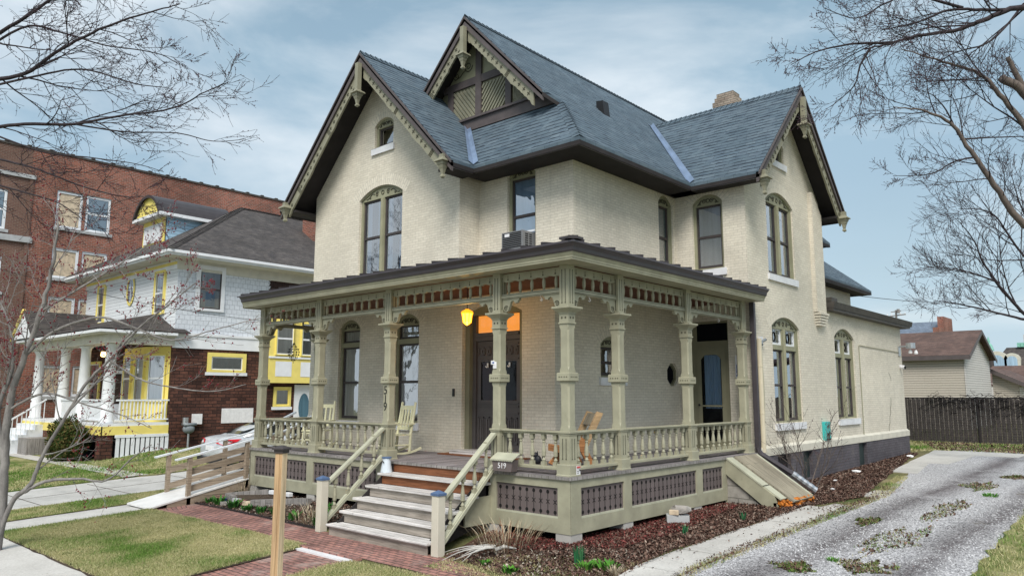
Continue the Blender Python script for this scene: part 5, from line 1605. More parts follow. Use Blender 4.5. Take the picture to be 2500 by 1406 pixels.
# crushed-stone drive: pale stones with dark wheel tracks
m, t, b, o = newmat('gravel')
oc = coord(t, 'Object')
vo = N(t, 'ShaderNodeTexVoronoi', i_Scale=46.0)
t.links.new(oc, vo.inputs['Vector'])
sp = N(t, 'ShaderNodeSeparateXYZ'); t.links.new(vo.outputs['Color'], sp.inputs[0])
c = ramp(t, sp.outputs[0], [(0.0, (0.15, 0.145, 0.15)), (0.35, (0.34, 0.335, 0.35)), (0.75, (0.53, 0.525, 0.545)), (1.0, (0.72, 0.72, 0.735))])
xy = N(t, 'ShaderNodeSeparateXYZ'); t.links.new(oc, xy.inputs[0])
wv = noise(t, coord(t, 'Object', (0.35, 0.10, 1)), 1.0, 3)
ax = N(t, 'ShaderNodeMath', operation='MULTIPLY_ADD'); ax.inputs[1].default_value = 1.3; t.links.new(wv, ax.inputs[0])
sb = N(t, 'ShaderNodeMath', operation='SUBTRACT'); t.links.new(xy.outputs[0], sb.inputs[0]); sb.inputs[1].default_value = 0.65
t.links.new(sb.outputs[0], ax.inputs[2])
def track(cx, wd):
    a = N(t, 'ShaderNodeMath', operation='SUBTRACT'); t.links.new(ax.outputs[0], a.inputs[0]); a.inputs[1].default_value = cx
    k = N(t, 'ShaderNodeMath', operation='ABSOLUTE'); t.links.new(a.outputs[0], k.inputs[0])
    return ramp(t, k.outputs[0], [(0.0, (1, 1, 1)), (wd, (0, 0, 0))])
tr = mixc(t, 1.0, track(2.95, 0.55), track(4.55, 0.5), 'ADD')
pn = noise(t, oc, 1.3, 8, 0.7)
tr = mixc(t, 1.0, tr, ramp(t, pn, [(0.30, (0.15, 0.15, 0.15)), (0.5, (1, 1, 1))]), 'MULTIPLY')
c = mixc(t, tr, c, mixc(t, 1.0, c, (0.34, 0.31, 0.31), 'MULTIPLY'))
pn2 = noise(t, oc, 0.75, 9, 0.75, 0.3)
c = mixc(t, ramp(t, pn2, [(0.60, (0, 0, 0)), (0.68, (0.75, 0.75, 0.75))]), c, (0.12, 0.095, 0.06))
t.links.new(c, b.inputs['Base Color'])
b.inputs['Roughness'].default_value = 0.9; b.inputs['Specular IOR Level'].default_value = 0.2
iv = N(t, 'ShaderNodeMath', operation='SUBTRACT'); iv.inputs[0].default_value = 1.0; t.links.new(vo.outputs['Distance'], iv.inputs[1])
bump(t, b, iv.outputs[0], 0.8, 0.012)

# worn paving concrete
m, t, b, o = newmat('paving')
oc = coord(t, 'Object')
f = noise(t, oc, 0.9, 9, 0.7)
c = ramp(t, f, [(0.3, (0.40, 0.39, 0.37)), (0.5, (0.53, 0.515, 0.49)), (0.7, (0.61, 0.595, 0.57))])
g = noise(t, oc, 30, 5, 0.7)
c = mixc(t, 1.0, c, ramp(t, g, [(0.3, (0.82,)*3), (0.7, (1.12,)*3)]), 'MULTIPLY')
st_ = noise(t, oc, 2.6, 9, 0.75)
c = mixc(t, ramp(t, st_, [(0.62, (0, 0, 0)), (0.72, (0.8, 0.8, 0.8))]), c, (0.11, 0.095, 0.075))
t.links.new(c, b.inputs['Base Color']); b.inputs['Roughness'].default_value = 0.9; b.inputs['Specular IOR Level'].default_value = 0.15
bump(t, b, g, 0.3, 0.006)

# base terrain: fine near the house, one far sheet to the horizon
bm = bmesh.new()
def axis(vals):
    out = []
    for (a, b_, st) in vals:
        k = a
        while k < b_-1e-6: out.append(k); k += st
    out.append(vals[-1][1]); return out
xs = axis([(-420, -60, 60), (-60, -24, 3), (-24, 8, 0.5), (8, 40, 4), (40, 400, 60)])
ys = axis([(-60, -12, 8), (-12, 24, 0.5), (24, 60, 4), (60, 600, 60)])
g = [[bm.verts.new((x, y, gz(x, min(y, 60)))) for x in xs] for y in ys]
for j in range(len(ys)-1):
    for i in range(len(xs)-1): bm.faces.new((g[j][i], g[j][i+1], g[j+1][i+1], g[j+1][i]))
me = bpy.data.meshes.new('ground'); bm.to_mesh(me); bm.free()
struct(link('ground', me, 'far_turf'))

LAWN1 = [(-3.95, -2.18), (-10.0, -2.25), (-10.05, -5.1), (-3.75, -5.1)]
LAWN2 = [(-2.45, -2.45), (-0.2, -2.25), (0.75, -1.75), (1.40, -1.7), (1.40, -5.1), (-2.45, -5.1)]
STRIP = [(-11.35, -5.1), (-11.35, 1.2), (-12.85, 1.6), (-12.85, -5.1)]
NBLAWN = [(-16.4, -5.1), (-16.4, 0.6), (-18.4, 5.0), (-21.5, 5.0), (-22.4, 0.7), (-33, 0.4), (-33, -5.1)]
RLAWN = [(5.25, -6.0), (5.05, 2.5), (4.75, 12.0), (4.9, 22.0), (12, 22), (12, -6)]
BED = [(-10.1, -1.28), (-4.95, -1.26), (-4.7, -0.5), (-4.7, 0.3), (-9.85, 0.3), (-10.0, -0.6)]
struct(sheet('soil', [(-3.87, -2.11), (-10.06, -2.18), (-10.11, -5.16), (-3.67, -5.17)], 0.0235, 'soil', wob=0.02))
struct(sheet('soil', [(-2.52, -2.38), (-0.2, -2.17), (0.75, -1.67), (1.45, -1.63), (1.45, -5.16), (-2.52, -5.16)], 0.0225, 'soil', wob=0.02))
struct(sheet('soil', [(-11.28, -5.16), (-11.29, 1.2), (-12.92, 1.6), (-12.92, -5.16)], 0.0215, 'soil', wob=0.02))
struct(sheet('lawn', LAWN1, 0.045, 'turf', skirt=0.08, wob=0.03))
struct(sheet('lawn', LAWN2, 0.045, 'turf', skirt=0.08, wob=0.03))
struct(sheet('lawn', STRIP, 0.035, 'turf', skirt=0.06, wob=0.03))
struct(sheet('lawn', NBLAWN, 0.035, 'turf', skirt=0.05, wob=0.03))
struct(sheet('lawn', RLAWN, 0.03, 'turf', wob=0.10))
struct(sheet('soil', BED, 0.02, 'soil'))
struct(sheet('ground', [(-1.6, -1.25), (0.2, -1.6), (1.35, -1.2), (1.40, 6.0), (1.9, 8.0), (1.2, 12.5), (0.45, 17.5), (0.2, 19.9), (-0.3, 19.9), (-0.3, 0.5), (-1.7, 0.4)], 0.014, 'litter', wob=0.05))
struct(sheet('driveway', [(2.22, -6.0), (5.25, -6.0), (5.1, 2.5), (4.8, 12.0), (5.2, 23.5), (0.9, 23.5), (0.75, 17.5), (1.6, 12.5), (2.1, 8.0), (2.18, 3.0)], 0.012, 'gravel', wob=0.07))
struct(sheet('path', [(-10.2, -2.2), (-1.3, -2.12), (-0.25, -2.2), (0.6, -1.85), (-1.35, -1.36), (-4.6, -1.30), (-10.2, -1.24)], 0.012, 'path_brick'))
struct(sheet('path', [(-3.9, -2.30), (-3.75, -5.1), (-2.5, -5.1), (-2.5, -2.30)], 0.008, 'path_brick'))
struct(sheet('pavement', [(-24, -7.2), (2.2, -7.2), (2.2, -5.15), (-24, -5.15)], 0.02, 'paving', skirt=0.03))
struct(sheet('pavement', [(-11.3, -5.14), (-10.1, -5.14), (-10.05, -2.1), (-11.3, -2.1)], 0.016, 'paving'))
struct(sheet('driveway', [(-12.9, -5.14), (-16.35, -5.14), (-16.3, 0.6), (-18.3, 5.0), (-19.5, 9.0), (-19.5, 26), (-12.95, 26)], 0.014, 'paving'))
struct(sheet('path', [(-16.4, -0.35), (-33, -0.35), (-33, 0.2), (-16.4, 0.35)], 0.05, 'paving'))
# slab path beside the drive: separate slabs of one path with dirty joints
m = MB(); k = -3.6
while k < 5.3:
    l_ = random.choice((0.95, 1.1, 1.2)); a = 1.45+random.uniform(-0.03, 0.03); b_ = 2.12+random.uniform(-0.03, 0.03)
    q = [(a, k), (b_, k+random.uniform(-.02, .02)), (b_, k+l_-0.03), (a, k+l_-0.03)]
    m.prism([(x, y, gz(x, y)-0.03) for x, y in q], (0, 0, 0.056+random.uniform(-0.006, 0.008)))
    k += l_
for q in ([(1.6, 5.6), (2.15, 5.7), (2.2, 6.6), (1.75, 6.7)], [(1.75, 8.2), (2.3, 8.1), (2.2, 9.4), (1.8, 9.3)], [(0.95, 13.5), (1.7, 13.4), (1.3, 16.4), (0.75, 16.4)], [(0.7, 16.5), (1.8, 16.6), (1.9, 20.0), (0.45, 20.0)], [(0.45, 20.1), (3.1, 20.1), (3.2, 21.6), (0.3, 21.6)]):
    m.prism([(x, y, gz(x, y)-0.03) for x, y in q], (0, 0, 0.05))
struct(m.build('path', 'paving'))
# white stone step and brick soldier edge at the end of the front path
m = MB(); m.box(-3.9, -2.5, -2.42, -2.30, gz(-3, -2.4)-0.1, gz(-3, -2.4)+0.035); struct(m.build('kerb', 'stone_white'))
m = MB(); m.box(-4.0, -2.4, -2.30, -2.19, gz(-3, -2.25)-0.1, gz(-3, -2.25)+0.055); struct(m.build('kerb', 'path_brick'))
m = MB(); 
for i in range(22):
    x = -10.1+i*0.235; m.prism([(x, -1.27+0.003*i*0.1, gz(x, -1.27)-0.05), (x+0.23, -1.27, gz(x, -1.27)-0.05), (x+0.23, -1.24, gz(x, -1.27)-0.05), (x, -1.24, gz(x, -1.27)-0.05)], (0, 0, 0.10))
struct(m.build('kerb', 'soffit_dark'))
# paving joints cut into the front pavement and the neighbour's drive
m = MB()
for x in (-16, -14.5, -13, -11.5, -10, -8.5, -7, -5.5, -4): m.box(x-0.008, x+0.008, -7.2, -5.16, gz(x, -6)-0.02, gz(x, -6)+0.0235)
for y in (-3.5, -1.5, 0.8, 3.2, 5.6):
    for x0 in np.arange(-17.5, -13, 0.5):
        if x0 < -16.3 and y < 3: continue
        m.prism([(x0, y, gz(x0, y)+0.008), (x0+0.5, y, gz(x0+0.5, y)+0.008), (x0+0.5, y+0.02, gz(x0+0.5, y)+0.008), (x0, y+0.02, gz(x0, y)+0.008)], (0, 0, 0.011))
for y0_ in np.arange(-5, 6, 0.5):
    x0 = -14.6; m.prism([(x0, y0_, gz(x0, y0_)+0.008), (x0+0.02, y0_, gz(x0, y0_)+0.008), (x0+0.02, y0_+0.5, gz(x0, y0_+0.5)+0.008), (x0, y0_+0.5, gz(x0, y0_+0.5)+0.008)], (0, 0, 0.011))
struct(m.build('pavement', 'soil'))

# ---------------------------------------------------------------- grass, leaves, gravel (countless)
_ph = rng.uniform(0, 6.28, (24, 2)); _fr = rng.normal(0, 1, (24, 2))
def vnoise(x, y, s):
    r = np.zeros_like(x)
    for i in range(12): r += np.sin((x*_fr[i,0]+y*_fr[i,1])*s+_ph[i,0])*np.cos((x*_fr[i+12,0]-y*_fr[i+12,1])*s*0.7+_ph[i,1])
    return r/3.2
def scatter(pts, n):
    p = np.array(pts); lo, hi = p.min(0), p.max(0)
    q = rng.uniform(lo, hi, (n*3, 2))
    keep = np.array([inpoly(a, b, pts) for a, b in q])
    return q[keep][:n]
def gzv(q): return np.array([gz(a, b) for a, b in q])
def blades(name, pts, n, off, h=(0.03, 0.07), greens=0.0, parent=None, wdt=0.006, cols=None):
    q = scatter(pts, n); n = len(q)
    z = gzv(q)+off
    nv = vnoise(q[:,0], q[:,1], 1.3)*0.75+vnoise(q[:,0]+7, q[:,1], 3.2)*0.55+rng.normal(0, 0.35, n)+greens-0.1
    ang = rng.uniform(0, 6.28, n); lean = rng.uniform(0, 1.0, n); la = rng.uniform(0, 6.28, n)
    hh = rng.uniform(h[0], h[1], n)*(1+0.3*np.clip(nv, -1, 1))
    w_ = wdt*rng.uniform(0.7, 1.5, n)
    dx, dy = np.cos(ang)*w_, np.sin(ang)*w_
    tip = np.stack([q[:,0]+np.cos(la)*lean*hh, q[:,1]+np.sin(la)*lean*hh, z+hh*(1-0.35*lean)], 1)
    a = np.stack([q[:,0]-dx, q[:,1]-dy, z], 1); b_ = np.stack([q[:,0]+dx, q[:,1]+dy, z], 1)
    V = np.stack([a, b_, tip], 1).reshape(-1, 3)
    F = np.arange(3*n).reshape(n, 3)
    g1, g2, d1, d2 = cols or ((0.07, 0.17, 0.025), (0.15, 0.25, 0.05), (0.32, 0.30, 0.13), (0.55, 0.50, 0.30))
    g1, g2, d1, d2 = map(np.array, (g1, g2, d1, d2))
    k = np.clip(nv*0.9+0.30, 0, 1)[:,None]; r_ = rng.uniform(0, 1, n)[:,None]
    C = (g1*r_+g2*(1-r_))*k+(d1*r_+d2*(1-r_))*(1-k)
    return fastmesh(name, V, F, C, 'blade', parent)
def gtag(o, lab): return tag(o, lab, 'grass', kind='stuff')
gtag(blades('grass', LAWN1, 115000, 0.04, (0.02, 0.05), wdt=0.0045), 'short patchy green and straw coloured grass of the front lawn')
gtag(blades('grass', [(-2.45, -2.45), (-0.2, -2.25), (1.35, -1.7), (1.35, -3.2), (-2.45, -3.6)], 26000, 0.04, (0.02, 0.05), wdt=0.0045), 'short patchy grass right of the brick path')
gtag(blades('grass', STRIP, 26000, 0.03, (0.02, 0.05), greens=0.1, wdt=0.006), 'narrow strip of grass between the two driveways')
def edge(pts, n, wd=0.10):
    out = []
    m_ = len(pts)
    for i in range(m_):
        a, b_ = np.array(pts[i]), np.array(pts[(i+1)%m_]); d_ = (b_-a)/np.linalg.norm(b_-a); nn = np.array([-d_[1], d_[0]])
        out.append([tuple(a-nn*wd*0.5), tuple(b_-nn*wd*0.5), tuple(b_+nn*wd), tuple(a+nn*wd)])
    return out
for pg_ in (LAWN1, LAWN2[:3]+[(1.4, -1.7), (1.4, -4), (-2.45, -4)]):
    for e_ in edge(pg_, 0):
        gtag(blades('grass', e_, int(700*math.dist(e_[0], e_[1])/2), 0.03, (0.03, 0.075), -0.15, wdt=0.005), 'ragged grass along the edge of the lawn')
gtag(blades('grass', [p for p in NBLAWN if p[0] > -26]+[(-26, -5.1)], 26000, 0.03, (0.04, 0.08), 0.35, wdt=0.012), 'grass before the brick and white shingle house')
gtag(blades('grass', [(5.25, 0), (5.05, 2.5), (4.75, 12.0), (4.9, 22.0), (7, 22), (7, 0)], 22000, 0.03, (0.04, 0.10)), 'grass on the right of the gravel driveway')
gtag(blades('grass', [(-0.3, 20.2), (0.4, 21.7), (3.3, 21.8), (9, 22), (9, 26), (-3, 26)], 9000, 0.0, (0.05, 0.12), wdt=0.02), 'rough grass at the foot of the slatted fence')
gtag(blades('grass', [(-1.3, -1.9), (0.6, -1.8), (1.35, -1.2), (1.4, -0.2), (-0.6, -0.75), (-1.3, -1.3)], 5000, 0.01, (0.02, 0.06), -0.1), 'thin weedy grass in front of the porch corner')
gtag(blades('grass', [(2.05, -4), (2.35, -4), (2.3, 4), (2.3, 8.5), (1.7, 12.5), (1.4, 12.5), (2.0, 8), (2.08, 3)], 7000, 0.01, (0.02, 0.07), -0.2), 'weedy fringe between the slab path and the gravel driveway')
DRG = []
for (x, y, a, b_) in ((3.75, 3.6, 0.28, 1.6), (3.7, 7.2, 0.22, 1.4), (3.9, 1.4, 0.3, 0.4), (3.2, 0.8, 0.25, 0.25), (3.5, 11.5, 0.3, 0.9), (3.9, 14, 0.25, 0.5), (2.9, 5.0, 0.15, 0.5)):
    DRG.append([(x+a*math.cos(t)*random.uniform(0.35, 1.7), y+b_*math.sin(t)*random.uniform(0.4, 1.5)) for t in [i*0.2244 for i in range(28)]])
def leaves(name, pts, n, off, pal, s=(0.02, 0.05), up_=0.5, parent=None):
    q = scatter(pts, n); n = len(q)
    z = gzv(q)+off+rng.uniform(0, 0.03, n)
    a = rng.uniform(0, 6.28, n); L_ = rng.uniform(s[0], s[1], n); W_ = L_*rng.uniform(0.35, 0.7, n)
    tl = rng.normal(0, up_, n); tw = rng.normal(0, up_, n)
    ux = np.stack([np.cos(a), np.sin(a), tl], 1)*L_[:,None]; vx = np.stack([-np.sin(a), np.cos(a), tw], 1)*W_[:,None]
    c = np.stack([q[:,0], q[:,1], z], 1)
    V = np.stack([c-ux, c-vx*0.9, c+ux, c+vx], 1).reshape(-1, 3)
    F = np.arange(4*n).reshape(n, 4)
    pal = np.array(pal); C = pal[rng.integers(0, len(pal), n)]*rng.uniform(0.6, 1.3, n)[:,None]
    return fastmesh(name, V, F, C, 'leaf', parent)
BR = [(0.10, 0.055, 0.042), (0.15, 0.088, 0.068), (0.06, 0.034, 0.028), (0.20, 0.13, 0.10), (0.12, 0.068, 0.054), (0.28, 0.215, 0.175), (0.085, 0.05, 0.04)]
RD = [(0.20, 0.045, 0.042), (0.13, 0.032, 0.03), (0.25, 0.085, 0.075), (0.10, 0.03, 0.028), (0.12, 0.065, 0.05)]
tag(leaves('leaf_litter', [(0.05, -0.9), (1.35, -1.1), (1.40, 6.0), (1.9, 8.0), (1.2, 12.5), (0.45, 17.5), (0.2, 19.8), (-0.05, 19.8), (0.03, 0.0)], 40000, 0.02, BR, (0.012, 0.036)), 'brown dead leaves along the side of the house', 'leaves', kind='stuff')
tag(leaves('mulch', [(-1.6, -0.35), (-0.6, -0.62), (0.1, -0.25), (0.75, 0.2), (0.8, 2.0), (0.55, 3.6), (0.4, 5.2), (-0.15, 5.2), (-0.2, 0.1), (-1.7, 0.1)], 16000, 0.024, RD+[(0.10, 0.05, 0.04)], (0.009, 0.026)), 'red bark mulch under the edge of the porch', 'mulch', kind='stuff')
tag(leaves('leaf_litter', [(-1.5, -1.25), (0.6, -1.5), (1.3, -1.0), (1.2, 0.2), (-0.2, -0.2), (-1.5, -0.6)], 3500, 0.02, BR+[(0.4, 0.36, 0.3)], (0.012, 0.035)), 'dry leaves and twigs in front of the porch corner', 'leaves', kind='stuff')
tag(leaves('leaf_litter', BED, 6000, 0.03, BR+[(0.4, 0.36, 0.3)], (0.012, 0.035)), 'dry leaves in the front flower bed', 'leaves', kind='stuff')
tag(leaves('leaf_litter', [(0.3, 21.8), (8, 22), (8, 25.5), (-1, 25.5)], 5000, 0.02, BR, (0.03, 0.07)), 'dry leaves before the slatted fence', 'leaves', kind='stuff')
for i, pg_ in enumerate(DRG):
    o = leaves('leaf_litter', pg_, 330, 0.013, BR[:4]+[(0.10, 0.12, 0.04)], (0.015, 0.04)); tag(o, 'brown leaf patches and moss in the middle of the gravel driveway', 'leaves', kind='stuff')
    blades('x', pg_, 420, 0.012, (0.02, 0.06), 0.3, parent=o).name = 'grass_tuft'
for pts_, nn in (([(1.38, -3), (1.52, -3), (1.52, 5.3), (1.38, 5.3)], 1500), ([(2.05, -3), (2.3, -3), (2.3, 8), (2.05, 8)], 1600), ([(1.5, -3), (2.1, -3), (2.1, 5.3), (1.5, 5.3)], 160), ([(1.5, 5.3), (2.3, 5.4), (2.3, 10), (1.6, 10)], 900)):
    tag(leaves('leaf_litter', pts_, nn, 0.035, BR, (0.008, 0.026)), 'crumbs of dead leaves along the slab path', 'leaves', kind='stuff')
# loose pebbles of the drive
q = scatter([(2.25, -3), (5.1, -3), (5.05, 3), (4.8, 10), (2.1, 8.0), (2.2, 3.0)], 13000); n = len(q)
z = gzv(q)+0.012; s = rng.uniform(0.006, 0.020, n)
base = np.array([(1,0,0), (0,1,0), (-1,0,0), (0,-1,0), (0,0,0.8)], float)
a = rng.uniform(0, 6.28, n); ca, sa = np.cos(a), np.sin(a)
V = np.empty((n, 5, 3))
st = rng.uniform(0.6, 1.0, n)
for i, p in enumerate(base):
    V[:,i,0] = q[:,0]+(p[0]*ca-p[1]*st*sa)*s; V[:,i,1] = q[:,1]+(p[0]*sa+p[1]*st*ca)*s; V[:,i,2] = z+p[2]*s
F = (np.arange(n)[:,None,None]*5+np.array([(0,1,4), (1,2,4), (2,3,4), (3,0,4)])[None]).reshape(-1, 3)
g_ = rng.uniform(0.16, 0.68, n)*(1-0.62*np.clip(np.exp(-((q[:,0]-2.95+0.3*np.sin(q[:,1]*0.4))/0.42)**2)+np.exp(-((q[:,0]-4.5+0.3*np.sin(q[:,1]*0.4))/0.40)**2), 0, 1)*np.clip(0.55+vnoise(q[:,0], q[:,1], 1.2), 0, 1))
C = np.repeat(np.stack([g_, g_, g_*1.03], 1), 4, 0)
tag(fastmesh('gravel', V.reshape(-1, 3), F, C, 'pebble'), 'loose pale crushed stones on the driveway', 'gravel', kind='stuff')
# ================================================================ RAMP
t = thing('wheelchair_ramp', 'wooden access ramp with a white deck and handrails left of the porch', 'ramp', (-10.55, -2.3, -0.17))
def rzf(y): return -0.16+(y+2.3)*0.20 if y < 1.0 else 0.50+(y-1.0)*0.45
m = MB()
for a, b in ((-2.3, 1.0), (1.0, 2.1)):
    m.prism([(-11.15, a, rzf(a)-0.03), (-9.93, a, rzf(a)-0.03), (-9.93, b, rzf(b)-0.03), (-11.15, b, rzf(b)-0.03)], (0, 0, 0.034))
m.build('deck', 'ramp_deck', t)
m = MB()
for x in (-9.945, -11.13):
    for a, b in ((-1.9, 1.0), (1.0, 2.05)): m.prism([(x, a, rzf(a)-0.035), (x, a, rzf(a)-0.22), (x, b, rzf(b)-0.22), (x, b, rzf(b)-0.035)], (-0.03, 0, 0))
m.build('side_board', 'ramp_wood', t)
for x, s in ((-9.99, 1), (-11.09, -1)):
    for y in (-1.42, 0.0, 1.6):
        m = MB(); m.box(x-0.045, x+0.045, y-0.045, y+0.045, gz(x, y)-0.1, rzf(y)+0.88); m.build('post', 'ramp_wood', t)
    m = MB()
    for a, b in ((-1.75, 1.0), (1.0, 2.0)): m.obox((x, a, rzf(a)+0.895), (x, b, rzf(b)+0.895), 0.12, 0.035)
    m.build('handrail', 'lawnwhite', t)
    m = MB()
    for h in (0.14, 0.52):
        for a, b in ((-1.42, 1.0), (1.0, 2.0)): m.obox((x-0.06*s, a, rzf(a)+h), (x-0.06*s, b, rzf(b)+h), 0.03, 0.14)
    m.build('side_rail', 'ramp_wood', t)

# ---- raised bed of timbers and bricks
def onbed(x, y): return gz(x, y)+0.02
t = thing('raised_bed', 'low raised flower bed edged with old timbers in front of the porch skirt', 'raised bed', (-8.4, -0.5, 0))
m = MB()
for a, b in (((-9.5, -0.72), (-8.95, -0.82)), ((-9.5, -0.70), (-8.7, -0.12)), ((-8.15, -0.85), (-7.0, -0.35)), ((-7.0, -0.35), (-6.75, -0.30))):
    m.obox((*a, onbed(*a)+0.07), (*b, onbed(*b)+0.07), 0.10, 0.15)
m.build('timber', 'grey_wood', t)
m = MB(); m.face([(-9.45, -0.68, 0.02), (-8.2, -0.85, 0.0), (-7.05, -0.33, 0.03), (-8.6, -0.10, 0.05)]); m.build('earth', 'soil', t)
for i, (x, y, z, a, mt, lb) in enumerate(((-8.82, -0.84, 0.07, 0.1, 'block_grey', 'whitish brick at the front of the raised bed, beside a timber'), (-8.55, -0.86, 0.07, 0.5, 'path_brick', 'reddish brick in the middle of three at the front of the raised bed'), (-8.28, -0.88, 0.07, 0.9, 'plywood', 'tan brick at the front corner of the raised bed'), (-8.5, -0.12, 0.09, 0.15, 'stone_white', 'whitewashed brick at the back left of the raised bed'), (-8.2, -0.10, 0.09, 0.0, 'stone_white', 'whitewashed brick at the back of the raised bed, between two others'), (-7.9, -0.10, 0.09, -0.1, 'stone_white', 'whitewashed brick at the back right of the raised bed'), (-9.62, -0.80, 0.06, 0.8, 'path_brick', 'worn red brick at the left tip of the raised bed'), (-9.0, -1.02, 0.03, 1.2, 'rock', 'small grey stone in the flower bed before the raised bed'))):
    o = MB(); o.box(-0.11, 0.11, -0.055, 0.055, -0.045, 0.045); o.xform(Matrix.Translation((x, y, z+onbed(x, y))) @ Matrix.Rotation(a, 4, 'Z'))
    tag(o.build('border_brick', mt, bevel=0.012), lb, 'brick', 'bricks round the raised bed')

# ================================================================ NEIGHBOUR'S HOUSE
NX, NY = -22.3, 3.45
nb = thing('shingle_house', 'two storey neighbour house with white shingles above dark brown brick and yellow trim', 'house', (-27, 9, 0))
Nx, Ny = SR(NX), FR(NY)
def nwin(P, u0, u1, z0, z1, trim, par=None, cur='curtain_lace', rail=True, dk='sash_brown', tw=0.11, sill=None, two=False):
    par = par or nb
    m = MB()
    m.poly([P(u0-tw, z0-tw*0.6, -0.08), P(u1+tw, z0-tw*0.6, -0.08), P(u1+tw, z1+tw, -0.08), P(u0-tw, z1+tw, -0.08)], [[P(u0, z0, -0.08), P(u1, z0, -0.08), P(u1, z1, -0.08), P(u0, z1, -0.08)]])
    q = [(u0, z0), (u1, z0), (u1, z1), (u0, z1)]; q2 = [(u0-tw, z0-tw*0.6), (u1+tw, z0-tw*0.6), (u1+tw, z1+tw), (u0-tw, z1+tw)]
    for i in range(4):
        (a, b), (c, d) = q[i], q[(i+1)%4]; m.face([P(a, b, -0.08), P(c, d, -0.08), P(c, d, 0.0), P(a, b, 0.0)])
        (a, b), (c, d) = q2[i], q2[(i+1)%4]; m.face([P(a, b, -0.08), P(c, d, -0.08), P(c, d, 0.0), P(a, b, 0.0)])
    W = m.build('window', trim, par)
    f = 0.05; s_ = MB()
    s_.poly([P(u0, z0, -0.045), P(u1, z0, -0.045), P(u1, z1, -0.045), P(u0, z1, -0.045)], [[P(u0+f, z0+f, -0.045), P(u1-f, z0+f, -0.045), P(u1-f, z1-f, -0.045), P(u0+f, z1-f, -0.045)]])
    if rail: zm = (z0+z1)/2; s_.prism([P(u0+f, zm-0.035, -0.055), P(u1-f, zm-0.035, -0.055), P(u1-f, zm+0.035, -0.055), P(u0+f, zm+0.035, -0.055)], P(0,0,0.03)-P(0,0,0))
    s_.build('sash', dk, W)
    MB().face([P(u0, z0, -0.03), P(u1, z0, -0.03), P(u1, z1, -0.03), P(u0, z1, -0.03)]).build('pane', 'pane', W)
    MB().face([P(u0, z0, -0.012), P(u1, z0, -0.012), P(u1, z1, -0.012), P(u0, z1, -0.012)]).build('curtain', cur, W)
    if sill:
        c = MB(); c.prism([P(u0-tw-0.06, z0-tw*0.6-0.13, -0.09), P(u1+tw+0.06, z0-tw*0.6-0.13, -0.09), P(u1+tw+0.06, z0-tw*0.6-0.005, -0.09), P(u0-tw-0.06, z0-tw*0.6-0.005, -0.09)], P(0,0,0.1)-P(0,0,0)); c.build('sill', sill, W)
    return W
# walls: upper shingles, lower brick
m = MB(); m.face([Nx(NY, 4.7), Nx(7.42, 4.7), Nx(7.42, 7.6), Nx(NY, 7.6)]); m.build('wall', 'white_shake', nb)
m = MB(); m.poly([Nx(7.42, 4.7), Nx(20, 4.7), Nx(20, 7.6), Nx(7.42, 7.6)]); m.build('wall', 'dark_shake', nb, label='bare dark brown shingles on the unpainted part of the side wall')
m = MB()
for i in range(14):
    z = 5.9+0.115*i; m.face([Nx(7.42, z, -0.006), Nx(7.46+random.uniform(0, 0.12), z, -0.006), Nx(7.46+random.uniform(0, 0.12), z+0.10, -0.006), Nx(7.42, z+0.112, -0.006)])
m.build('shingle_edge', 'white_shake', nb)
m = MB(); m.face([Ny(-32.2, 4.4), Ny(NX, 4.4), Ny(NX, 7.6), Ny(-32.2, 7.6)]); m.build('wall', 'white_lap', nb)
m = MB(); m.face([Nx(NY, -0.4), Nx(20, -0.4), Nx(20, 4.2), Nx(NY, 4.2)]); m.face([Ny(-32.2, -0.4), Ny(NX, -0.4), Ny(NX, 4.5), Ny(-32.2, 4.5)])
m.face([(-32.2, NY, -0.4), (-32.2, 20, -0.4), (-32.2, 20, 7.6), (-32.2, NY, 7.6)]); m.face([(-32.2, 20, -0.4), (NX, 20, -0.4), (NX, 20, 7.6), (-32.2, 20, 7.6)])
m.build('wall', 'umber_brick', nb, label='dark brown brick of the lower storey')
m = MB(); m.box(NX-0.02, NX+0.05, NY-0.05, 20, 4.15, 4.72); m.box(NX, NX+0.09, NY-0.08, 20, 4.66, 4.76); m.build('belt_board', 'white_trim', nb)
m = MB(); m.box(NX-0.02, NX+0.05, NY-0.05, 20, 7.30, 7.72); m.build('frieze_board', 'ivory_trim', nb)
m = MB(); m.box(-32.2, NX-0.02, NY-0.05, NY+0.02, 7.32, 7.72); m.build('frieze_board', 'white_trim', nb)
m = MB(); m.box(-32.2, NX-0.02, NY-0.065, NY-0.052, 7.50, 7.62); m.build('frieze_strip', 'yellow_trim', nb)
m = MB(); m.box(-33.0, -21.55, 2.75, 21, 7.70, 7.76); m.build('eave_soffit', 'ivory_trim', nb)
m = MB(); m.box(-33.05, -21.48, 2.70, 2.78, 7.72, 7.90); m.box(-21.56, -21.48, 2.78, 21, 7.72, 7.90); m.box(-33.05, -21.40, 2.62, 2.70, 7.80, 7.91); m.box(-21.48, -21.40, 2.70, 21, 7.80, 7.91); m.build('gutter', 'white_trim', nb)
RZN = 11.6; RXN = -27.2
e0, e1, y0, y1 = -33.1, -21.42, 2.64, 21
ya_ = 8.55
for pts in ([(e1, y0, 7.92), (e1, y1, 7.92), (RXN, 15, RZN), (RXN, ya_, RZN)], [(e0, y0, 7.92), (RXN, ya_, RZN), (RXN, 15, RZN), (e0, y1, 7.92)], [(e0, y0, 7.92), (e1, y0, 7.92), (RXN, ya_, RZN)], [(e0, y1, 7.92), (RXN, 15, RZN), (e1, y1, 7.92)]):
    MB().prism(pts, (0, 0, -0.06)).build('roof', 'grey_shingle', nb)
m = MB()
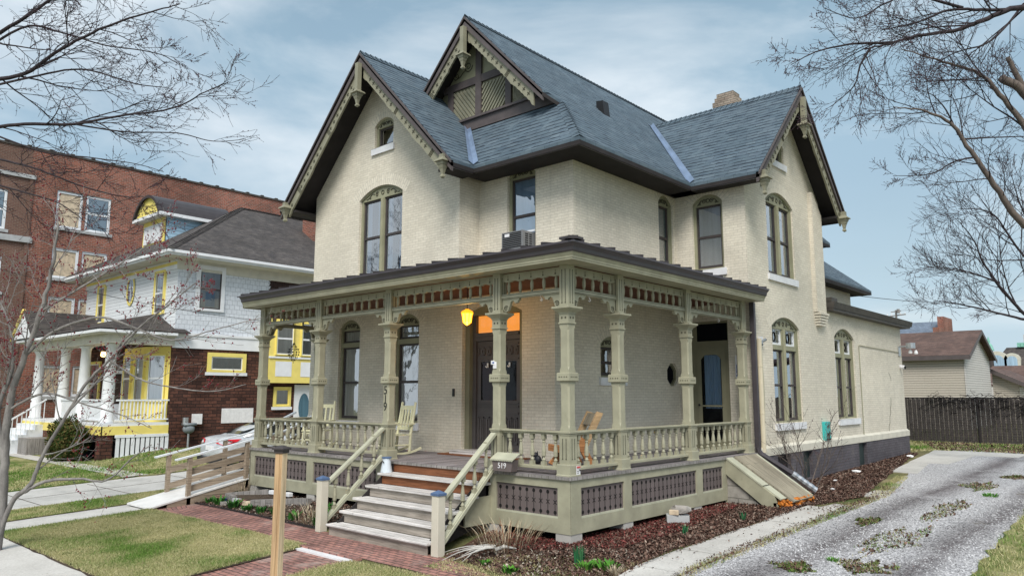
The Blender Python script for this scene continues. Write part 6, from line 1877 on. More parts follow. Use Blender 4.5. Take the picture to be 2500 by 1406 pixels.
for a, b in (((e1, y0, 7.92), (RXN, ya_, RZN)), ((RXN, ya_, RZN), (RXN, 15, RZN)), ((e0, y0, 7.92), (RXN, ya_, RZN))):
    a, b = Vector(a), Vector(b); n = int((b-a).length/0.2); s_ = (b-a).cross(Vector((0,0,1))).normalized()
    for i in range(n):
        p, q = a.lerp(b, i/n), a.lerp(b, (i+1)/n)
        for k in (-1, 1): m.face([p+Vector((0,0,0.05)), p+s_*k*0.17+Vector((0,0,-0.03)), q+s_*k*0.17+Vector((0,0,-0.055)), q+Vector((0,0,0.02))])
m.build('ridge_cap', 'grey_shingle', nb)
m = MB(); m.box(-25.6, -24.6, 11.1, 12.1, 8.5, 12.3); m.build('chimney', 'red_brick', nb)
# windows
nwin(Nx, 4.36, 5.26, 5.80, 7.42, 'white_trim', cur='curtain_lace', tw=0.16, dk='sash_brown')
m = MB(); m.face([Nx(4.62, 5.9, -0.02), Nx(5.02, 5.9, -0.02), Nx(5.02, 6.5, -0.02), Nx(4.62, 6.5, -0.02)]); m.build('window_hanging', 'curtain_blue', nb)
nwin(Ny, -24.25, -23.45, 5.62, 7.28, 'yellow_trim', dk='white_trim', cur='curtain_white')
nwin(Ny, -30.55, -29.85, 5.62, 7.28, 'yellow_trim', dk='white_trim', cur='curtain_white')
m = MB()
ovo = [Ny(-26.85+0.45*math.cos(a), 6.85+0.70*math.sin(a), -0.04) for a in [i*R(18) for i in range(20)]]
ovi = [Ny(-26.85+0.30*math.cos(a), 6.85+0.55*math.sin(a), -0.04) for a in [i*R(18) for i in range(20)]]
m.poly(ovo, [ovi]); OV = m.build('window', 'yellow_trim', nb, label='oval window with a yellow frame')
MB().face([p+Vector((0, 0.015, 0)) for p in ovi]).build('pane', 'pane', OV); MB().face([p+Vector((0, 0.03, 0)) for p in ovi]).build('curtain', 'curtain_blue', OV)
m = MB(); m.tube([Ny(-26.85, 6.3, -0.03), Ny(-26.85, 7.4, -0.03)], 0.015, 4); m.tube([Ny(-27.15, 6.85, -0.03), Ny(-26.55, 6.85, -0.03)], 0.015, 4); m.build('muntin', 'white_trim', OV)
nwin(Nx, 5.02, 6.38, 3.32, 3.86, 'yellow_trim', rail=False, cur='curtain_teal', dk='white_trim', tw=0.16, sill='white_trim')
nwin(Nx, 8.02, 8.66, 1.85, 2.55, 'yellow_trim', rail=False, cur='curtain_lace', dk='yellow_trim', sill='white_trim', tw=0.1)
# side bay, yellow panelled
m = MB(); Bx = SR(NX+0.35)
m.box(NX, NX+0.35, 7.45, 11.0, 2.82, 5.6); m.build('bay', 'yellow_trim', nb)
for a, b in ((7.75, 8.55), (9.0, 9.9)):
    nwin(Bx, a, b, 4.05, 5.45, 'yellow_trim', cur='curtain_lace', dk='white_trim', tw=0.05)
    m = MB(); m.face([Bx(a, 3.1, -0.012), Bx(b, 3.1, -0.012), Bx(b, 3.75, -0.012), Bx(a, 3.75, -0.012)]); m.build('bay_panel', 'white_trim', nb)
m = MB(); m.box(NX+0.34, NX+0.40, 7.42, 11.0, 3.88, 3.96); m.build('bay_sill', 'white_trim', nb)
m = MB(); m.box(NX-0.02, NX+0.04, 8.95, 10.0, 0.2, 2.75); DRN = m.build('door', 'white_trim', nb)
m = MB(); m.face([Nx(9.45+0.28*math.cos(a), 1.75+0.62*math.sin(a), -0.045) for a in [i*R(18) for i in range(20)]]); m.build('pane', 'curtain_teal', DRN)
m = MB(); m.box(NX, NX+0.12, 9.05, 9.2, 2.75, 3.05); m.build('porch_lamp', 'black_iron', nb)
# dormer
dy = 5.05; dx0, dx1 = -30.1, -27.7
dzb, dze, dzr = 9.25, 10.65, 11.65
m = MB(); m.prism([(dx0, dy, dzb), (dx1, dy, dzb), (dx1, dy, dze), (dx0, dy, dze)], (0, 0.08, 0)); DM = m.build('dormer', 'yellow_trim', nb)
m = MB(); m.poly([(dx1, dy+0.04, dzb), (dx1, dy+0.04, dze), (dx1, 7.7, dze)]); m.poly([(dx0, dy+0.04, dzb), (dx0, dy+0.04, dze), (dx0, 7.7, dze)]); m.build('dormer_cheek', 'blue_lap', DM)
ac = arch_pts(dx0-0.25, dx1+0.25, dze+0.1, 0.95, 14)
m = MB(); m.prism([(x, dy-0.30, z) for x, z in ac], (0, 0.2, 0)); m.build('dormer_tympanum', 'yellow_trim', DM)
m = MB(); a2 = arch_pts(dx0-0.32, dx1+0.32, dze+0.08, 1.02, 14)
n = len(a2); m.add([(x, dy-0.45, z) for x, z in a2]+[(x, 8.3, z) for x, z in a2], [(i, i+1, n+i+1, n+i) for i in range(n-1)])
m.add([(x, dy-0.45, z) for x, z in a2]+[((x+28.9)*0.91-28.9, dy-0.45, dze+0.08+(z-dze-0.08)*0.86) for x, z in a2], [(i, i+1, n+i+1, n+i) for i in range(n-1)])
m.build('dormer_roof', 'metal_roof', DM)
m = MB(); m.box(dx0-0.35, dx1+0.35, dy-0.42, 7.6, dze-0.05, dze+0.10); m.build('dormer_cornice', 'white_trim', DM)
m = MB(); m.box(dx0+0.2, dx1-0.2, dy-0.05, dy-0.005, 9.48, 10.36); m.build('dormer_window', 'white_trim', DM)
m = MB()
for i in range(4): a = dx0+0.30+i*0.48; m.face([(a, dy-0.055, 9.58), (a+0.36, dy-0.055, 9.58), (a+0.36, dy-0.055, 10.26), (a, dy-0.055, 10.26)])
m.build('pane', 'curtain_white', DM)
m = MB(); m.prism([(-29.1, dy-0.01, 10.42), (-28.7, dy-0.01, 10.42), (-28.9, dy-0.01, 10.60)], (0, -0.02, 0)); m.build('ornament', 'plywood', DM)
# front porch
pz0 = 1.25; PY = 1.0
m = MB(); m.box(-31.5, NX+0.02, PY, NY, pz0-0.10, pz0); m.build('porch_floor', 'white_trim', nb)
m = MB(); m.box(-31.5, NX+0.03, PY-0.02, PY+0.05, pz0-0.42, pz0-0.10); m.box(NX-0.04, NX+0.03, PY, NY, pz0-0.42, pz0-0.10); m.build('porch_fascia', 'yellow_trim', nb)
m = MB(); m.box(-22.75, NX, PY+0.02, PY+0.45, -0.4, pz0-0.40); m.box(-27.5, -27.1, PY+0.02, PY+0.4, -0.4, pz0-0.40); m.build('porch_pier', 'umber_brick', nb)
m = MB(); m.box(-26.8, -23, PY+0.3, PY+0.35, -0.4, 0.8); m.build('porch_void', 'room_dark', nb)
m = MB()
P = SR(NX+0.01)
sl_ = 10
for i in range(sl_+1):
    a = PY+0.55+i*(NY-PY-0.65)/sl_; m.prism([P(a, -0.1+0.05*i*0.5, 0.0), P(a+0.13, -0.1+0.05*i*0.5, 0.0), P(a+0.13, 0.80, 0.0), P(a, 0.80, 0.0)], (0.02, 0, 0))
m.box(NX+0.012, NX+0.05, PY+0.5, NY, 0.72, 0.83); m.prism([P(PY+0.5, -0.12, -0.02), P(NY, 0.16, -0.02), P(NY, 0.28, -0.02), P(PY+0.5, 0.0, -0.02)], (0.02, 0, 0))
m.build('porch_lattice', 'lawnwhite', nb)
m = MB(); m.face([P(PY+0.5, -0.3, 0.1), P(NY, -0.3, 0.1), P(NY, 0.8, 0.1), P(PY+0.5, 0.8, 0.1)]); m.build('porch_void', 'room_dark', nb)
for x in (-22.62, -25.2, -27.5, -30.8):
    m = MB(); m.lathe([(0.26, pz0), (0.26, pz0+0.08), (0.22, pz0+0.12), (0.215, pz0+1.0), (0.175, 4.06), (0.19, 4.07), (0.19, 4.11), (0.25, 4.16), (0.25, 4.22)], (x, PY+0.28, 0), 14); m.build('porch_column', 'white_trim', nb, True)
m = MB()
def nrail(a, b):
    A, B = Vector(a), Vector(b); m.obox(A+Vector((0,0,0.85)), B+Vector((0,0,0.85)), 0.09, 0.06); m.obox(A+Vector((0,0,0.12)), B+Vector((0,0,0.12)), 0.07, 0.05)
    k = int((B-A).length/0.13)
    for i in range(1, k): q = A.lerp(B, i/k); m.obox(q+Vector((0,0,0.12)), q+Vector((0,0,0.85)), 0.035, 0.05)
nrail((NX-0.08, PY+0.5, pz0), (NX-0.08, NY, pz0)); nrail((-22.8, PY+0.2, pz0), (-25.0, PY+0.2, pz0)); nrail((-25.4, PY+0.2, pz0), (-27.3, PY+0.2, pz0))
m.build('porch_railing', 'lawnwhite', nb)
m = MB(); m.box(-31.6, NX+0.1, PY-0.05, PY+0.55, 4.22, 4.55); m.box(NX-0.5, NX+0.1, PY+0.55, NY, 4.22, 4.55); m.box(-31.9, NX+0.30, PY-0.35, NY, 4.55, 4.66); m.build('porch_entablature', 'ivory_trim', nb)
m = MB(); m.box(-31.95, NX+0.36, PY-0.42, PY-0.34, 4.60, 4.74); m.box(NX+0.28, NX+0.36, PY-0.34, NY, 4.60, 4.74); m.build('gutter', 'white_trim', nb)
px1 = NX+0.36
MB().prism([(-31.9, PY-0.42, 4.75), (px1, PY-0.42, 4.75), (-24.0, NY-0.02, 5.62), (-31.0, NY-0.02, 5.62)], (0, 0, -0.05)).build('porch_roof', 'old_shingle', nb)
MB().prism([(px1, PY-0.42, 4.75), (px1, NY+0.5, 4.75), (-24.0, NY-0.02, 5.62)], (0, 0, -0.05)).build('porch_roof', 'old_shingle', nb)
m = MB(); m.prism([(-32.2, PY-0.5, 4.75), (-29.4, PY-0.5, 4.75), (-30.8, PY-0.5, 5.95)], (0, 0.08, 0)); m.build('porch_gable', 'lawnwhite', nb)
m = MB(); m.obox((-32.3, PY-0.52, 4.72), (-30.8, PY-0.52, 6.02), 0.12, 0.1); m.build('gable_trim', 'yellow_trim', nb)
MB().prism([(-30.8, PY-0.55, 6.0), (-29.3, PY-0.55, 4.74), (-29.3, NY, 4.74), (-30.8, NY, 6.0)], (0, 0, -0.05)).build('porch_roof', 'old_shingle', nb)
# porch interior: bay with yellow frames, door
m = MB(); m.prism([(-26.0, NY, pz0), (-25.6, NY-0.55, pz0), (-23.4, NY-0.55, pz0), (-22.5, NY, pz0)], (0, 0, 2.95)); m.build('bay', 'yellow_trim', nb)
Pb = FR(NY-0.55)
_a, _b = Vector((-23.4, NY-0.55, 0)), Vector((-22.5, NY, 0)); _d = (_b-_a).normalized(); _n = Vector((-_d.y, _d.x, 0))
Pc = lambda u, z, d=0.0: _a+_d*u+_n*d+Vector((0, 0, z))
nwin(Pc, 0.16, 0.86, 2.05, 3.85, 'yellow_trim', cur='curtain_lace', dk='white_trim', tw=0.05)
nwin(Pb, -25.45, -24.75, 2.05, 3.85, 'yellow_trim', cur='curtain_lace', dk='white_trim', tw=0.04); nwin(Pb, -24.3, -23.5, 2.05, 3.85, 'yellow_trim', cur='curtain_lace', dk='white_trim', tw=0.04)
m = MB(); m.box(-27.9, -26.9, NY-0.06, NY-0.005, pz0, 3.35); DN = m.build('door', 'white_trim', nb)
m = MB(); m.face([Ny(-27.75, 1.9, -0.065), Ny(-27.05, 1.9, -0.065), Ny(-27.05, 3.2, -0.065), Ny(-27.75, 3.2, -0.065)]); m.build('pane', 'car_glass', DN)
nwin(Ny, -30.9, -29.7, 1.9, 3.7, 'yellow_trim', cur='curtain_teal', dk='white_trim')
m = MB(); m.box(-27.9, -26.2, PY-1.0, PY, -0.5, pz0-0.02)
m = MB()
for i in range(5): m.box(-31.2, -28.6, PY-0.3*(i+1), PY-0.3*i, -0.5, pz0-0.2*(i+1))
m.build('porch_steps', 'lawnwhite', nb)
m = MB(); m.box(-28.5, -27.4, PY-0.9, PY-0.05, -0.4, 0.55); m.build('plank_skirt', 'grey_wood', nb)
m = MB()
for i in range(9): m.tube([(-28.5, PY-0.05-0.16*i, pz0-0.1-0.10*i), (-28.5, PY-0.05-0.16*i, pz0+0.75-0.10*i)], 0.02, 4)
m.obox((-28.5, PY, pz0+0.85), (-28.5, PY-1.5, pz0-0.15), 0.06, 0.06); m.build('step_railing', 'lawnwhite', nb)
t = thing('wall_lantern', 'small lit lantern under the ceiling of the white columned porch', 'lantern', (-25.6, 2.2, 3.9))
m = MB(); m.lathe([(0.05, 0), (0.11, 0.05), (0.09, 0.2)], (-25.4, 2.0, 3.83), 10); m.build('globe', 'warm_lamp', t)
m = MB(); m.lathe([(0.13, 0.2), (0.10, 0.28), (0.02, 0.38)], (-25.4, 2.0, 3.83), 10); m.tube([(-25.4, 2.0, 4.2), (-25.4, 2.0, 4.55)], 0.02, 5); m.build('cap', 'black_iron', t)
# gas meter
t = thing('gas_meter', 'grey gas meter with a white box on the dark brick wall', 'meter', (NX+0.25, 4.2, 0.4))
m = MB(); m.ico((NX+0.25, 4.15, 0.98), 0.22, 2, (0.8, 1.1, 0.9)); m.box(NX+0.1, NX+0.4, 3.92, 4.4, 1.10, 1.2); m.build('meter_body', 'meter_grey', t, True)
m = MB(); m.tube([(NX+0.25, 4.0, 1.15), (NX+0.25, 4.0, 1.4), (NX+0.25, 4.0, 1.42)], 0.11, 10); m.tube([(NX+0.25, 4.15, 0.9), (NX+0.25, 4.15, 0.1)], 0.04, 6); m.build('regulator', 'galv', t)
m = MB(); m.box(NX+0.02, NX+0.16, 4.35, 4.72, 1.15, 1.55); m.build('white_box', 'white_plastic', t)
m = MB(); m.box(NX+0.0, NX+0.03, 5.6, 7.0, 1.15, 1.75); tag(m.build('basement_board', 'white_plastic'), 'white board on the dark brick wall behind the silver car', 'board')

# ================================================================ SILVER CAR
car = thing('parked_car', 'silver sedan parked nose away behind the ramp handrails', 'car', (-16.75, 4.8, -0.1))
g0 = -0.10
# stations along y: (y, half width, z bottom, z belt, z top, half width top)
stn = [(2.40, 0.70, 0.42, 0.72, 0.80, 0.62), (2.46, 0.82, 0.28, 0.80, 0.99, 0.72), (2.62, 0.88, 0.24, 0.84, 1.05, 0.76), (3.05, 0.91, 0.22, 0.88, 1.09, 0.78), (3.9, 0.925, 0.20, 0.92, 1.12, 0.79), (4.6, 0.925, 0.20, 0.93, 1.05, 0.80), (5.6, 0.92, 0.20, 0.92, 1.02, 0.82), (6.2, 0.91, 0.22, 0.88, 0.98, 0.80), (6.7, 0.88, 0.25, 0.80, 0.90, 0.74), (7.0, 0.75, 0.32, 0.66, 0.74, 0.60)]
m = MB(); rings = []
for (y, w_, zb, zm, zt, wt_) in stn:
    half = [(w_*0.90, zb), (w_, zb+0.14), (w_*1.0, (zb+zm)/2+0.05), (w_*0.985, zm), (w_*0.93, zm+(zt-zm)*0.45), (wt_, zt-0.012), (wt_*0.5, zt+0.012)]
    ring = [(-16.70+a, y, g0+z) for a, z in half]+[(-16.70-a, y, g0+z) for a, z in reversed(half)]
    rings.append(ring)
n = len(rings[0])
m.add([p for r_ in rings for p in r_], [(i*n+j, i*n+(j+1)%n, (i+1)*n+(j+1)%n, (i+1)*n+j) for i in range(len(rings)-1) for j in range(n)]+[tuple(range(n-1, -1, -1)), tuple(range((len(rings)-1)*n, len(rings)*n))])
B = m.build('body', 'car_silver', car, True)
sub = B.modifiers.new('sub', 'SUBSURF'); sub.levels = 1; sub.render_levels = 1
cb = [(3.12, 0.70, 1.07), (3.75, 0.66, 1.34), (4.25, 0.62, 1.46), (4.9, 0.62, 1.485), (5.4, 0.62, 1.42), (6.05, 0.70, 1.04)]
m = MB(); rings = []
for y, w_, z in cb:
    base = 1.02; k = 0.80
    half = [(k+0.02, base), (k*0.985, base+(z-base)*0.35), (w_+0.05 if z > 1.2 else k*0.97, base+(z-base)*0.8), (w_*0.9, z-0.02), (w_*0.4, z+0.012)]
    rings.append([(-16.70+a, y, g0+q) for a, q in half]+[(-16.70-a, y, g0+q) for a, q in reversed(half)])
n = len(rings[0])
m.add([p for r_ in rings for p in r_], [(i*n+j, i*n+(j+1)%n, (i+1)*n+(j+1)%n, (i+1)*n+j) for i in range(len(rings)-1) for j in range(n)]+[tuple(range(n-1, -1, -1)), tuple(range((len(rings)-1)*n, len(rings)*n))])
m.build('cabin', 'car_silver', car, True)
x_ = -16.70
m = MB(); m.face([(x_-0.60, 3.19, g0+1.125), (x_+0.60, 3.19, g0+1.125), (x_+0.54, 4.08, g0+1.455), (x_-0.54, 4.08, g0+1.455)]); m.build('rear_window', 'car_glass', car)
m = MB()
for s in (1, -1): m.face([(x_+s*0.815, 3.55, g0+1.10), (x_+s*0.83, 5.7, g0+1.08), (x_+s*0.72, 5.2, g0+1.37), (x_+s*0.70, 4.2, g0+1.41)])
m.build('side_window', 'car_glass', car)
for s in (1, -1):
    m = MB(); m.prism([(x_+s*0.40, 2.40, g0+0.86), (x_+s*0.80, 2.46, g0+0.80), (x_+s*0.93, 2.85, g0+0.90), (x_+s*0.93, 3.0, g0+0.99), (x_+s*0.80, 2.50, g0+0.98), (x_+s*0.42, 2.42, g0+0.97)], (s*0.012, -0.03, 0)); m.build('tail_light', 'tail_red', car)
    for y in (3.35, 6.1):
        w_ = MB(); w_.lathe([(0.26, -0.10), (0.325, -0.09), (0.325, 0.09), (0.26, 0.10)], (0, 0, 0), 24); w_.xform(Matrix.Translation((x_+s*0.83, y, g0+0.325)) @ Matrix.Rotation(math.pi/2, 4, 'Y')); WH = w_.build('wheel', 'black_rubber', car, True)
        w_ = MB(); w_.lathe([(0.04, 0.0), (0.22, 0.0), (0.23, 0.01)], (0, 0, 0), 20); w_.xform(Matrix.Translation((x_+s*0.935, y, g0+0.325)) @ Matrix.Rotation(s*math.pi/2, 4, 'Y')); w_.build('rim', 'wheel_alloy', WH)
        a_ = MB(); a_.face([(x_+s*0.933, y+0.385*math.cos(q), g0+0.33+0.385*math.sin(q)) for q in [R(-8+196*i/16) for i in range(17)]]); a_.build('wheel_arch', 'black_rubber', car)
m = MB(); m.box(x_-0.78, x_+0.78, 2.35, 2.6, g0+0.20, g0+0.40); m.build('bumper_trim', 'black_rubber', car)
m = MB(); m.box(x_-0.26, x_+0.26, 2.375, 2.40, g0+0.62, g0+0.76); m.build('number_plate', 'white_plastic', car)
m = MB()
for s in (1, -1): m.box(x_+s*0.66-0.10, x_+s*0.66+0.10, 2.40, 2.46, g0+0.44, g0+0.50)
m.build('reflector', 'tail_red', car)

# ================================================================ EVERGREEN SHRUB (by the neighbour's porch)
def leafball(name, n, c, rad, pal, s=0.05, parent=None, mat='leaf', core=0.4, shape=None):
    d = rng.normal(0, 1, (n, 3)); d /= np.linalg.norm(d, axis=1)[:,None]
    r_ = (core+(1-core)*rng.uniform(0, 1, n)**0.5)
    lump = 1+0.16*np.sin(d[:,0]*5+1)*np.cos(d[:,2]*6)+0.12*np.sin(d[:,1]*9)
    P_ = d*r_[:,None]*lump[:,None]*np.array(rad)
    if shape: P_[:,0] *= shape(P_[:,2]/rad[2]); P_[:,1] *= shape(P_[:,2]/rad[2])
    P_ += np.array(c)
    a = rng.normal(0, 1, (n, 3)); a /= np.linalg.norm(a, axis=1)[:,None]
    b_ = np.cross(a, d); b_ /= np.linalg.norm(b_, axis=1)[:,None]+1e-6
    L_ = rng.uniform(0.6, 1.4, n)[:,None]*s
    V = np.stack([P_-a*L_, P_-b_*L_*0.4, P_+a*L_, P_+b_*L_*0.4], 1).reshape(-1, 3)
    F = np.arange(4*n).reshape(n, 4); pal = np.array(pal)
    C = pal[rng.integers(0, len(pal), n)]*rng.uniform(0.7, 1.25, n)[:,None]
    return fastmesh(name, V, F, C, mat, parent)
t = thing('evergreen_shrub', 'rounded dark green conifer shrub before the neighbour porch lattice', 'shrub', (-23.6, 0.35, -0.1))
leafball('foliage', 9000, (-23.6, 0.35, 0.62), (0.78, 0.70, 0.82), [(0.035, 0.06, 0.016), (0.05, 0.085, 0.02), (0.11, 0.085, 0.03), (0.07, 0.07, 0.02)], 0.06, t)
m = MB(); m.tube([(-23.6, 0.35, -0.2), (-23.6, 0.35, 0.5)], 0.06, 6); m.build('stem', 'ramp_wood', t)

# ================================================================ BRICK APARTMENT BLOCK
apt = thing('apartment_block', 'long three storey red brick apartment block with boarded windows behind the neighbour house', 'building', (-37, 8, -0.3))
AX = -35.5
Pa = SR(AX)
zt = 14.75
HOLES['apt'] = []; AW = []
for zr in (10.9, 8.25, 5.7, 2.2):
    for yc in (3.35, 4.75): AW.append((yc-0.62, yc+0.62, zr, zr+1.95 if zr > 9 else zr+1.55))
m = MB()
m.poly([Pa(1.5, -0.5), Pa(34, -0.5), Pa(34, zt), Pa(1.5, zt)], [[Pa(a, z0), Pa(b, z0), Pa(b, z1), Pa(a, z1)] for a, b, z0, z1 in AW])
m.build('wall', 'red_brick', apt)
m = MB(); DW = [(-2.1, 0.55, 10.4, 12.4), (-2.1, 0.55, 7.3, 9.0), (-2.1, 0.55, 3.6, 5.6)]
m.poly([Pa(-6, -0.5), Pa(1.5, -0.5), Pa(1.5, zt), Pa(-6, zt)], [[Pa(a, z0), Pa(b, z0), Pa(b, z1), Pa(a, z1)] for a, b, z0, z1 in DW])
m.build('wall', 'brown_brick', apt, label='darker brown face brick at the street end')
m = MB(); m.face([(AX, -6, -0.5), (AX-14, -6, -0.5), (AX-14, -6, zt), (AX, -6, zt)]); m.face([(AX, 34, -0.5), (AX-14, 34, -0.5), (AX-14, 34, zt), (AX, 34, zt)]); m.face([(AX, -6, zt-0.1), (AX, 34, zt-0.1), (AX-14, 34, zt-0.1), (AX-14, -6, zt-0.1)]); m.build('wall', 'brown_brick', apt)
m = MB(); m.box(AX-0.3, AX+0.06, -6, 34, zt, zt+0.10)
for i in range(40): m.box(AX-0.2, AX+0.08, -5.8+i, -5.62+i, zt+0.10, zt+0.16)
m.build('coping', 'parapet_dark', apt)
m = MB(); m.box(AX, AX+0.06, 1.45, 1.62, -0.4, 13.4); m.build('quoin_strip', 'brown_brick', apt)
m = MB(); m.box(AX, AX+0.10, -6, 1.7, 13.15, 13.35); m.box(AX, AX+0.14, -6, 1.75, 9.85, 10.15); m.build('stone_band', 'block_grey', apt)
for k, (a, b, z0, z1) in enumerate(AW+DW):
    f = MB(); tw = 0.12
    f.poly([Pa(a, z0, 0.05), Pa(b, z0, 0.05), Pa(b, z1, 0.05), Pa(a, z1, 0.05)], [[Pa(a+tw, z0+tw, 0.05), Pa(b-tw, z0+tw, 0.05), Pa(b-tw, z1-tw, 0.05), Pa(a+tw, z1-tw, 0.05)]])
    board = k < 8 and not (k == 1)
    if not board: zm = (z0+z1)/2; f.prism([Pa(a+tw, zm-0.05, 0.05), Pa(b-tw, zm-0.05, 0.05), Pa(b-tw, zm+0.05, 0.05), Pa(a+tw, zm+0.05, 0.05)], (-0.03, 0, 0))
    W = f.build('window', 'lawnwhite', apt)
    g_ = MB(); g_.face([Pa(a, z0, 0.09), Pa(b, z0, 0.09), Pa(b, z1, 0.09), Pa(a, z1, 0.09)])
    if board: g_.build('board', 'plywood', W)
    else:
        g_.build('pane', 'pane', W); g2 = MB(); g2.face([Pa(a, z0, 0.14), Pa(b, z0, 0.14), Pa(b, z1, 0.14), Pa(a, z1, 0.14)]); g2.build('interior', 'room_blue', W)
    if k % 2 == 0 or k >= 8:
        s_ = MB(); e = 1.4 if k < 8 else 0; s_.box(AX-0.05, AX+0.08, a-0.15, b+0.15+e, z0-0.16, z0-0.005); s_.build('sill', 'block_grey', W)

# ================================================================ RIGHT BACKGROUND
# slatted chain-link fence
t = thing('slatted_fence', 'dark slatted chain link fence with dead vines at the end of the drive', 'fence', (1, 26.3, 0.3))
fy = 26.3; fb, ft = 0.32, 2.2
m = MB()
x = -6.0
while x < 9.0:
    m.box(x, x+0.076, fy-0.006, fy+0.006, fb, ft+random.uniform(-0.02, 0.04)); x += 0.085
paint('fence_slat', (0.085, 0.072, 0.068), var=0.5, scale=7)
m.build('slats', 'fence_slat', t)
paint('fence_wire', (0.16, 0.145, 0.14), bumpy=0)
m = MB()
i = 0
x = -6.0
while x < 9.0:
    m.tube([(x, fy-0.015, fb), (x+0.0, fy-0.015, ft)], 0.008, 3, False); x += 0.17
z = fb
while z < ft:
    m.tube([(-6, fy-0.014, z), (9, fy-0.014, z)], 0.006, 3, False); z += 0.10
m.build('mesh', 'fence_wire', t)
for x in (-2.2, 0.95, 3.6, 6.5):
    m = MB(); m.tube([(x, fy-0.03, fb-0.3), (x, fy-0.03, ft+0.08)], 0.05, 8); m.build('fence_post', 'soffit_dark', t)
m = MB(); m.tube([(-6, fy, ft+0.02), (9, fy, ft+0.02)], 0.025, 6); m.build('top_rail', 'soffit_dark', t)
m = MB()
for i in range(150):
    x = random.uniform(-0.6, 6); p = Vector((x, fy-0.05, ft+random.uniform(-0.5, 0.15))); pts = [p]
    for k in range(7): p = p+Vector((random.uniform(-0.25, 0.25), random.uniform(-0.05, 0.05), random.uniform(-0.16, 0.12))); pts.append(p)
    m.tube(pts, 0.010, 3, False)
m.build('dead_vine', 'bark_dark' if 'bark_dark' in MATS else 'soffit_dark', t)

# garage
def gable_box(root, x0, x1, y0, y1, zb, ze, zr, matf, mats, roofm, ov=0.35):
    m = MB(); m.face([(x0, y0, zb), (x1, y0, zb), (x1, y0, ze), (x0, y0, ze)]); m.face([(x0, y1, zb), (x1, y1, zb), (x1, y1, ze), (x0, y1, ze)]); m.build('wall', matf, root)
    ym = (y0+y1)/2
    m = MB(); m.poly([(x1, y0, zb), (x1, y1, zb), (x1, y1, ze), (x1, ym, zr-0.12), (x1, y0, ze)]); m.poly([(x0, y0, zb), (x0, y1, zb), (x0, y1, ze), (x0, ym, zr-0.12), (x0, y0, ze)]); m.build('wall', mats, root)
    s = (zr-ze)/(ym-y0)
    for sg, ye in ((-1, y0-ov), (1, y1+ov)):
        zz = ze-s*ov+0.06
        MB().prism([(x0-ov, ym, zr), (x1+ov, ym, zr), (x1+ov, ye, zz), (x0-ov, ye, zz)], (0, 0, -0.08)).build('roof', roofm, root)
    m = MB(); m.box(x0-ov, x1+ov-0.002, y0-ov-0.03, y0-ov-0.002, ze-s*ov-0.20, ze-s*ov+0.04)
    m.build('fascia', 'trim_brown', root)
    m = MB()
    for ye in (y0-ov, y1+ov): m.obox((x1+ov, ym, zr-0.12), (x1+ov, ye, ze-s*ov-0.08), 0.03, 0.20)
    m.build('rake_trim', 'trim_brown', root)
    m = MB(); m.box(x1-0.02, x1+0.03, y0-0.03, y0+0.12, zb, ze); m.build('corner_trim', 'pale_siding', root)
gar = thing('garage', 'tan sided garage with a brown shingle gable roof behind the slatted fence', 'garage', (-5, 39.5, 0.4))
gable_box(gar, -12, -1.22, 36, 43, 0.3, 4.55, 6.0, 'tan_siding', 'pale_siding', 'brown_shingle')
g2 = thing('garage', 'lower tan garage partly hidden at the right edge behind the larger one', 'garage', (-0.6, 46, 0.4))
m = MB(); m.face([(-1.3, 44, 0.3), (0.05, 44, 0.3), (0.05, 44, 3.1), (-1.3, 44, 3.75)]); m.face([(0.05, 44, 0.3), (0.05, 52, 0.3), (0.05, 52, 3.1), (0.05, 44, 3.1)]); m.build('wall', 'tan_siding', g2)
MB().prism([(-1.5, 43.6, 4.02), (0.45, 43.6, 3.02), (0.45, 52, 3.02), (-1.5, 52, 4.02)], (0, 0, -0.12)).build('roof', 'brown_shingle', g2)
m = MB(); m.obox((-1.5, 43.58, 3.90), (0.45, 43.58, 2.90), 0.04, 0.24); m.build('fascia', 'trim_brown', g2)
# far buildings
def far_at(u, v, d): return at(u, v, d)
shingle('far_slate', (0.16, 0.20, 0.26), (0.13, 0.165, 0.22), (0.10, 0.12, 0.16))
fb1 = thing('church_roof_building', 'far brick building with a long blue grey slate roof above the garage', 'building', (-14, 95, 0))
a, b = far_at(2190, 810, 95), far_at(2308, 784, 95); c, d_ = far_at(2300, 806, 92), far_at(2190, 818, 92)
a = far_at(2150, 792, 95)
MB().prism([tuple(a), tuple(b), (b.x, b.y-6, b.z-3.2), (a.x, a.y-6, a.z-3.2)], (0, 0, -0.3)).build('roof', 'far_slate', fb1)
m = MB(); m.box(b.x-0.15, b.x+0.55, b.y-6.2, b.y-3.6, 0, b.z-1.2); m.box(b.x-0.15, b.x+0.55, b.y-3.6, b.y+1, 0, b.z+0.3); m.build('wall', 'red_brick', fb1)
m = MB(); m.box(a.x, b.x-0.21, b.y-5, b.y+5, 0, b.z-3.0); m.build('wall', 'brown_brick', fb1)
fb2 = thing('mansard_building', 'far cream building with a dark mansard roof, green copper ridge and arched dormers', 'building', (5, 120, 0))
p0 = far_at(2425, 848, 120); p1 = far_at(2560, 846, 120); pe = far_at(2425, 895, 120)
x0, x1, yy, z0, z1 = p0.x, p1.x+14, p0.y, pe.z, p0.z
m = MB(); m.prism([(x0-0.5, yy, z0), (x1, yy, z0), (x1, yy+2, z1), (x0+1.5, yy+2, z1)], (0, 12, 0)); m.build('mansard_roof', 'grey_shingle', fb2)
m = MB(); m.box(x0-0.3, x1, yy+0.1, yy+12, 0, z0); m.build('wall', 'ivory_trim', fb2)
m = MB(); m.box(x0+3, x1, yy+1.6, yy+2.4, z1, z1+0.7)
for i in range(40): m.box(x0+3+i*0.5, x0+3.3+i*0.5, yy+1.5, yy+1.6, z1+0.05, z1+0.6)
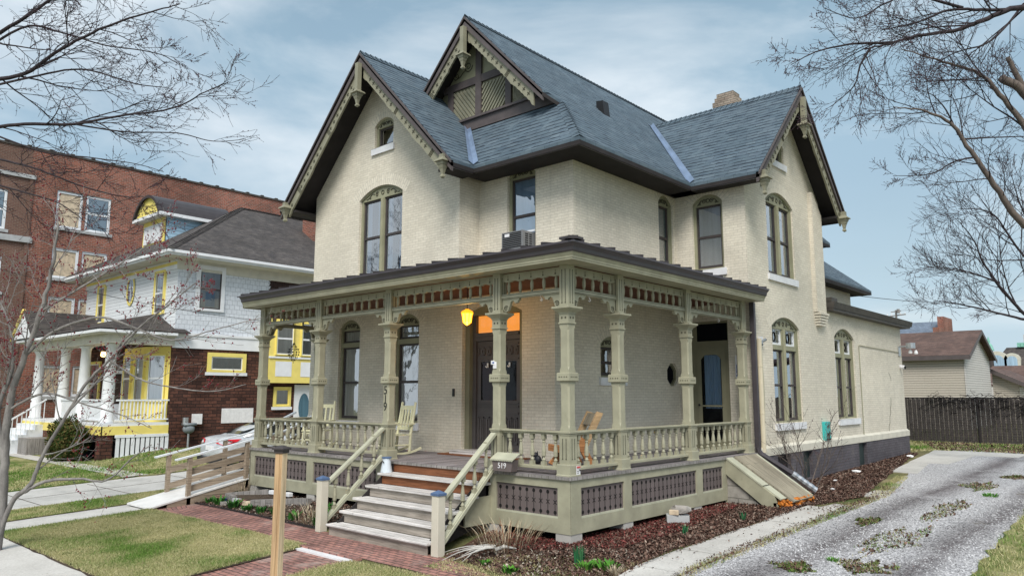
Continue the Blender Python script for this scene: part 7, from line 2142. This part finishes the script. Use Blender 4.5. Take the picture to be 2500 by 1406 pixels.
m.build('copper_cresting', 'copper_green', fb2)
m = MB(); m.box(x0+3.5, x0+9, yy+5, yy+9, z1, z1+2.2); m.tube([(x0+5, yy+6, z1+2.2), (x0+5, yy+6, z1+4.0)], 0.25, 6); m.tube([(x0+7.2, yy+6, z1+2.2), (x0+7.2, yy+6, z1+4.0)], 0.25, 6); m.build('penthouse', 'pale_siding', fb2)
for xx, w_ in ((far_at(2437, 880, 120).x, 1.5), (far_at(2478, 880, 120).x, 1.1)):
    m = MB(); ap = arch_pts(xx-w_, xx+w_, z0+1.1, w_*0.9, 10); m.prism([(xx-w_, yy-0.3, z0-0.8), (xx+w_, yy-0.3, z0-0.8)]+[(u, yy-0.3, z) for u, z in ap], (0, 1.5, 0)); D = m.build('dormer', 'ivory_trim', fb2)
    m = MB(); ap = arch_pts(xx-w_*0.65, xx+w_*0.65, z0+1.0, w_*0.55, 10); m.face([(xx-w_*0.65, yy-0.32, z0-0.5), (xx+w_*0.65, yy-0.32, z0-0.5)]+[(u, yy-0.32, z) for u, z in ap]); m.build('pane', 'curtain_blue', D)
cu = far_at(2414, 842, 118)
t = thing('copper_cupola', 'small green copper cupola above the mansard roof', 'cupola', (cu.x, cu.y, cu.z-4))
m = MB(); m.lathe([(0.55, -0.9), (0.72, -0.85), (0.45, 0.0), (0.2, 0.3), (0.2, 0.7), (0.04, 1.3)], tuple(cu), 8); m.build('roof', 'copper_green', t)
m = MB(); m.lathe([(0.5, -7), (0.5, -0.91)], tuple(cu), 8); m.build('drum', 'sash_brown', t)
fb3 = thing('low_brown_roof_house', 'low house with a brown roof between the garages and the mansard building', 'house', (6, 80, 0))
q0, q1 = far_at(2424, 893, 80), far_at(2520, 893, 80)
MB().prism([tuple(q0), tuple(q1+Vector((6, 0, 0))), (q1.x+6, q1.y-5, q1.z-2.0), (q0.x-1, q0.y-5, q0.z-2.0)], (0, 0, -0.2)).build('roof', 'brown_shingle', fb3)
m = MB(); m.box(q0.x, q1.x+6, q0.y-4.5, q0.y+4, 0, q0.z-1.9); m.build('wall', 'pale_siding', fb3)
# utility pole
up_ = at(2187, 757, 110)
t = thing('utility_pole', 'distant utility pole with crossarms rising above the flat roof corner', 'utility pole', (up_.x, up_.y, 0))
m = MB(); m.tube([(up_.x, up_.y, 0), (up_.x, up_.y, up_.z)], [0.22, 0.14], 8); m.build('pole', 'grey_wood', t)
m = MB(); m.obox((up_.x-1.3, up_.y, up_.z-0.9), (up_.x+1.3, up_.y, up_.z-0.7), 0.14, 0.16); m.obox((up_.x-0.7, up_.y, up_.z-0.25), (up_.x+0.7, up_.y, up_.z-0.15), 0.12, 0.12); m.tube([(up_.x+0.4, up_.y-0.3, up_.z-0.5), (up_.x+0.4, up_.y-0.3, up_.z+0.1)], 0.22, 8); m.build('crossarm', 'grey_wood', t)
m = MB()
for dx in (-1.2, -0.6, 0.6, 1.2): m.tube([(up_.x+dx, up_.y, up_.z-0.8), (up_.x+dx, up_.y, up_.z-0.45)], 0.07, 6)
m.build('insulator', 'white_plastic', t)
# overhead service wires
def wire(name, a, b, sag, lab, r=0.012):
    a, b = Vector(a), Vector(b); pts = [a.lerp(b, i/24)-Vector((0,0,sag*4*(i/24)*(1-i/24))) for i in range(25)]
    m = MB(); m.tube(pts, r, 4); tag(m.build(name, 'black_rubber'), lab, 'wire')
wire('service_wire', (-2.0, 20.6, 6.2), at(2560, 722, 60), 0.5, 'thin overhead wire running right from the rear roof eave', 0.014)
wire('service_wire', at(-60, 640, 16), (-10.0, 2.0, 4.2), 0.25, 'thin wire slanting down across the white shingle house to the porch eave', 0.007)
# ================================================================ TREES AND PLANTS
def bark(name, ca, cb, sc_=8):
    m, t, b, o = newmat(name)
    oc = coord(t, 'Object')
    f = noise(t, coord(t, 'Object', (1, 1, 0.35)), sc_, 8, 0.7)
    t.links.new(ramp(t, f, [(0.3, cb), (0.7, ca)]), b.inputs['Base Color'])
    b.inputs['Roughness'].default_value = 0.9; b.inputs['Specular IOR Level'].default_value = 0.1
    bump(t, b, f, 0.5, 0.02)
bark('bark_pale', (0.36, 0.34, 0.325), (0.13, 0.12, 0.118))
bark('bark_dark', (0.072, 0.060, 0.066), (0.032, 0.027, 0.031))
bark('bark_brown', (0.20, 0.165, 0.145), (0.09, 0.075, 0.07))
bark('bud_red', (0.22, 0.03, 0.042), (0.11, 0.014, 0.022))
bark('bud_mauve', (0.13, 0.075, 0.095), (0.07, 0.045, 0.058))

class Tree:
    def __init__(s, minr=0.003, seed=1, budr=0.02, buds=0.5, up=0.06, wig=0.16, side=3):
        s.w = MB(); s.t = MB(); s.b = MB(); s.rd = random.Random(seed); s.minr = minr; s.budr = budr; s.buds = buds; s.up = up; s.wig = wig; s.nb = 0
    def rv(s):
        r = s.rd; v = Vector((r.gauss(0,1), r.gauss(0,1), r.gauss(0,1))); return v.normalized()
    def limb(s, pts, r0, r1, kids=6, klen=1.2, depth=3, start=0.15, spread=(0.45, 0.95), bias=None):
        """a given main limb: smoothed path, then side branches"""
        P = [Vector(p) for p in pts]
        Q = []
        n = len(P)
        for i in range(n-1):
            p0, p1, p2, p3 = P[max(i-1,0)], P[i], P[i+1], P[min(i+2,n-1)]
            k = 6
            for j in range(k):
                t = j/k
                Q.append(0.5*((2*p1)+(p2-p0)*t+(2*p0-5*p1+4*p2-p3)*t*t+(3*p1-p0-3*p2+p3)*t**3)+s.rv()*r0*0.15)
        Q.append(P[-1])
        m = len(Q)
        rad = [r0+(r1-r0)*(i/(m-1))**0.8 for i in range(m)]
        (s.w if r0 > 0.03 else s.t).tube(Q, rad, 10 if r0 > 0.06 else 6)
        s.kids(Q, rad, kids, klen, depth, start, spread, bias)
        return Q
    def kids(s, Q, rad, n, klen, depth, start, spread, bias=None):
        m = len(Q)
        for k in range(n):
            f = start+(1-start)*(k+s.rd.random())/n
            i = min(m-2, int(f*(m-1)))
            d = (Q[i+1]-Q[i]).normalized()
            a = s.rv(); a = (a-d*a.dot(d))
            if bias is not None: a = a+bias*0.7; a = a-d*a.dot(d)
            a.normalize()
            sp = s.rd.uniform(*spread)
            nd = (d*math.cos(sp)+a*math.sin(sp)).normalized()
            L_ = klen*s.rd.uniform(0.55, 1.2)*(1.15-0.6*f)
            s.grow(Q[i], nd, L_, min(rad[i]*0.6, max(s.minr, 0.011*L_)), depth, bias)
        # leader continues
    def grow(s, p, d, L_, r, depth, bias=None):
        seg = 5 if depth > 1 else 4
        Q = [p]; q = p
        for i in range(seg):
            d = (d+s.rv()*s.wig+Vector((0,0,s.up))).normalized()
            q = q+d*(L_/seg); Q.append(q)
        rad = [max(s.minr*0.7, r*(1-0.75*i/seg)) for i in range(seg+1)]
        s.t.tube(Q, rad, 3 if r < 0.012 else 5, False)
        if depth <= 1:
            for f in range(1, seg+1):
                if s.rd.random() < s.buds: s.bud(Q[f])
            return
        n = s.rd.randint(4, 6)
        for k in range(n):
            f = 0.2+0.8*(k+s.rd.random()*0.8)/n
            i = min(seg-1, int(f*seg))
            dd = (Q[i+1]-Q[i]).normalized()
            a = s.rv(); a = a-dd*a.dot(dd); a.normalize()
            sp = s.rd.uniform(0.4, 0.95)
            nd = (dd*math.cos(sp)+a*math.sin(sp)).normalized()
            s.grow(Q[i].lerp(Q[i+1], f*seg-i if f < 1 else 1), nd, L_*s.rd.uniform(0.35, 0.62), max(s.minr, r*0.55), depth-1)
        s.bud(Q[-1])
    def bud(s, p):
        n = s.rd.randint(1, 3)
        for i in range(n):
            q = p+s.rv()*s.budr*0.9; r = s.budr*s.rd.uniform(0.5, 1.0)
            s.b.add([q+Vector((r,0,0)), q+Vector((-r*0.5,r*0.8,0)), q+Vector((-r*0.5,-r*0.8,0)), q+Vector((0,0,r*1.3)), q-Vector((0,0,r*0.9))], [(0,1,3),(1,2,3),(2,0,3),(1,0,4),(2,1,4),(0,2,4)]); s.nb += 1
    def finish(s, root, bk, tw, bd):
        if s.w.v: s.w.build('trunk', bk, root, True)
        if s.t.v: s.t.build('branches', tw, root)
        if s.b.v: s.b.build('buds', bd, root)

# ---- young red maple in the front left corner
D0 = 13.0
base = Vector((-6.9, -5.9, -0.45))
def L2(u, v, d=D0): return at(u, v, d)
t = thing('budding_maple', 'pale grey maple with red buds at the left edge, leaning over the front pavement', 'tree', tuple(base))
T = Tree(0.0035, 5, 0.017, 0.36, 0.05, 0.17)
T.limb([L2(-25, 1420), L2(2, 1250), L2(10, 1130), L2(20, 1000), L2(60, 870), L2(100, 760), L2(130, 640), L2(140, 540)], 0.105, 0.016, 9, 1.5, 3, 0.3)
T.limb([L2(-10, 1330), L2(30, 1225), L2(75, 1180), L2(105, 1110), L2(170, 1000), L2(215, 930), L2(275, 870), L2(340, 800), L2(410, 745), L2(480, 690)], 0.052, 0.01, 11, 1.3, 3, 0.25)
T.limb([L2(60, 1200), L2(110, 1175), L2(190, 1168), L2(260, 1172), L2(320, 1120), L2(370, 1085)], 0.035, 0.008, 7, 0.8, 2, 0.2)
T.limb([L2(270, 880), L2(340, 925), L2(420, 945), L2(520, 955), L2(600, 938)], 0.02, 0.006, 5, 0.6, 2, 0.2)
T.limb([L2(60, 870), L2(130, 810), L2(240, 775), L2(330, 800), L2(420, 830), L2(540, 800), L2(640, 775)], 0.03, 0.006, 9, 0.9, 2, 0.15)
T.limb([L2(100, 760), L2(200, 700), L2(300, 640), L2(370, 590)], 0.028, 0.006, 8, 1.0, 3, 0.15)
T.limb([L2(10, 1130), L2(-5, 1000), L2(30, 900), L2(25, 800), L2(-20, 700)], 0.06, 0.01, 8, 1.3, 3, 0.15)
T.limb([L2(20, 1000), L2(110, 960), L2(200, 985), L2(290, 1010), L2(370, 1045)], 0.025, 0.006, 7, 0.8, 2, 0.15)
T.limb([L2(170, 1000), L2(260, 905), L2(300, 830), L2(380, 770), L2(440, 700)], 0.022, 0.005, 6, 0.9, 2, 0.3)
T.finish(t, 'bark_pale', 'bark_pale', 'bud_red')

# ---- big street tree reaching in from the top left
t = thing('street_tree', 'large bare street tree reaching in over the brick block from the top left', 'tree', (-12.5, -8.5, -0.4))
T = Tree(0.0045, 9, 0.012, 0.3, 0.0, 0.16)
E0 = 14.5
def L3(u, v, d=E0): return at(u, v, d)
T.limb([(-12.5, -8.5, -0.5), (-12.5, -8.4, 3), L3(-330, 420), L3(-200, 250)], 0.28, 0.14, 0, 1, 1)
T.limb([L3(-260, 380), L3(-80, 325), L3(40, 305), L3(180, 303), L3(280, 285), L3(420, 265), L3(500, 225), L3(560, 200)], 0.05, 0.007, 13, 1.5, 3, 0.2)
T.limb([L3(180, 303), L3(300, 322), L3(430, 325), L3(520, 345), L3(600, 340)], 0.018, 0.005, 8, 0.8, 2, 0.15)
T.limb([L3(-220, 260), L3(-60, 205), L3(60, 180), L3(150, 120), L3(260, 65), L3(370, 30), L3(440, 10)], 0.06, 0.01, 14, 1.6, 3, 0.15)
T.limb([L3(-200, 190), L3(0, 80), L3(110, 10), L3(200, -60)], 0.05, 0.02, 12, 1.6, 3, 0.2)
T.limb([L3(-100, 230), L3(70, 190), L3(200, 170), L3(330, 205), L3(410, 215)], 0.03, 0.007, 10, 1.1, 3, 0.2)
T.limb([L3(-120, 180), L3(50, 70), L3(150, 80), L3(250, 110), L3(380, 130), L3(440, 160)], 0.03, 0.006, 10, 1.0, 3, 0.2)
T.limb([L3(-220, 330), L3(-60, 375), L3(80, 410), L3(200, 455), L3(300, 480), L3(350, 480)], 0.03, 0.006, 12, 1.2, 3, 0.15)
T.limb([L3(-60, 310), L3(100, 370), L3(220, 385), L3(330, 400), L3(400, 420)], 0.022, 0.005, 8, 0.9, 2, 0.2)
T.limb([L3(-200, 420), L3(-60, 440), L3(60, 470), L3(150, 500), L3(230, 560)], 0.03, 0.006, 10, 1.2, 3, 0.15)
T.finish(t, 'bark_dark', 'bark_dark', 'bud_mauve')

# ---- street tree further up the street, outside the picture: the upper windows mirror it
t = thing('street_tree', 'bare street tree mirrored in the upper front windows', 'tree', (-23.5, -11.5, -0.4))
T = Tree(0.008, 91, 0.012, 0.0, 0.08, 0.16)
b0 = Vector((-23.5, -11.5, -0.5))
T.limb([b0, b0+Vector((0.1, 0, 3)), b0+Vector((0, 0.3, 7)), b0+Vector((0.3, 0.2, 12))], 0.24, 0.05, 10, 3.2, 3, 0.3)
for i in range(6):
    a = i*1.05; T.limb([b0+Vector((0, 0, 3.5+0.5*i)), b0+Vector((1.6*math.cos(a), 1.6*math.sin(a), 6+0.6*i)), b0+Vector((3.2*math.cos(a), 3.2*math.sin(a), 9+0.6*i))], 0.10, 0.02, 9, 2.4, 3, 0.2)
T.finish(t, 'bark_dark', 'bark_dark', 'bud_mauve')

# ---- trees on the right beyond the drive
t = thing('bare_tree', 'tall bare tree with heavy limbs leaning in from the right edge', 'tree', (12.0, 14.5, 0.2))
T = Tree(0.0058, 21, 0.013, 0.25, 0.03, 0.15)
F0 = 21.0
def L4(u, v, d=F0): return at(u, v, d)
gp = Vector((12.4, 14.0, 0.0))
T.limb([gp, gp+Vector((0, 0, 3)), L4(2640, 760), L4(2600, 560)], 0.34, 0.24, 0, 1, 1)
T.limb([L4(2640, 620), L4(2500, 548), L4(2440, 470), L4(2370, 370), L4(2320, 300), L4(2250, 270), L4(2180, 262)], 0.125, 0.012, 15, 2.3, 3, 0.3)
T.limb([L4(2340, 330), L4(2310, 270), L4(2280, 235), L4(2250, 222)], 0.03, 0.008, 6, 1.2, 3, 0.2)
T.limb([L4(2375, 385), L4(2330, 395), L4(2270, 425), L4(2180, 430)], 0.03, 0.007, 9, 1.1, 3, 0.15)
T.limb([L4(2349, 340), L4(2420, 336), L4(2520, 333)], 0.03, 0.012, 6, 1.3, 3, 0.1)
T.limb([L4(2620, 560), L4(2520, 340), L4(2440, 230), L4(2390, 180), L4(2300, 150), L4(2200, 120)], 0.11, 0.012, 15, 2.2, 3, 0.25)
T.limb([L4(2560, 300), L4(2500, 225), L4(2445, 190)], 0.14, 0.11, 3, 1.0, 2)
T.limb([L4(2540, 290), L4(2490, 200), L4(2460, 140)], 0.10, 0.06, 5, 1.2, 3)
T.finish(t, 'bark_brown', 'bark_dark', 'bud_mauve')

t = thing('bare_tree', 'bare tree whose long branch crosses the sky at the top right corner', 'tree', (13.0, 3.5, 0.1))
T = Tree(0.0048, 33, 0.012, 0.3, 0.0, 0.15)
def L5(u, v, d=16.0): return at(u, v, d)
gp = Vector((13.5, 2.5, 0.0))
T.limb([gp, gp+Vector((0, 0, 4)), L5(2760, 200), L5(2680, 60)], 0.3, 0.2, 0, 1, 1)
T.limb([L5(2700, 60), L5(2560, 30), L5(2480, 20), L5(2400, 50), L5(2330, 75), L5(2240, 88), L5(2170, 108), L5(2110, 120)], 0.085, 0.014, 13, 1.9, 3, 0.25)
T.limb([L5(2125, 118), L5(2100, 160), L5(2085, 210), L5(2030, 260)], 0.03, 0.007, 8, 1.2, 3, 0.1)
T.limb([L5(2180, 105), L5(2080, 108), L5(1990, 128), L5(1930, 160)], 0.035, 0.006, 12, 1.1, 3, 0.1)
T.limb([L5(2620, 20), L5(2420, 25), L5(2320, 25), L5(2240, 55), L5(2150, 75)], 0.05, 0.01, 11, 1.6, 3, 0.2)
T.limb([L5(2350, 20), L5(2230, -10), L5(2160, 10), L5(2090, 45), L5(2010, 20)], 0.035, 0.007, 12, 1.3, 3, 0.15)
T.limb([L5(2500, 10), L5(2420, 100), L5(2330, 130), L5(2270, 170)], 0.03, 0.006, 9, 1.2, 3, 0.15)
T.finish(t, 'bark_dark', 'bark_dark', 'bud_mauve')

t = thing('bare_tree', 'slender bare tree low at the right edge above the garages', 'tree', (13.5, 22, 0.3))
T = Tree(0.0068, 45, 0.014, 0.22, 0.06, 0.14)
def L6(u, v, d=27.0): return at(u, v, d)
gp = Vector((12.6, 21.5, 0.2))
T.limb([gp, gp+Vector((0, 0, 2.5)), L6(2600, 850), L6(2540, 790)], 0.22, 0.14, 0, 1, 1)
T.limb([L6(2560, 810), L6(2500, 765), L6(2450, 710), L6(2400, 640), L6(2380, 590), L6(2340, 540)], 0.075, 0.012, 16, 2.6, 3, 0.15)
T.limb([L6(2500, 780), L6(2420, 760), L6(2330, 740), L6(2280, 735)], 0.05, 0.01, 12, 2.0, 3, 0.15)
T.limb([L6(2440, 690), L6(2350, 660), L6(2260, 650)], 0.04, 0.008, 12, 1.8, 3, 0.15)
T.limb([L6(2560, 700), L6(2480, 600), L6(2420, 520), L6(2340, 510)], 0.06, 0.01, 14, 2.4, 3, 0.15)
T.limb([L6(2560, 600), L6(2500, 520), L6(2470, 430)], 0.05, 0.01, 10, 2.2, 3, 0.15)
T.finish(t, 'bark_dark', 'bark_dark', 'bud_mauve')

# ---- bare shrub at the side wall
sb = Vector((0.55, 8.55, gz(0.55, 8.55)))
t = thing('bare_shrub', 'leafless twiggy shrub against the grey foundation beside the cellar hatch', 'shrub', tuple(sb))
T = Tree(0.0038, 77, 0.012, 0.1, 0.10, 0.2)
for i in range(5):
    a = random.uniform(0, 6.28); d = Vector((math.cos(a)*0.35, math.sin(a)*0.6, 1.0)).normalized()
    T.grow(sb+Vector((math.cos(a)*0.12, math.sin(a)*0.2, -0.03)), d, random.uniform(1.1, 1.9), 0.014, 3)
for tip in ((0.55, 10.6, 1.95), (0.5, 7.2, 2.3), (0.6, 6.9, 1.4), (0.6, 9.9, 1.6)):
    v = Vector(tip); T.limb([sb, sb.lerp(v, 0.5)+Vector((0.05, 0, 0.15)), v], 0.012, 0.004, 4, 0.4, 2)
if not T.w.v: pass
T.finish(t, 'bark_brown', 'bark_brown', 'bud_mauve')

# ---- spring plants
def tuft(name, label, cat, x, y, n, h, r, pal, wdt=0.012, group=None, lean=0.5, off=0.015, part='leaves'):
    z = gz(x, y)+off
    a = rng.uniform(0, 6.28, n); rr_ = r*np.sqrt(rng.uniform(0, 1, n))*0.6
    bx_, by_ = x+rr_*np.cos(a), y+rr_*np.sin(a)
    hh = h*rng.uniform(0.55, 1.1, n); ln = lean*rng.uniform(0.2, 1.1, n); da = a+rng.normal(0, 0.5, n)
    ox, oy = np.cos(da)*ln*hh, np.sin(da)*ln*hh
    px_, py_ = -np.sin(da)*wdt, np.cos(da)*wdt
    zz = np.full(n, z)
    p0 = np.stack([bx_-px_*0.6, by_-py_*0.6, zz], 1); p1 = np.stack([bx_+px_*0.6, by_+py_*0.6, zz], 1)
    p2 = np.stack([bx_+ox*0.45+px_, by_+oy*0.45+py_, zz+hh*0.65], 1); p3 = np.stack([bx_+ox*0.45-px_, by_+oy*0.45-py_, zz+hh*0.65], 1)
    p4 = np.stack([bx_+ox, by_+oy, zz+hh*0.95], 1)
    V = np.stack([p0, p1, p2, p3, p4, p4], 1).reshape(-1, 3)
    F = (np.arange(n)[:,None,None]*6+np.array([(0,1,2,3), (3,2,4,5)])[None]).reshape(-1, 4)
    pal = np.array(pal); C = np.repeat(pal[rng.integers(0, len(pal), n)]*rng.uniform(0.75, 1.25, n)[:,None], 2, 0)
    # degenerate quads -> triangles are avoided by nudging the tip
    V = V.reshape(n, 6, 3); V[:,5] += np.stack([px_*0.05, py_*0.05, zz*0], 1); V = V.reshape(-1, 3)
    return tag(fastmesh(name, V, F, C, 'blade'), label, cat, group)
DAF = [(0.02, 0.11, 0.05), (0.03, 0.15, 0.06), (0.05, 0.17, 0.07)]
GRN = [(0.08, 0.23, 0.03), (0.11, 0.28, 0.04), (0.06, 0.18, 0.03)]
DRY = [(0.42, 0.35, 0.24), (0.30, 0.22, 0.15), (0.50, 0.44, 0.33)]
tuft('daffodil_clump', 'dark bluish green daffodil leaves below the porch corner pier', 'plant', 0.62, -0.62, 60, 0.27, 0.12, DAF, 0.010, lean=0.25)
tuft('green_plant', 'bright green leafy plant just right of the daffodil leaves', 'plant', 0.85, -0.75, 45, 0.12, 0.20, GRN, 0.02, lean=1.0)
tuft('green_plant', 'bright green leafy plant next to a straw tuft by the slab path', 'plant', 1.12, -0.62, 45, 0.12, 0.20, GRN, 0.02, lean=1.0)
tuft('green_plant', 'low green plant left of the daffodil leaves, nearest the lawn', 'plant', -0.02, -1.40, 35, 0.11, 0.15, GRN, 0.02, lean=1.0)
tuft('green_plant', 'tiny green plant near the end of the brick path', 'plant', -0.62, -1.28, 25, 0.08, 0.10, GRN, 0.018, lean=1.0)
tuft('straw_tuft', 'pale straw tuft beside the slab path', 'dry grass', 1.32, -0.75, 90, 0.12, 0.14, DRY, 0.004, lean=1.1)
tuft('daffodil_clump', 'small daffodil shoots in brown leaves in front of the concrete block', 'plant', 0.92, 1.9, 25, 0.17, 0.08, DAF, 0.009, lean=0.3)
tuft('daffodil_clump', 'small daffodil shoots in brown leaves between the block and the cellar hatch', 'plant', 1.12, 3.7, 25, 0.17, 0.08, DAF, 0.009, lean=0.3)
tuft('grass_clump', 'little bright green grass clump in the middle of the gravel', 'grass', 3.45, 1.55, 60, 0.06, 0.16, GRN, 0.006, lean=0.8)
tuft('grass_clump', 'bright green grass clump far up the gravel driveway', 'grass', 4.0, 9.8, 80, 0.08, 0.25, GRN, 0.01, lean=0.8)
# leafy clumps along the flower bed
spots = [(-9.6, -1.05, 'first from the ramp'), (-9.15, -1.08, 'below blue flowers'), (-8.5, -1.12, 'before the reddish brick'), (-7.9, -1.08, 'before the tan brick'), (-7.35, -1.05, 'midway along the path'), (-6.8, -1.0, 'left of the pine post'), (-6.1, -1.08, 'behind the pine post'), (-5.6, -0.75, 'near the stair newel'), (-5.25, -1.05, 'right beside the stair newel'), (-5.9, -0.35, 'back of the bed near the skirt')]
for i, (x, y, w_) in enumerate(spots):
    tuft('bed_plant', 'green spring plant in the front flower bed, '+w_, 'plant', x+random.uniform(-.05, .05), y, 34+i%3*14, 0.13+0.09*random.random(), 0.17, [(0.04, 0.15, 0.025), (0.07, 0.21, 0.04), (0.03, 0.11, 0.03)], 0.017, 'green plants in the front flower bed', lean=0.9)
tuft('squill_flowers', 'small blue spring flowers at the left of the flower bed', 'flowers', -9.35, -0.92, 60, 0.12, 0.22, [(0.10, 0.16, 0.50), (0.14, 0.22, 0.6), (0.04, 0.14, 0.04)], 0.014, lean=0.5)
tuft('dead_stalks', 'dead pale stalks in the flower bed beside the stair newel', 'dry plant', -5.6, -0.95, 120, 0.35, 0.6, DRY, 0.005, lean=1.2)
tuft('dead_stalks', 'tangle of dead brown stalks between the steps and the corner pier', 'dry plant', -0.85, -0.55, 260, 0.42, 0.75, DRY+[(0.25, 0.12, 0.07)], 0.004, lean=1.3)
tuft('dead_stalks', 'thin dry stalks against the ramp side board', 'dry plant', -9.75, -0.2, 60, 0.40, 0.5, DRY, 0.004, lean=0.7)
# bleached branch lying on the ground
c = Vector((-0.72, -0.92, gz(-0.7, -0.9)+0.12))
m = MB(); rd = random.Random(4)
for i in range(11):
    a = R(168+9*i)+rd.uniform(-.08, .08); L_ = rd.uniform(0.45, 0.95); side = Vector((-math.sin(a), math.cos(a), 0))
    pts = [c+Vector((0.05*math.cos(a), 0.05*math.sin(a), rd.uniform(0.0, 0.06)))]
    ph = rd.uniform(0, 6)
    for k in range(1, 8):
        f = k/7; pts.append(c+Vector((math.cos(a)*L_*f, math.sin(a)*L_*f, 0.04+0.05*math.sin(f*3.1)-0.12*f))+side*0.05*math.sin(ph+f*5))
    m.tube(pts, [0.017, 0.016, 0.014, 0.012, 0.010, 0.008, 0.006, 0.004], 5)
m.tube([c+Vector((-0.02, -0.02, 0.0)), c+Vector((0.08, 0.07, 0.05)), c+Vector((0.22, 0.2, 0.02))], [0.035, 0.028, 0.012], 7)
tag(m.build('driftwood', 'bleached', None, True), 'bleached pale root branch lying on the ground by the steps', 'driftwood')
# litter scraps along the wall
for i, (x, y, s, lb) in enumerate(((0.35, 12.6, 0.10, 'crumpled pale bag among the leaves near the basement window'), (0.55, 10.3, 0.045, 'white scrap lying in the leaves'), (1.05, 8.6, 0.05, 'small white scrap at the edge of the leaves by the drive'), (0.35, 18.2, 0.10, 'white scrap at the back corner of the house'))):
    m = MB(); m.ico((x, y, gz(x, y)+0.05), s, 1, (1.2, 1, 0.5), 0.4); tag(m.build('litter', 'white_plastic'), lb, 'litter')

# ================================================================ TIDYING: engraved detail joins its part, separate pieces become parts of their own
def base(o): return o.name.split('.')[0]
done = {}
for o in [o for o in sc.objects if base(o) == 'carving' and o.parent and o.parent.type == 'MESH']:
    pm, cm = o.parent.data, o.data
    if pm.name not in done:
        bm = bmesh.new(); bm.from_mesh(pm); k = len(bm.faces)
        bm.from_mesh(cm); bm.faces.ensure_lookup_table()
        pm.materials.append(cm.materials[0]); mi = len(pm.materials)-1
        for f in bm.faces[k:]: f.material_index = mi
        bm.to_mesh(pm); bm.free(); done[pm.name] = 1
    bpy.data.objects.remove(o)
def split_loose(o):
    me = o.data; n = len(me.vertices)
    key = {}; par = list(range(n))
    def find(a):
        while par[a] != a: par[a] = par[par[a]]; a = par[a]
        return a
    for v in me.vertices:
        k = (round(v.co.x, 3), round(v.co.y, 3), round(v.co.z, 3))
        if k in key: par[find(v.index)] = find(key[k])
        else: key[k] = v.index
    for p in me.polygons:
        vs = list(p.vertices)
        for a in vs[1:]: par[find(a)] = find(vs[0])
    roots = sorted({find(p.vertices[0]) for p in me.polygons})
    if len(roots) < 2: return
    for r_ in roots[1:]+roots[:1]:
        keep = [p.index for p in me.polygons if find(p.vertices[0]) == r_]
        ks = set(keep)
        bm = bmesh.new(); bm.from_mesh(me); bm.faces.ensure_lookup_table()
        bmesh.ops.delete(bm, geom=[f for f in bm.faces if f.index not in ks], context='FACES')
        m2 = me.copy(); bm.to_mesh(m2); bm.free()
        if r_ == roots[0]: o.data = m2
        else:
            c = o.copy(); c.data = m2; col.objects.link(c)
            for k_ in ('label',):
                if k_ in o: c[k_] = o[k_]
for o in list(sc.objects):
    if o.type == 'MESH' and base(o) in ('eave_soffit', 'wall', 'cheek', 'valley_flashing', 'dormer_cheek', 'eave_fascia', 'porch_pier', 'rail_cap', 'stringer', 'back_rail') and not o.children:
        split_loose(o)
